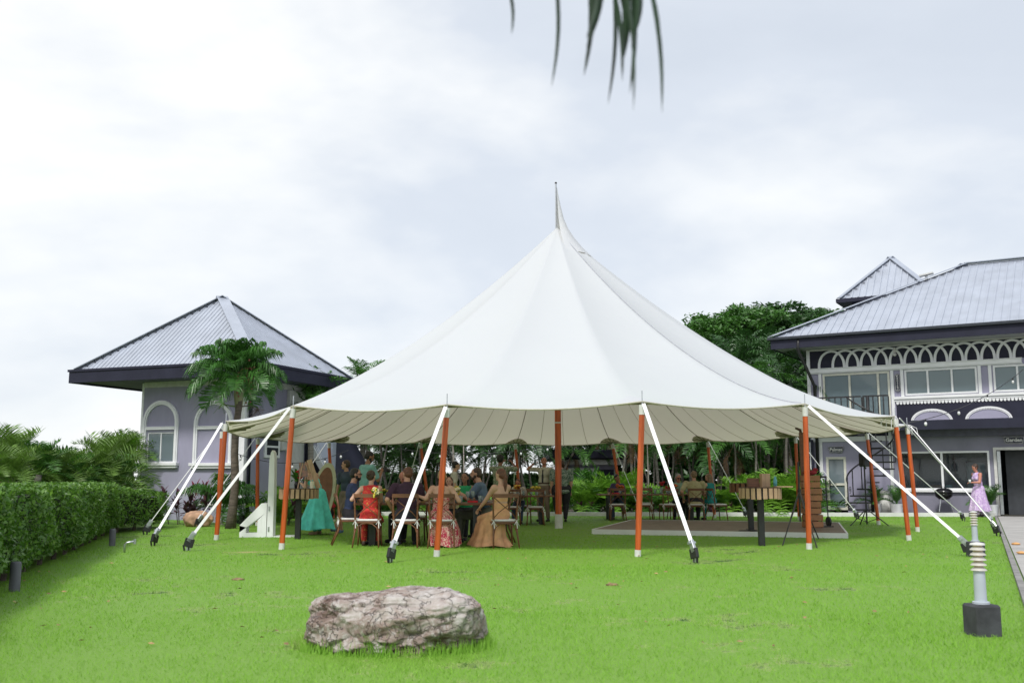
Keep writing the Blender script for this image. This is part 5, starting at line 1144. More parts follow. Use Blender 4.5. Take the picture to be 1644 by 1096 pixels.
def put(me, nm, x, y, z, label, cat, group, rz=0): o = link(nm, me, None, (x, y, z), (0, 0, rz)); tag(o, label, cat, group)
h = .747
vase(-1.75, 18.45, h, 'yellow and green flower vase near the bald man on the front table', [1, 3], 8)
vase(-1.02, 18.4, h, 'cream and green flower vase in front of the woman in green', [1, 3], 9, seed=2)
vase(-2.35, 18.4, h, 'yellow flower vase at the left end of the front table', [1], 6, seed=3)
for i, (x, y) in enumerate(((-1.45, 18.15), (-.80, 18.2), (-.72, 18.45), (-1.62, 18.6), (-2.2, 18.1))): put(gob_me, 'goblet', x, y, h, 'clear stemmed glass standing on the front table', 'glass', 'glasses on the front table')
for i, (x, y) in enumerate(((-.92, 18.1), (-.58, 18.3), (-1.3, 18.5))): put(tumb_me, 'tumbler', x, y, h, 'clear straight tumbler on the front table', 'glass', 'tumblers on the front table')
put(mj_me, 'jar', -.98, 17.95, h, 'dark glass jar mug by the black table leg', 'jar', 'jar mugs on the front table'); put(mj_me, 'jar', -.52, 18.0, h, 'dark glass jar mug right of the red napkin', 'jar', 'jar mugs on the front table')
put(nap_me, 'napkin', -.70, 17.95, h, 'folded red napkin on the front table edge', 'napkin', None); put(nap_me, 'napkin', 3.0, 29.15, h, 'red napkin on the far table', 'napkin', None, .3)
put(plt_me, 'plate', -1.25, 18.05, h, 'white plate in front of the woman with the tattooed back', 'plate', 'white dinner plates'); put(plt_me, 'plate', -.45, 18.25, h, 'white plate in front of the man in blue grey', 'plate', 'white dinner plates')
vase(-1.0, 20.3, h, 'yellow flower vase on the second table', [1, 0], 8, seed=5); vase(-1.9, 20.3, h, 'orange flower vase on the second table', [0, 1], 8, seed=6)
vase(.15, 26.55, h, 'yellow orange flower vase on the small table, left', [1, 0], 11, seed=7, spread=.13); vase(.65, 26.6, h, 'yellow flower vase on the small table, right', [1], 9, seed=8, spread=.12)
vase(3.15, 29.4, h, 'round orange flower vase at the left end of the far table', [0], 14, seed=9, spread=.12); vase(3.7, 29.45, h, 'small orange flower vase on the far table', [0, 0, 1], 9, seed=10)
vase(4.35, 29.3, h, 'tall red flower vase on the far table', [2], 10, seed=11, spread=.12, h=.2); vase(4.75, 29.4, h, 'red and orange flower vase before the man in glasses', [2, 0], 8, seed=12, spread=.1); vase(4.55, 29.2, h, 'small salmon flower vase in the middle of the far table', [0, 2], 6, seed=13)
for x in (3.45, 4.15, 4.5, 4.9, 5.1): put(tumb_me, 'tumbler', x, 29.2, h, 'clear tumbler on the far table', 'glass', 'tumblers on the far table')
for x in (.3, .5, .85): put(tumb_me, 'tumbler', x, 26.4, h, 'clear tumbler on the small table', 'glass', 'tumblers on the small table')
# flower pinned to the red woman's chair
e_ = empty('chair_flower', (-2.33, 17.29, .93), 0, 'yellow flower posy hanging on the chair of the woman in red', 'flower')
for i in range(7): link('flower', FM[3 if i < 4 else 1], e_, (rnd.uniform(-.035, .035), -.03, rnd.uniform(-.05, .08)), (R(80), 0, i), 1.3)
for i in range(8): link('leaf', LSM, e_, (0, -.01, 0), (R(60), rnd.uniform(-1, 1), i * .8), 1.1)

# cocktail tables with a drum of hanging slats
def cocktail(p, topz, r, label, nsl=24, base=False, oval=1.0):
    e_ = empty('cocktail_table', p, 0, label, 'cocktail table', 'cocktail tables with slatted drums')
    m = MB(); m.lathe([(r, topz - .012), (r, topz)], n=32, sy=oval); m.build('tabletop', woodd, e_)
    for i in range(nsl):
        a = 2 * math.pi * (i + .5) / nsl; m = MB(); ww = 2 * math.pi * r / nsl * .34; hh = .18 + .008 * math.sin(i * 5.1); c = Vector((math.cos(a) * r * .97, math.sin(a) * r * .97 * oval, 0)); tg = Vector((-math.sin(a), math.cos(a), 0)); nn = Vector((math.cos(a), math.sin(a), 0))
        m.add([c + tg * sx_ * ww + nn * o + Vector((0, 0, z)) for z in (topz - .02 - hh, topz - .014) for sx_, o in ((-1, -.008), (1, -.008), (1, .010), (-1, .010))], [(0, 3, 2, 1), (4, 5, 6, 7), (0, 1, 5, 4), (1, 2, 6, 5), (2, 3, 7, 6), (3, 0, 4, 7)])
        m.build('slat', woodl if not base else woodb, e_)
    m = MB(); m.lathe([(r * .86, topz - .19), (r * .86, topz - .03)], n=24, sy=oval); m.build('drum_lining', gapm, e_)
    m = MB(); m.box(-.052, .052, -.052, .052, .0, topz - .192); m.build('post', black, e_, bevel=.004)
    if base:
        m = MB(); m.box(-.25, .25, -.05, .05, 0, .02); m.box(-.05, .05, -.25, .25, .0202, .035); m.build('foot_plate', black, e_)
    return e_
ct1 = G(478, 865); cocktail(ct1, .985, .385, 'cocktail table with pale wooden slats, holding the leaning picture and candles', 24)
ct2 = G(1223, 876); cocktail(ct2, 1.02, .37, 'cocktail table with pale wooden slats nearer the dance floor front edge', 22)
ct3 = G(1206, 852, .10); ct3.z = .10; cocktail(ct3, .99, .42, 'darker cocktail table with a foot plate standing on the dance floor', 22, True)
# picture on a little easel, candles
e_ = empty('tabletop_easel', ct1 + Vector((.12, -.05, .987)), R(15), 'small wooden easel with a photo leaning on the cocktail table', 'easel')
for a, b, n_ in (((-.14, -.10, 0), (-.05, .02, .50), 'leg'), ((.18, -.10, 0), (.0, .02, .52), 'leg'), ((.05, .18, 0), (0, .03, .48), 'leg')): m = MB(); m.bar(a, b, .022, .012); m.build(n_, woodl, e_)
m = MB(); m.bar((.26, -.06, .0), (.07, .0, .56), .016, .10); m.build('frame', woodl, e_)
m = MB(); m.prism([(-.12, .22), (.05, .22), (.05, .50), (-.12, .50)], lambda a, b, d: (a, d + b * .15 - .05, b), -.01, .0); m.build('photo', mat('photo_print', (.10, .12, .12), .4, .9, 18, c2=(.45, .20, .15)), e_)
for i, (dx, dy, lb) in enumerate(((.28, -.12, 'cream pillar candle right of the tabletop easel'), (-.22, -.12, 'cream pillar candle left of the tabletop easel, partly behind the pole'))):
    m = MB(); m.lathe([(.045, 0), (.045, .13), (.04, .135)], n=16); o = m.build('candle', mat('candle_wax', (.7, .66, .5), .5, .05), None, loc=tuple(ct1 + Vector((dx, dy, .987))), smooth='auto'); tag(o, lb, 'candle', 'cream pillar candles')
e_ = empty('table_bouquet', ct1 + Vector((-.06, .08, .987)), 0, 'dark green and red foliage bouquet behind the tabletop easel', 'bouquet')
m = MB(); m.lathe([(.05, 0), (.06, .08), (.04, .16)], n=12); m.build('vase', black, e_, smooth=True)
for i in range(16): link('leaf', LG[i % 3].copy() if False else LG[i % 3], e_, (0, 0, .12), (rnd.uniform(-.2, .2), 0, i * 2.4), .9)
for i in range(5): link('flower', FM[2], e_, (rnd.uniform(.0, .16), rnd.uniform(-.1, .0), rnd.uniform(.2, .32)), (rnd.random(), 0, 0), 1.6)
e_ = empty('keepsake_box', ct2 + Vector((.12, .1, 1.022)), .2, 'pale upright wooden box on the nearer slatted cocktail table', 'box'); m = MB(); m.box(-.08, .08, -.05, .05, 0, .24); m.build('box', woodl, e_, bevel=.004)
m = MB(); m.box(-.30, -.10, -.04, .06, 0, .16); o = m.build('wooden_box', woodb, None, loc=tuple(ct2 + Vector((.12, .15, 1.022))), bevel=.004); tag(o, 'low brown wooden box on the nearer slatted cocktail table', 'box')
m = MB(); m.lathe([(.03, 0), (.035, .12), (.02, .16), (.02, .19)], n=12); o = m.build('bottle', mat('teal_bottle', (.1, .35, .4), .2), None, loc=tuple(ct2 + Vector((.27, -.02, 1.022))), smooth=True); tag(o, 'teal bottle at the right end of the slatted cocktail table', 'bottle')
m = MB(); m.box(-.06, .22, -.2, .05, 0, .02); o = m.build('board', woodl, None, loc=tuple(ct2 + Vector((.30, -.05, 1.022))), bevel=.003); tag(o, 'thin pale board jutting over the slatted cocktail table', 'board')

# dance floor
fl = [Vector((1.75, 21.75)), Vector((6.65, 20.15)), Vector((8.15, 25.3)), Vector((3.2, 26.9))]
df = empty('dance_floor', (0, 0, 0), 0, 'low raised brown plank dance floor with white edging under the tent', 'dance floor')
def lp(u, v, z): a = fl[0].lerp(fl[1], u); b = fl[3].lerp(fl[2], u); c = a.lerp(b, v); return Vector((c.x, c.y, z))
m = MB(); m.add([lp(0, 0, 0), lp(1, 0, 0), lp(1, 1, 0), lp(0, 1, 0), lp(0, 0, .088), lp(1, 0, .088), lp(1, 1, .088), lp(0, 1, .088)], [(4, 5, 6, 7), (0, 1, 5, 4), (1, 2, 6, 5), (2, 3, 7, 6), (3, 0, 4, 7)]); m.build('platform', woodd, df)
dfw = mat('floor_plank', (.17, .12, .095), .45, .22, 3, .06, 30)
for j in range(16):
    for k in range(3):
        u0 = (k + (.5 if j % 2 else 0)) / 3 - (.166 if j % 2 else 0); u0 = max(0, min(.98, (k - (.5 if j % 2 else 0)) / 3)); u1 = min(1, (k + 1 - (.5 if j % 2 else 0)) / 3 + (.17 if (j % 2 and k == 2) else 0))
        if j % 2 and k == 0: u0 = 0
        if j % 2 and k == 2: u1 = 1
        v0, v1 = j / 16 + .0008, (j + 1) / 16 - .0008; m = MB(); u0 += .0008; u1 -= .0008
        m.add([lp(u0, v0, .089), lp(u1, v0, .089), lp(u1, v1, .089), lp(u0, v1, .089), lp(u0, v0, .100), lp(u1, v0, .100), lp(u1, v1, .100), lp(u0, v1, .100)], [(4, 5, 6, 7), (0, 1, 5, 4), (1, 2, 6, 5), (2, 3, 7, 6), (3, 0, 4, 7)]); m.build('plank', dfw, df)
for a, b in (((-.004, 0), (1.004, 0)), ((1, 0), (1, 1)), ((0, 0), (0, 1)), ((0, 1), (1, 1))):
    c = (fl[0] + fl[1] + fl[2] + fl[3]) / 4; p, q_ = lp(*a, .052), lp(*b, .052); o = ((p + q_) / 2 - Vector((c.x, c.y, .052))); d = (q_ - p).normalized(); nrm = Vector((-d.y, d.x, 0)); nrm = nrm if nrm.dot(o) > 0 else -nrm
    m = MB(); m.bar(p + nrm * .02, q_ + nrm * .02, .036, .104); m.build('edging', white, df)

# stack of wooden crates
cb = G(1304, 846, .10); cb.z = .10
for i in range(4):
    e_ = empty('wooden_crate', cb + Vector((.01 * (-1) ** i, 0, i * .29)), R(4 * (-1) ** i), 'slatted wooden crate, %s of the stack on the dance floor' % ('bottom', 'second from bottom', 'third from bottom', 'topmost')[i], 'crate', 'stacked wooden crates')
    for sgn in (-1, 1):
        for k in range(2): m = MB(); m.box(-.19, .19, sgn * .15 - .008, sgn * .15 + .008, .01 + k * .145, .135 + k * .145); m.build('slat', woodp, e_, bevel=.003)
        for k in range(2): m = MB(); m.box(sgn * .18 - .008, sgn * .18 + .008, -.14, .14, .01 + k * .145, .135 + k * .145); m.build('slat', woodp, e_, bevel=.003)
        for s2 in (-1, 1): m = MB(); m.box(sgn * .16 - .012, sgn * .16 + .012, s2 * .125 - .012, s2 * .125 + .012, .0, .285); m.build('corner_post', woodb, e_)
    m = MB(); m.box(-.17, .17, -.14, .14, .0, .01); m.build('bottom', woodd, e_)
m = MB(); m.ell((0, 0, .05), (.16, .11, .06), n=16); m.ell((.12, 0, .11), (.06, .05, .05)); o = m.build('folded_cloth', mat('dark_red_cloth', (.25, .02, .03), .9, .3, 8), None, loc=tuple(cb + Vector((0, 0, 1.16))), smooth=True); tag(o, 'dark red cloth bundle lying on the crate stack', 'cloth')
# hand truck behind crates
e_ = empty('hand_truck', cb + Vector((.33, .3, 0)), R(10), 'black hand truck standing right of the crate stack', 'hand truck')
for s in (-.14, .14): m = MB(); m.tube([(s, 0, .1), (s, .05, 1.0), (s, .02, 1.12)], .014, 8); m.build('rail', black, e_)
m = MB(); m.tube([(-.14, .02, 1.12), (.14, .02, 1.12)], .02, 8); m.build('handle', black, e_)
for s in (-.17, .17): m = MB(); m.tube([(s - .02, .05, .11), (s + .02, .05, .11)], .11, 18); m.build('wheel', black, e_, smooth='auto')
m = MB(); m.box(-.16, .16, -.2, .02, .0, .02); m.build('toe_plate', black, e_)
# tripod in front of pole
def tripod(apex, feet, colz, label, name='tripod', hub=None):
    e_ = empty(name, (apex.x, apex.y, 0), 0, label, 'tripod'); o = Vector((apex.x, apex.y, 0))
    for f in feet: m = MB(); p, q_ = apex - o, f - o; m.tube([p, p.lerp(q_, .5)], .019, 8); m.tube([p.lerp(q_, .48), q_], .013, 8); m.build('leg', black, e_)
    m = MB(); m.tube([(0, 0, (hub or .35)), (0, 0, colz)], .018, 10); m.build('column', black, e_)
    m = MB(); m.tube([(0, 0, apex.z - .05), (0, 0, apex.z + .05)], .035, 12); m.build('collar', black, e_); return e_
tb = G(1286, 866); tripod(Vector((tb.x, tb.y, .92)), [G(1256, 876), G(1312, 880), G(1319, 868) + Vector((.1, .5, 0))], 1.5, 'black camera tripod standing behind the front right orange pole')
sb = ring[5]; sp_ = G(1392, 843); ss = empty('speaker_stand', sp_, 0, 'black tripod stand carrying a small speaker in front of an orange pole', 'speaker stand')
for an in (200, 340, 90): m = MB(); m.tube([(0, 0, .42), (.52 * math.cos(R(an)), .52 * math.sin(R(an)), 0)], .014, 8); m.build('leg', black, ss); m = MB(); m.tube([(0, 0, .08), (.30 * math.cos(R(an)), .30 * math.sin(R(an)), .19)], .010, 6); m.build('brace', black, ss)
m = MB(); m.tube([(0, 0, .03), (0, 0, 1.62)], .02, 10); m.build('column', black, ss)
p = AT(1386, 738, sp_.y); e_ = empty('speaker', (p.x, p.y - .05, p.z), R(25), 'small black speaker clamped on top of the tripod stand', 'speaker'); m = MB(); m.box(-.10, .10, -.1, .1, -.17, .17); m.build('cabinet', black, e_, bevel=.02); m = MB(); m.tube([(0, -.104, .03), (0, -.112, .03)], .07, 18); m.build('cone', gapm, e_); m = MB(); m.tube([(0, .0, -.17), (.05, 0, -.22)], .02, 8); m.build('bracket', black, e_)
# leaning spare pole with hook behind
b_ = AT(1291, 800, 23.0); t_ = AT(1286, 694, 23.0); e_ = empty('leaning_post', (b_.x, 23.0, 0), 0, 'brown wooden post with hooked head behind the front right orange pole', 'post'); m = MB(); m.bar((0, 0, .14), (t_.x - b_.x, 0, t_.z), .09, .07); m.build('post', woodb, e_); m = MB(); m.tube([(t_.x - b_.x, 0, t_.z - .05), (t_.x - b_.x - .02, 0, t_.z + .06), (t_.x - b_.x - .13, 0, t_.z + .10)], [.04, .035, .02], 8); m.build('hook', woodd, e_, smooth=True)

# white wooden board stand
wb = G(432, 862); e_ = empty('white_board_stand', wb, R(0), 'tall pointed white board on a triangular white wooden bracket', 'board stand')
wm = mat('white_gloss', (.82, .83, .86), .4, .04, 3)
H = AT(431, 722, wb.y).z
m = MB(); m.prism([(-.055, 0), (.075, 0), (.075, .9), (.06, H * .9), (.045, H * .97), (.01, H), (-.02, H * .97), (-.045, H * .88), (-.05, .9)], lambda a, b, d: (a, d, b), -.0, .22); m.build('board', wm, e_, bevel=.004)
for yy in (-.02, .13):
    m = MB(); pl_ = [(-.06, .02), (-.06, .52), (-.12, .54), (-.56, .18), (-.56, .0), (-.46, -.0)]
    for poly in ([(-.06, .50), (-.06, .68), (-.17, .68), (-.60, .24), (-.60, .10)], [(-.60, .0), (-.60, .235), (-.47, .20), (-.47, .0)], [(-.469, .0), (-.469, .09), (-.06, .09), (-.06, .0)], [(-.24, .091), (-.24, .34), (-.16, .42), (-.16, .091)], [(-.158, .091), (-.158, .42), (-.06, .50), (-.06, .091)]):
        m.prism(poly, lambda a, b, d: (a, d, b), yy, yy + .10)
    m.build('bracket', wm, e_)
for z in (.12, .53): m = MB(); m.box(-.03, .0, -.012, -.001, z, z + .09); m.build('hinge', steel, e_)
m = MB(); m.box(.078, .50, .0, .45, .0, .025); m.build('base_board', wm, e_)
# oval wooden surfboard shaped board behind the teal dress
ob = G(508, 850) + Vector((0, .5, 0)); e_ = empty('oval_board', ob, R(-10), 'oval brown board with cream rim leaning behind the woman in teal', 'board')
n = 36; ov = [(.30 * math.sin(2 * math.pi * k / n) * (1 - .0 * k), .78 + .78 * math.cos(2 * math.pi * k / n)) for k in range(n)]
m = MB(); m.prism(ov, lambda a, b, d: (a + b * -.09 * .0 - (.78 - b) * .15, d + b * .08, b), 0, .03); m.build('rim', mat('cream_rim', (.5, .50, .36), .7), e_)
m = MB(); m.prism([(a * .74, .78 + (b - .78) * .86) for a, b in ov], lambda a, b, d: (a - (.78 - b) * .15, d + b * .08, b), -.012, -.001); m.build('face', mat('rust_board', (.20, .09, .05), .7, .2), e_)
# basket pot with red anthuriums
pp = G(521, 841); e_ = empty('planter_basket', pp, 0, 'woven basket pot with red flowering plant beside the rear pole', 'potted plant')
m = MB(); m.lathe([(.14, 0), (.17, .12), (.19, .27), (.17, .27), (.15, .2)], n=24); 
m.build('pot', potm, e_, smooth='auto')
for z in (.06, .12, .18, .24): m = MB(); m.lathe([(.158 + z * .12, z - .012), (.168 + z * .12, z), (.158 + z * .12, z + .012)], n=24); m.build('woven_band', potm, e_)
for i in range(22): link('leaf', (LG + LC)[i % 6], e_, (0, 0, .22), (rnd.uniform(-.3, .3), 0, i * 2.4), rnd.uniform(.8, 1.2))
for i in range(10): link('flower', FM[2], e_, (rnd.uniform(-.2, .2), rnd.uniform(-.15, .1), rnd.uniform(.42, .62)), (rnd.uniform(.4, 1.4), 0, 0), 2.6)

louv = mat('louvre_enamel', (.46, .44, .40), .5, .1, 10)
# bollard lights
def bollard(p, label, s=1.0):
    e_ = empty('bollard_light', p, R(8), label, 'bollard light', 'louvred bollard lights on the lawn')
    m = MB(); m.lathe([(.125, 0), (.13, .02), (.128, .215), (.12, .225)], n=8) if False else m.box(-.10, .10, -.10, .10, -.02, .225); m.build('base_block', mat('bollard_block', (.05, .052, .06), .9, .35, 6, .25, 30), e_, bevel=.015)
    m = MB(); m.lathe([(.062, .226), (.062, .242), (.044, .246), (.041, .47)], n=20); m.build('post', mat('grey_enamel', (.42, .46, .52), .5, .06, 4), e_, smooth='auto')
    for i in range(5):
        z = .472 + i * .038; m = MB(); m.lathe([(.058, z), (.056, z + .006), (.038, z + .022), (.038, z + .024)], n=20); m.build('louvre', louv, e_, smooth='auto')
    m = MB(); m.lathe([(.034, .472), (.034, .66)], n=16); m.build('lens', mat('amber_lens', (.55, .42, .28), .4), e_)
    m = MB(); m.lathe([(.056, .662), (.05, .674), (.012, .682)], n=20); m.build('cap', offwhite, e_, smooth='auto')
bollard(G(1578, 1018), 'bollard light nearest the camera on a worn black block')
bollard(G(1567, 893), 'further bollard light standing just behind the nearest one')
bollard(G(386, 840), 'bollard light on the left beside the garden wall')
# kettle grill
gp = FPW(1517, 829, -.55); e_ = empty('kettle_grill', gp, R(10), 'black kettle grill on three legs below the kitchen window', 'grill')
m = MB(); m.lathe([(.02, .50), (.16, .53), (.26, .62), (.285, .70), (.285, .71)], n=24); m.build('bowl', mat('black_enamel', (.012, .012, .014), .15), e_, smooth=True)
m = MB(); m.lathe([(.288, .712), (.27, .80), (.17, .87), (.03, .895)], n=24); m.build('lid', MATS['black_enamel'], e_, smooth=True)
m = MB(); m.tube([(-.05, 0, .89), (-.04, 0, .93), (.04, 0, .93), (.05, 0, .89)], .01, 8); m.build('handle', black, e_)
for an in (200, 340, 90): m = MB(); m.tube([(.15 * math.cos(R(an)), .15 * math.sin(R(an)), .55), (.30 * math.cos(R(an)), .30 * math.sin(R(an)), .03)], .014, 8); m.build('leg', steel, e_)
m = MB(); c = Vector((.30 * math.cos(R(200)), .30 * math.sin(R(200)), .07)); m.tube([c + Vector((0, -.02, 0)), c + Vector((0, .02, 0))], .07, 16); m.build('wheel', black, e_, smooth='auto')
# garden tap in lawn near hedge
e_ = empty('garden_tap', G(200, 886), R(10), 'small grey metal pipe tap sticking out of the lawn by the hedge', 'tap')
m = MB(); m.tube([(0, 0, -.02), (0, 0, .12), (.03, 0, .15), (.14, 0, .17)], .018, 8); m.build('pipe', steel, e_, smooth=True); m = MB(); m.tube([(.15, 0, .13), (.15, 0, .21)], .024, 8); m.build('valve', steel, e_)
# two grey posts at hedge foot
for i, (px, py, lb) in enumerate(((23, 948, 'grey plastic post at the foot of the hedge, nearer the camera'), (180, 876, 'grey plastic post at the foot of the hedge, further one'))):
    e_ = empty('edge_post', G(px, py), 0, lb, 'post', 'grey posts under the hedge'); m = MB(); m.lathe([(.055, -.02), (.055, .28), (.045, .30)], n=14); m.build('post', mat('grey_plastic', (.12, .12, .14), .6), e_, smooth='auto')
# string lights
def string(pts, label, bulbs=5):
    e_ = empty('string_light', (0, 0, 0), 0, label, 'string light'); m = MB(); m.tube(pts, .009, 5); m.build('cable', black, e_)
    P_ = [Vector(p) for p in pts]
    for i in range(bulbs):
        t = (i + .5) / bulbs * (len(P_) - 1); k = int(t); c = P_[k].lerp(P_[k + 1], t - k); m = MB(); m.tube([c, c + Vector((0, 0, -.07))], .018, 8); m.build('socket', black, e_); m = MB(); m.ell(c + Vector((0, 0, -.11)), (.035, .035, .05), n=10, m=7); m.build('bulb', bulbm, e_, smooth=True)
bulbm = mat('bulb_glass', (.65, .66, .66), .15)
def sag(a, b, s, n=10): return [Vector(a).lerp(Vector(b), k / n) - Vector((0, 0, s * 4 * (k / n) * (1 - k / n))) for k in range(n + 1)]
string(sag(tops[4] + Vector((0, 0, .03)), AT(1644, 592, 29), .25), 'string lights from the right tent tip up to the house', 4)
string(sag(AT(372, 725, 27.5), AT(560, 722, 30), .35), 'string lights strung past the pavilion wall behind the white board', 7)
string(sag(AT(640, 720, 33), AT(900, 712, 34), .25), 'string lights hung before the palm stand', 6)
# ---------------------------------------------------------------- people
def skin_m(n, c): return mat(n, c, .55, .08, 6)
SK = [skin_m('skin_fair', (.50, .27, .19)), skin_m('skin_light', (.56, .33, .24)), skin_m('skin_tan', (.30, .15, .09)), skin_m('skin_brown', (.20, .09, .055)), skin_m('skin_ruddy', (.48, .20, .14))]
HR = {'black': mat('hair_black', (.012, .01, .010), .5, .4, 30, .5, 60), 'brown': mat('hair_brown', (.05, .028, .018), .5, .4, 30, .5, 60), 'auburn': mat('hair_auburn', (.13, .05, .03), .5, .4, 30, .5, 60), 'blonde': mat('hair_blonde', (.30, .20, .10), .5, .3, 30, .5, 60), 'grey': mat('hair_grey', (.30, .29, .28), .6, .2, 30, .5, 60), 'sandy': mat('hair_sandy', (.20, .13, .075), .5, .3, 30, .5, 60)}
def cl(n, c, **k): return mat('cloth_' + n, c, .85, .16, 7, .8, 9, **k)
eyem = mat('eye', (.02, .015, .012), .2); lipm = mat('lips', (.32, .09, .08), .5); shoem = mat('shoe_brown', (.07, .04, .03), .6); shoeb = mat('shoe_dark', (.02, .02, .022), .6)
def printed(n, base, fg, scale, fill=.5, fg2=None):
    m = bpy.data.materials.new('cloth_' + n); m.use_nodes = True; t = m.node_tree; b = t.nodes['Principled BSDF']; b.inputs['Roughness'].default_value = .85
    g = t.nodes.new('ShaderNodeTexCoord'); v = t.nodes.new('ShaderNodeTexNoise'); v.inputs['Scale'].default_value = scale; v.inputs['Detail'].default_value = 2; v.inputs['Distortion'].default_value = 1.2
    t.links.new(g.outputs['Object'], v.inputs['Vector']); r = t.nodes.new('ShaderNodeValToRGB'); r.color_ramp.interpolation = 'CONSTANT'; el = r.color_ramp.elements
    el[0].position = 0; el[0].color = (*base, 1); el[1].position = fill; el[1].color = (*fg, 1)
    if fg2: k = el.new(fill + .10); k.color = (*fg2, 1)
    t.links.new(v.outputs['Fac'], r.inputs['Fac']); t.links.new(r.outputs[0], b.inputs['Base Color']); return m

def capsule(m, a, ra, b, rb, n=12):
    a, b = Vector(a), Vector(b); d = b - a; L = d.length
    if L < 1e-5: m.ell(a, (ra,) * 3, n=n, m=7); return
    d /= L; ref = Vector((1, 0, 0)) if abs(d.x) < .9 else Vector((0, 1, 0)); x = d.cross(ref).normalized(); y = d.cross(x)
    rings = []
    for k in range(4): t = math.pi / 2 * k / 4; rings.append((a - d * ra * math.cos(t), ra * math.sin(t)))
    rings.append((a, ra)); rings.append((b, rb))
    for k in range(1, 4): t = math.pi / 2 * k / 4; rings.append((b + d * rb * math.sin(t), rb * math.cos(t)))
    vs = [a - d * ra]; fs = []
    for c, r in rings[1:]:
        for k in range(n): an = 2 * math.pi * k / n; vs.append(c + (x * math.cos(an) + y * math.sin(an)) * r)
    vs.append(b + d * rb); q = len(rings) - 1
    for k in range(n): fs.append((0, 1 + k, 1 + (k + 1) % n))
    for i in range(q - 1):
        for k in range(n): fs.append((1 + i * n + k, 1 + (i + 1) * n + k, 1 + (i + 1) * n + (k + 1) % n, 1 + i * n + (k + 1) % n))
    l = len(vs) - 1
    for k in range(n): fs.append((l, 1 + (q - 1) * n + (k + 1) % n, 1 + (q - 1) * n + k))
    m.add(vs, fs)
def fuse(name, m, mt, parent, voxel=.012, smooth=4):
    me = m.mesh(name, mt); o = bpy.data.objects.new(name, me); col.objects.link(o)
    a = o.modifiers.new('r', 'REMESH'); a.mode = 'VOXEL'; a.voxel_size = voxel; a.use_smooth_shade = True
    b = o.modifiers.new('s', 'SMOOTH'); b.factor = .5; b.iterations = smooth
    bpy.context.view_layer.update(); dg = bpy.context.evaluated_depsgraph_get(); me2 = bpy.data.meshes.new_from_object(o.evaluated_get(dg), depsgraph=dg); bpy.data.objects.remove(o)
    me2.name = name
    if not me2.materials: me2.materials.append(mt)
    me2.polygons.foreach_set('use_smooth', [True] * len(me2.polygons)); me2.update()
    return link(name, me2, parent)
def ik(a, c, l1, l2, pole):
    a, c, pole = Vector(a), Vector(c), Vector(pole); d = c - a; L = min(d.length, (l1 + l2) * .995); dn = d.normalized(); c = a + dn * L
    x = (l1 * l1 - l2 * l2 + L * L) / (2 * L); h_ = math.sqrt(max(1e-6, l1 * l1 - x * x)); pv = (pole - dn * pole.dot(dn)).normalized(); return a + dn * x + pv * h_, c

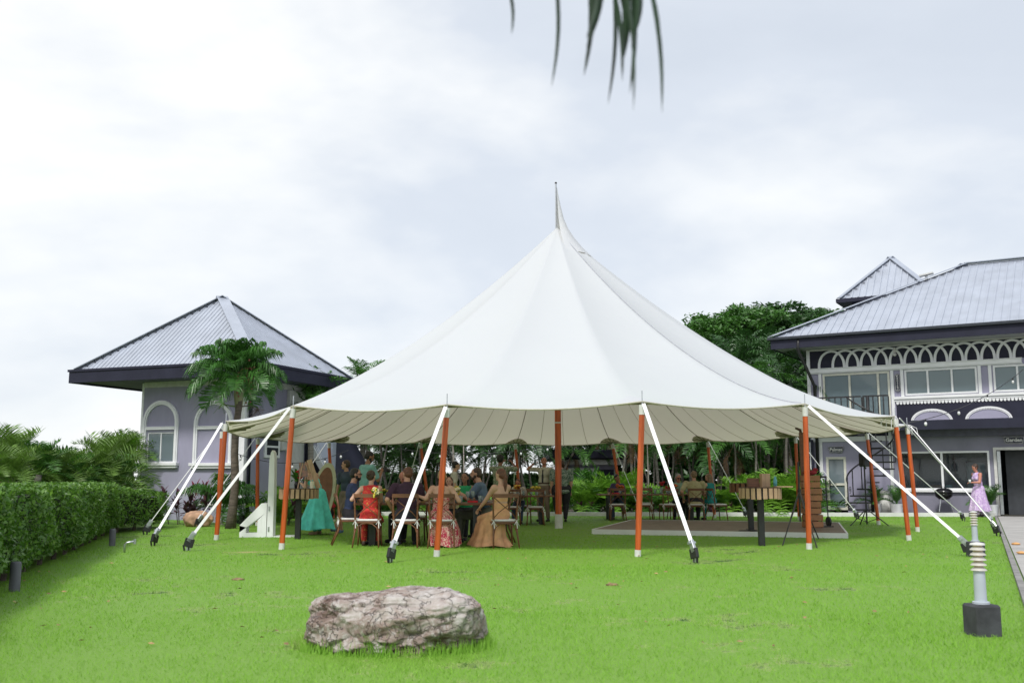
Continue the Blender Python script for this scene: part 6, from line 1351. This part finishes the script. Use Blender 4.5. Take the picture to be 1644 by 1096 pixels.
def person(label, loc, yaw, H=1.75, sit=False, skin=0, hair='brown', hairstyle='short', top=None, topkind='tee', bottom=None, botkind='trousers', lean=5, twist=0,
           look=0, nod=0, lh=None, rh=None, beard=None, glasses=None, female=False, wide=1.0, seat=.47, shoes=shoeb, lf=None, rf=None, tattoo=False, skirt=None, collar=None, gender_hair=None, extra=None, tie=False, belt=False, barefoot=False, zoff=0.0):
    s = H / 1.75; e_ = empty('person', (loc[0], loc[1], zoff), R(yaw), label, 'person'); sk = SK[skin]
    pel = Vector((0, 0, (seat + .095) / s if sit else .93))
    Ml = Matrix.Rotation(R(-lean), 3, 'X') @ Matrix.Rotation(R(twist), 3, 'Z')
    sp = lambda x, y, z: pel + Ml @ Vector((x, y, z))
    shw = (.165 if female else .19) * wide; hipw = .095 * wide
    # joints
    SH = [sp(-shw, 0, .47), sp(shw, 0, .47)]; HP = [pel + Vector((-hipw, 0, -.02)), pel + Vector((hipw, 0, -.02))]
    neck0, neck1, hc = sp(0, -.005, .50), sp(0, .015, .60), sp(0, .03, .69)
    Lk_ = Matrix.Rotation(R(look), 3, 'Z') @ Matrix.Rotation(R(-nod), 3, 'X')
    hp = lambda x, y, z: hc + Lk_ @ Vector((x, y, z))
    ua, fa, th, sh_ = .285, .25, .43, .41
    dl_ = [Vector((-.27, .06, -.07)), Vector((.27, .06, -.07))] if not sit else [Vector((-.20, .36, .16)), Vector((.20, .36, .16))]
    hd = [pel + Vector(lh) if lh else pel + dl_[0], pel + Vector(rh) if rh else pel + dl_[1]]
    EL = []; HD = []
    for i in (0, 1):
        pole = Vector((-.5 if i == 0 else .5, -.6, -.7)); a, b = ik(SH[i], hd[i], ua, fa, pole); EL.append(a); HD.append(b)
    if sit: ft = [Vector(lf or (-.13, .46, .075 / s)), Vector(rf or (.13, .46, .075 / s))]
    else: ft = [Vector(lf or (-.11, -.02, .085)), Vector(rf or (.11, .03, .085))]
    KN = []; AN = []
    for i in (0, 1):
        a, b = ik(HP[i], ft[i], th, sh_, Vector((.1 * (-1 if i == 0 else 1), 1, .6 if sit else 0))); KN.append(a); AN.append(b)
    RX = Ml
    w = wide; fw = .93 if female else 1.0
    def torso(m, g=0.0, lo=True, hi=True, cut=None):
        if hi:
            m.ell(sp(0, .0, .36), (.165 * w * fw + g, .105 * w + g, .17 + g), RX); m.ell(sp(0, -.01, .45), (.15 * w * fw + g, .085 * w + g, .075 + g), RX)
            if female:
                for q in (-1, 1): m.ell(sp(q * .07, .085, .34), (.06 + g, .055 + g, .06 + g), RX)
        m.ell(sp(0, .0, .17), ((.135 if female else .15) * w + g, .098 * w + g, .17 + g), RX)
        if lo: m.ell(sp(0, -.01, .0), (.165 * w + g, .12 * w + g, .12 + g), RX)
    B = MB(); torso(B)
    for i in (0, 1):
        q = -1 if i == 0 else 1
        B.ell(SH[i] + Ml @ Vector((-q * .02, 0, -.01)), (.062 * w, .06 * w, .065)); capsule(B, SH[i], .050 * w, EL[i], .038 * w); capsule(B, EL[i], .038 * w, HD[i], .025)
        # hand: palm, four fingers, thumb
        d = (HD[i] - EL[i]).normalized(); side = d.cross(Vector((0, 0, 1))); side = side.normalized() if side.length > .1 else Vector((1, 0, 0)); nn = side.cross(d)
        pc = HD[i] + d * .05; Mr = Matrix((side, d, nn)).transposed(); B.ell(pc, (.036, .050, .016), Mr)
        for k in range(4):
            o = (k - 1.5) * .0185; L = (.060, .070, .066, .050)[k]; b0 = pc + side * o + d * .038; b1 = b0 + (d * .8 - nn * .45).normalized() * L * .55; b2 = b1 + (d * .35 - nn * .9).normalized() * L * .5
            capsule(B, b0, .0085, b1, .008, 6); capsule(B, b1, .008, b2, .007, 6)
        b0 = pc - side * .028 * q - d * .015; b1 = b0 + (d * .6 - side * q * .8 - nn * .2).normalized() * .04; capsule(B, b0, .011, b1, .010, 6); capsule(B, b1, .010, b1 + (d * .8 - nn * .5).normalized() * .03, .008, 6)
        capsule(B, HP[i], .088 * w, KN[i], .056 * w); capsule(B, KN[i], .055 * w, KN[i].lerp(AN[i], .35), .055 * w); capsule(B, KN[i].lerp(AN[i], .35), .055 * w, AN[i], .036)
        toe = Vector((AN[i].x + q * .02, AN[i].y + .14, max(.03, AN[i].z - .06))); capsule(B, AN[i] + Vector((0, -.02, -.04)), .038, toe, .03)
    capsule(B, neck0, .058 * (.88 if female else 1), neck1, .052 * (.88 if female else 1))
    B.ell(hp(0, 0, .02), (.074, .092, .092), Lk_); B.ell(hp(0, .028, -.045), (.056, .062, .062), Lk_); B.ell(hp(0, .094, -.012), (.013, .018, .022), Lk_); B.ell(hp(0, .072, -.088), (.025, .02, .017), Lk_)
    for q in (-1, 1): B.ell(hp(q * .077, -.004, -.005), (.012, .018, .030), Lk_)
    B.ell(hp(0, .075, .03), (.045, .015, .012), Lk_)
    body = fuse('body', B, sk, e_, .0105, 3)
    for q in (-1, 1): m = MB(); m.ell(hp(q * .030, .086, .008), (.010, .007, .006), Lk_, 8, 5); m.build('eye', eyem, e_, smooth=True)
    m = MB(); m.ell(hp(0, .089, -.052), (.023, .007, .006), Lk_, 8, 5); m.build('mouth', lipm, e_, smooth=True)
    for q in (-1, 1): m = MB(); m.bar(hp(q * .015, .094, .028), hp(q * .045, .085, .026), .005, .006); m.build('eyebrow', HR.get(hair, HR['brown']), e_)
    # hair
    if hairstyle != 'bald':
        Hm = MB(); hm = HR[hair]
        Hm.ell(hp(0, -.020, .040), (.084, .094, .084), Lk_); Hm.ell(hp(0, -.045, .0), (.079, .070, .075), Lk_)
        if hairstyle in ('bun', 'tied'): Hm.ell(hp(0, -.115, .045), (.04, .04, .04), Lk_)
        if hairstyle == 'pony':
            capsule(Hm, hp(0, -.09, .04), .03, hp(0, -.125, -.04), .035); capsule(Hm, hp(0, -.125, -.04), .036, hp(0, -.11, -.20), .034); capsule(Hm, hp(0, -.11, -.20), .034, hp(.0, -.10, -.36), .012)
        if hairstyle in ('long', 'wavy'):
            for q in (-1, 0, 1): capsule(Hm, hp(q * .05, -.055, .0), .045, hp(q * .06, -.065, -.18), .042); capsule(Hm, hp(q * .06, -.065, -.18), .042, hp(q * .06, -.07, -.27), .02)
        if hairstyle == 'bob':
            for q in (-1, 0, 1): capsule(Hm, hp(q * .05, -.045, .02), .045, hp(q * .062, -.035, -.085), .034)
        if hairstyle == 'curly':
            rr = random.Random(3)
            for k in range(40): v = Vector((rr.gauss(0, 1), rr.gauss(-.35, 1), rr.gauss(.5, 1))).normalized(); Hm.ell(hp(v.x * .08, -.02 + v.y * .085, .035 + v.z * .08), (.024,) * 3, n=7, m=5)
        ho = fuse('hair', Hm, hm, e_, .011, 2)
    else:
        pass
    if beard:
        m = MB(); m.ell(hp(0, .052, -.072), (.052, .045, .040), Lk_); m.ell(hp(0, .088, -.038), (.028, .010, .008), Lk_)
        for q in (-1, 1): m.ell(hp(q * .06, .02, -.045), (.014, .03, .035), Lk_)
        fuse('beard', m, HR[beard], e_, .010, 2)
    if glasses:
        m = MB()
        for q in (-1, 1): m.ell(hp(q * .033, .100, .008), (.028, .008, .019), Lk_, 10, 6); m.bar(hp(q * .06, .09, .014), hp(q * .078, .0, .012), .005, .006)
        m.bar(hp(-.01, .104, .014), hp(.01, .104, .014), .004, .005); m.build('glasses', glasses, e_, smooth=False)
    # top
    g = .013
    if top is not None:
        m = MB()
        if topkind in ('tee', 'shirt', 'polo', 'long', 'untucked'):
            torso(m, g, lo=(topkind in ('tee', 'untucked', 'polo')))
            if topkind == 'shirt': m.ell(sp(0, 0, .05), (.155 * w + g, .11 * w + g, .06), RX)
            if topkind == 'untucked': m.ell(sp(0, 0, -.07), (.172 * w + g, .13 * w + g, .10), RX)
            for i in (0, 1):
                q = -1 if i == 0 else 1; m.ell(SH[i] + Ml @ Vector((-q * .02, 0, -.005)), (.068 * w + g * .4, .066 * w + g * .4, .070)); t = 1.0 if topkind == 'long' else .72
                e = SH[i].lerp(EL[i], t); capsule(m, SH[i], .058 * w + g * .3, e, .050 * w + g)
                if topkind == 'long': capsule(m, EL[i], .046 * w + g, HD[i].lerp(EL[i], .06), .032 + g * .5)
            capsule(m, sp(0, -.01, .46), .078, sp(0, 0, .50), .066)
            nm = 'shirt'
        elif topkind == 'strap':      # sleeveless bodice
            m.ell(sp(0, .01, .30), (.158 * w * fw + g, .108 * w + g, .14), RX); torso_lo = True; m.ell(sp(0, .0, .17), (.135 * w + g, .098 * w + g, .16), RX); m.ell(sp(0, -.01, .0), (.165 * w + g, .12 * w + g, .12), RX)
            if female:
                for q in (-1, 1): m.ell(sp(q * .07, .085, .34), (.06 + g, .055 + g, .06), RX); capsule(m, sp(q * .09, .07, .40), .016, sp(q * .10, -.0, .50), .018); capsule(m, sp(q * .10, .0, .50), .018, sp(q * .08, -.07, .40), .016)
            nm = 'bodice'
        elif topkind == 'tube':       # low back, strapless
            m.ell(sp(0, .015, .26), (.152 * w * fw + g, .10 * w + g, .11), RX); m.ell(sp(0, .0, .13), (.138 * w + g, .098 * w + g, .13), RX); m.ell(sp(0, -.01, .0), (.165 * w + g, .12 * w + g, .12), RX)
            for q in (-1, 1): m.ell(sp(q * .07, .088, .33), (.06 + g, .052 + g, .06), RX)
            nm = 'bodice'
        elif topkind == 'sleeveless':
            torso(m, g)
            for i in (0, 1): m.ell(SH[i] + Ml @ Vector((.035 if i == 0 else -.035, 0, -.0)), (.045, .062, .055))
            nm = 'bodice'
        shirt = fuse(nm, m, top, e_, .0125, 4)
        if collar: m = MB(); m.lathe([(.064, 0), (.074, .03), (.068, .035), (.060, .01)], n=16); o = m.build('collar', collar, e_, smooth=True); o.location = sp(0, .0, .515)
    if tie: m = MB(); m.bar(sp(0, .105, .46), sp(0, .125, .33), .035, .008, up=Ml @ Vector((0, 1, 0))); m.bar(sp(0, .125, .33), sp(0, .112, .08), .05, .008, up=Ml @ Vector((0, 1, 0))); m.build('necktie', black, e_)
    # bottom
    if bottom is not None and botkind in ('trousers', 'shorts'):
        m = MB(); m.ell(sp(0, -.01, .0), (.17 * w + g, .125 * w + g, .125), RX)
        for i in (0, 1):
            capsule(m, HP[i], .094 * w + g * .6, KN[i], .064 * w + g * .6)
            if botkind == 'trousers': capsule(m, KN[i], .062 * w + g * .6, AN[i] + (KN[i] - AN[i]).normalized() * .03, .048 + g * .6)
        fuse('trousers' if botkind == 'trousers' else 'shorts', m, bottom, e_, .013, 4)
    if belt: m = MB(); m.lathe([(.172 * w, -.018), (.176 * w, 0), (.172 * w, .018)], n=24, sy=.74); o = m.build('belt', shoem, e_, smooth=True); o.location = sp(0, -.0, .10)
    if skirt:
        # rings: list of (cx, cy, z, rx, ry) in person space, folds grow downward
        n = 72; nr = 22; vs = []; fs = []; rr = random.Random(H * 100)
        ph = [rr.uniform(0, 6.28) for _ in range(4)]
        for j in range(nr + 1):
            t = j / nr; x = t * (len(skirt) - 1); k = min(int(x), len(skirt) - 2); f = x - k; f = f * f * (3 - 2 * f) if False else f; c = [skirt[k][a] * (1 - f) + skirt[k + 1][a] * f for a in range(5)]
            for i in range(n):
                a = 2 * math.pi * i / n; fo = 1 + (t ** 1.2) * (.10 * math.sin(9 * a + ph[0] + t * 1.5) + .06 * math.sin(17 * a + ph[1] - t) + .04 * math.sin(5 * a + ph[2]))
                vs.append((c[0] + c[3] * fo * math.cos(a), c[1] + c[4] * fo * math.sin(a), c[2] + (.02 * math.sin(3 * a + ph[3]) if j == nr else 0)))
        for j in range(nr):
            for i in range(n): fs.append((j * n + i, (j + 1) * n + i, (j + 1) * n + (i + 1) % n, j * n + (i + 1) % n))
        m = MB(); m.add(vs, fs); m.build('skirt', bottom or top, e_, smooth=True)
    if not barefoot:
        for i in (0, 1):
            q = -1 if i == 0 else 1; m = MB(); toe = Vector((AN[i].x + q * .02, AN[i].y + .15, max(.035, AN[i].z - .055))); capsule(m, AN[i] + Vector((0, -.03, -.042)), .042, toe, .036); m.ell(AN[i] + Vector((q * .01, .05, -.075)), (.045, .12, .02)); fuse('shoe', m, shoes, e_, .012, 2)
    if tattoo:
        m = MB(); 
        for k, (x, z) in enumerate(((.04, .44), (.055, .40), (.03, .37), (.05, .34))): 
            c = sp(x, -.098, z); m.tube([c + Ml @ Vector((.02 * math.cos(a), -.001, .02 * math.sin(a))) for a in [i * .9 for i in range(6)]], .0035, 4)
        m.build('tattoo', mat('tattoo_ink', (.10, .09, .12), .7), e_)
    e_.scale = (s, s, s)
    info = dict(e=e_, sp=sp, HD=HD, hp=hp, SH=SH, pel=pel, s=s)
    return info
def hold(info, i, build, name, label, cat, off=(0, .03, .05)):
    e = info['e']; bpy.context.view_layer.update(); p = e.matrix_world @ (info['HD'][i] + Vector(off)); o = empty(name, p, e.rotation_euler.z, label, cat); build(o); return o

X = lambda px, Y: (px - 822) / 1606 * Y
teal = cl('teal', (.20, .42, .40)); navy = cl('navy', (.035, .05, .13)); maroon = cl('maroon', (.045, .018, .040)); red = printed('red_print', (.55, .03, .03), (.60, .22, .05), 26, .62); bluegrey = cl('blue_grey', (.10, .15, .23))
peach = cl('peach', (.68, .37, .20)); turq = cl('turquoise', (.12, .66, .60)); lilac = printed('lilac_print', (.46, .30, .58), (.66, .55, .72), 24, .52); floral = printed('pink_floral', (.45, .035, .08), (.70, .50, .40), 22, .50, (.50, .12, .14)); tropic = printed('tropical_print', (.10, .13, .09), (.34, .36, .26), 20, .48, (.16, .20, .13)); leafp = printed('leaf_print', (.09, .15, .12), (.38, .42, .38), 18, .5, (.13, .22, .16))
cream = cl('cream_shirt', (.52, .49, .40)); khaki = cl('khaki', (.20, .15, .115)); beige = cl('beige', (.42, .38, .24)); darkp = cl('dark_trousers', (.02, .02, .028)); whitec = cl('off_white', (.55, .52, .45)); green = cl('green', (.02, .30, .12)); tealw = cl('deep_teal', (.015, .22, .22)); greyd = cl('slate_shirt', (.045, .065, .10)); denim = cl('denim', (.06, .09, .16)); sungl = mat('dark_lens', (.008, .008, .01), .1)

# 1 standing photographer in teal
P = person('standing bearded man in a teal shirt looking down at his camera', (X(588, 20.6), 20.6), -55, 1.75, skin=2, hair='black', beard='black', top=teal, topkind='untucked', bottom=darkp, lean=4, nod=22, look=-8, lh=(.0, .30, .40), rh=(.12, .30, .38), wide=1.15)
def cam_b(o):
    m = MB(); m.box(-.07, .07, -.03, .04, -.05, .05); m.build('camera_body', black, o, bevel=.01); m = MB(); m.tube([(0, .04, 0), (0, .15, -.03)], .035, 14); m.build('lens', black, o, smooth='auto')
hold(P, 1, cam_b, 'camera', 'black camera held by the standing man in teal', 'camera', (-.06, .08, .05))
# 2 seated man, sunglasses, navy shirt, seen from the side
person('seated bearded man in navy shirt and sunglasses at the table end', (-2.93, 18.2), -78, 1.74, True, skin=0, hair='black', beard='black', glasses=sungl, top=navy, topkind='tee', bottom=darkp, lean=6, look=-8, lh=(-.12, .40, .16), rh=(.20, .42, .16), rf=(.14, .36, .08), lf=(-.12, .40, .08))
# 3 woman in red, back view
person('seated woman in a red patterned dress seen from behind', (-2.48, 17.68), 2, 1.64, True, skin=1, hair='brown', hairstyle='bun', female=True, top=red, topkind='sleeveless', bottom=red, lean=3, look=-25, lh=(-.34, .20, .34), rh=(.10, .4, .18), skirt=[(0, .02, .60, .17, .14), (0, .10, .54, .21, .22), (0, .18, .44, .22, .28)], lf=(-.14, .30, .09), rf=(.10, .34, .09), shoes=shoem)
# 4 man in maroon
person('seated man in a dark maroon shirt seen from behind', (-1.84, 17.62), 4, 1.78, True, skin=0, hair='auburn', top=maroon, topkind='tee', bottom=darkp, lean=8, look=35, lh=(-.26, .12, .08), rh=(.2, .40, .18), wide=1.12, collar=maroon)
# 5 bald man
person('bald man seated across the front table looking down', (X(657, 19.2), 19.2), 160, 1.72, True, skin=4, hair='grey', hairstyle='bald', top=cl('charcoal', (.04, .04, .05)), topkind='tee', bottom=darkp, lean=18, nod=30, wide=1.05)
# 6 woman tattoo back
person('seated woman in a backless pink floral dress with a tattoo between her shoulders', (-1.24, 17.52), -4, 1.68, True, skin=1, hair='blonde', hairstyle='bun', female=True, top=floral, topkind='tube', bottom=floral, lean=12, nod=12, lh=(-.42, .08, .32), rh=(.30, .28, .26), tattoo=True, wide=1.05, skirt=[(0, .0, .60, .18, .15), (.02, .08, .50, .24, .26), (.07, .10, .28, .26, .34), (.10, .10, .03, .26, .34)])
# 7 man in blue grey tee, side
person('seated dark haired man in a blue grey t-shirt leaning on his elbow', (-.52, 18.75), 82, 1.80, True, skin=0, hair='brown', beard='brown', top=bluegrey, topkind='tee', bottom=cl('olive_trousers', (.14, .14, .11)), lean=10, look=8, lh=(-.05, .44, .34), rh=(.12, .40, .26), wide=1.08)
# 8 woman peach
person('seated woman with a long ponytail in a strapless flowing peach dress', (-.20, 17.56), 38, 1.70, True, skin=1, hair='auburn', hairstyle='pony', female=True, top=peach, topkind='tube', bottom=peach, lean=-2, look=14, lh=(-.20, .36, .10), rh=(.16, .36, .08), skirt=[(0, .0, .62, .16, .15), (0, .12, .56, .20, .29), (-.02, .26, .40, .20, .34), (-.02, .30, .18, .23, .38), (-.02, .30, .012, .30, .50)])
# 9 woman green across
person('woman in green seated behind the flowers facing this way', (X(749, 19.9), 19.9), 165, 1.60, True, skin=2, hair='black', hairstyle='long', female=True, top=green, topkind='sleeveless', bottom=darkp, lean=6, lh=(.1, .30, .36), rh=(.12, .32, .30))
# 9b second person beside
person('dark haired woman partly hidden beside the woman in green', (X(768, 20.9), 20.9), 150, 1.58, True, skin=3, hair='black', hairstyle='bob', female=True, top=tropic, topkind='tee', bottom=darkp, lean=5)
# 10 standing in cream beyond the pole
person('standing young man in a cream top beyond the front orange pole', (X(728, 25), 25.0), -80, 1.62, skin=1, hair='black', hairstyle='curly', top=whitec, topkind='tee', bottom=beige, lean=4, wide=.9)
# 10b child in front
person('red haired child seated between the tattooed woman and the flowers', (X(723, 19.3), 19.3), 175, 1.42, True, skin=1, hair='auburn', hairstyle='bob', top=cl('tan', (.36, .24, .16)), topkind='tee', bottom=darkp, lean=8)
# 11 man behind in slate, sitting leg out
person('man in slate blue shirt and shorts standing behind the man in sunglasses', (X(558, 22.2), 22.2), 150, 1.60, skin=0, hair='brown', top=greyd, topkind='polo', bottom=khaki, botkind='shorts', lean=2, look=-60, lf=(.14, .24, .10), shoes=cl('trainer_blue', (.10, .16, .28)))
# 12 man in tropical shirt, back, arms raised
P = person('man in a tropical print shirt seen from behind raising a phone', (X(803, 24.5), 24.5), -4, 1.78, skin=3, hair='black', hairstyle='curly', top=tropic, topkind='untucked', bottom=darkp, lean=2, lh=(.02, .42, .62), rh=(.26, .36, .62), wide=1.1)
hold(P, 1, lambda o: MB().box(-.04, .04, -.006, .006, -.07, .07).build('case', black, o, bevel=.003), 'phone', 'dark phone held up by the man in the tropical shirt', 'phone', (-.05, .08, .06))
# 13 man with tie
P = person('standing man in cream shirt, dark tie and khaki trousers drinking', (X(873, 28.2), 28.2), 158, 1.80, skin=4, hair='brown', top=cream, topkind='shirt', bottom=khaki, lean=-3, nod=-18, look=30, rh=(.22, .20, .62), lh=(-.24, .08, -.04), tie=True, belt=True)
hold(P, 1, lambda o: MB().lathe([(.025, -.09), (.03, -.04), (.03, .05), (.012, .09), (.012, .13)], n=12).build('glass', MATS['dark_jar'], o, smooth=True), 'drink_bottle', 'dark bottle raised to the mouth of the man with the tie', 'bottle', (-.06, .06, .05))
# 14 woman leaf print, back
person('person in a leaf patterned loose blouse and black trousers behind the mast', (X(901, 28.0), 28.0), 6, 1.72, skin=1, hair='brown', hairstyle='bob', female=True, top=leafp, topkind='untucked', bottom=darkp, lean=0, wide=1.5)
# 15 woman at small table
person('small child with reddish hair leaning over the small table', (X(834, 27.2), 27.2), 170, 1.45, True, skin=4, hair='auburn', hairstyle='long', female=True, top=whitec, topkind='tee', bottom=denim, lean=25, nod=25)
# 16 woman at far table left
person('woman with dark tied hair seated cross legged at the far table', (3.15, 29.9), 160, 1.62, True, skin=2, hair='black', hairstyle='curly', female=True, top=cl('dark_violet', (.06, .05, .12)), topkind='tee', bottom=denim, lean=6, look=50, lf=(-.34, .62, .30), rf=(.05, .45, .08), shoes=shoem)
# 17 grey haired man
person('grey haired man in glasses with a pale green shirt facing this way', (X(1088, 29.95), 29.95), 170, 1.70, True, skin=4, hair='grey', top=cl('sage', (.22, .36, .28)), topkind='tee', bottom=darkp, lean=10, nod=18, look=20, glasses=black)
# 18 beige back
person('man in a beige patterned shirt seen from behind at the far table', (5.22, 28.78), -4, 1.84, True, skin=0, hair='sandy', top=printed('beige_print', (.42, .38, .22), (.34, .29, .16), 14, .56), topkind='untucked', bottom=darkp, lean=6, look=12, lh=(-.30, .10, .06), wide=1.2)
# 19 teal blonde
person('blonde woman in a teal top beside the man in beige', (5.72, 28.95), 30, 1.68, True, skin=1, hair='sandy', hairstyle='long', female=True, top=tealw, topkind='sleeveless', bottom=tealw, lean=6, look=20)
# 20 woman in turquoise by cocktail table
w0 = G(512, 858); person('woman in a turquoise maxi dress standing behind the cocktail table, bending forward', (w0.x - .05, w0.y + .1), 62, 1.62, skin=1, hair='blonde', hairstyle='long', female=True, top=turq, topkind='strap', bottom=turq, lean=26, nod=20, lh=(-.1, .42, .22), rh=(.16, .42, .20), skirt=[(0, -.01, .98, .17, .15), (0, .0, .80, .22, .20), (0, .02, .45, .30, .32), (.0, .04, .13, .40, .42)], barefoot=True)
# 21 purple dress
w1_ = FPW(1574, 829, -1.15); P = person('grey haired woman in a long lilac print dress walking with a drink', (w1_.x, w1_.y), 100, 1.66, skin=4, hair='brown', hairstyle='curly', female=True, top=lilac, topkind='sleeveless', bottom=lilac, lean=5, nod=22, rh=(.14, .02, -.02), lh=(-.16, .36, .20), wide=1.15, skirt=[(0, .0, .99, .18, .16), (0, .02, .75, .24, .22), (0, .02, .45, .28, .27), (.0, .0, .20, .33, .33)], lf=(-.1, .14, .09), rf=(.1, -.12, .09), shoes=shoeb)
hold(P, 0, lambda o: MB().lathe([(.025, -.05), (.038, .05), (.036, .05)], n=14).build('cup', white, o, smooth=True), 'cup', 'white cup in the hand of the woman in lilac', 'cup', (.0, .06, .04))
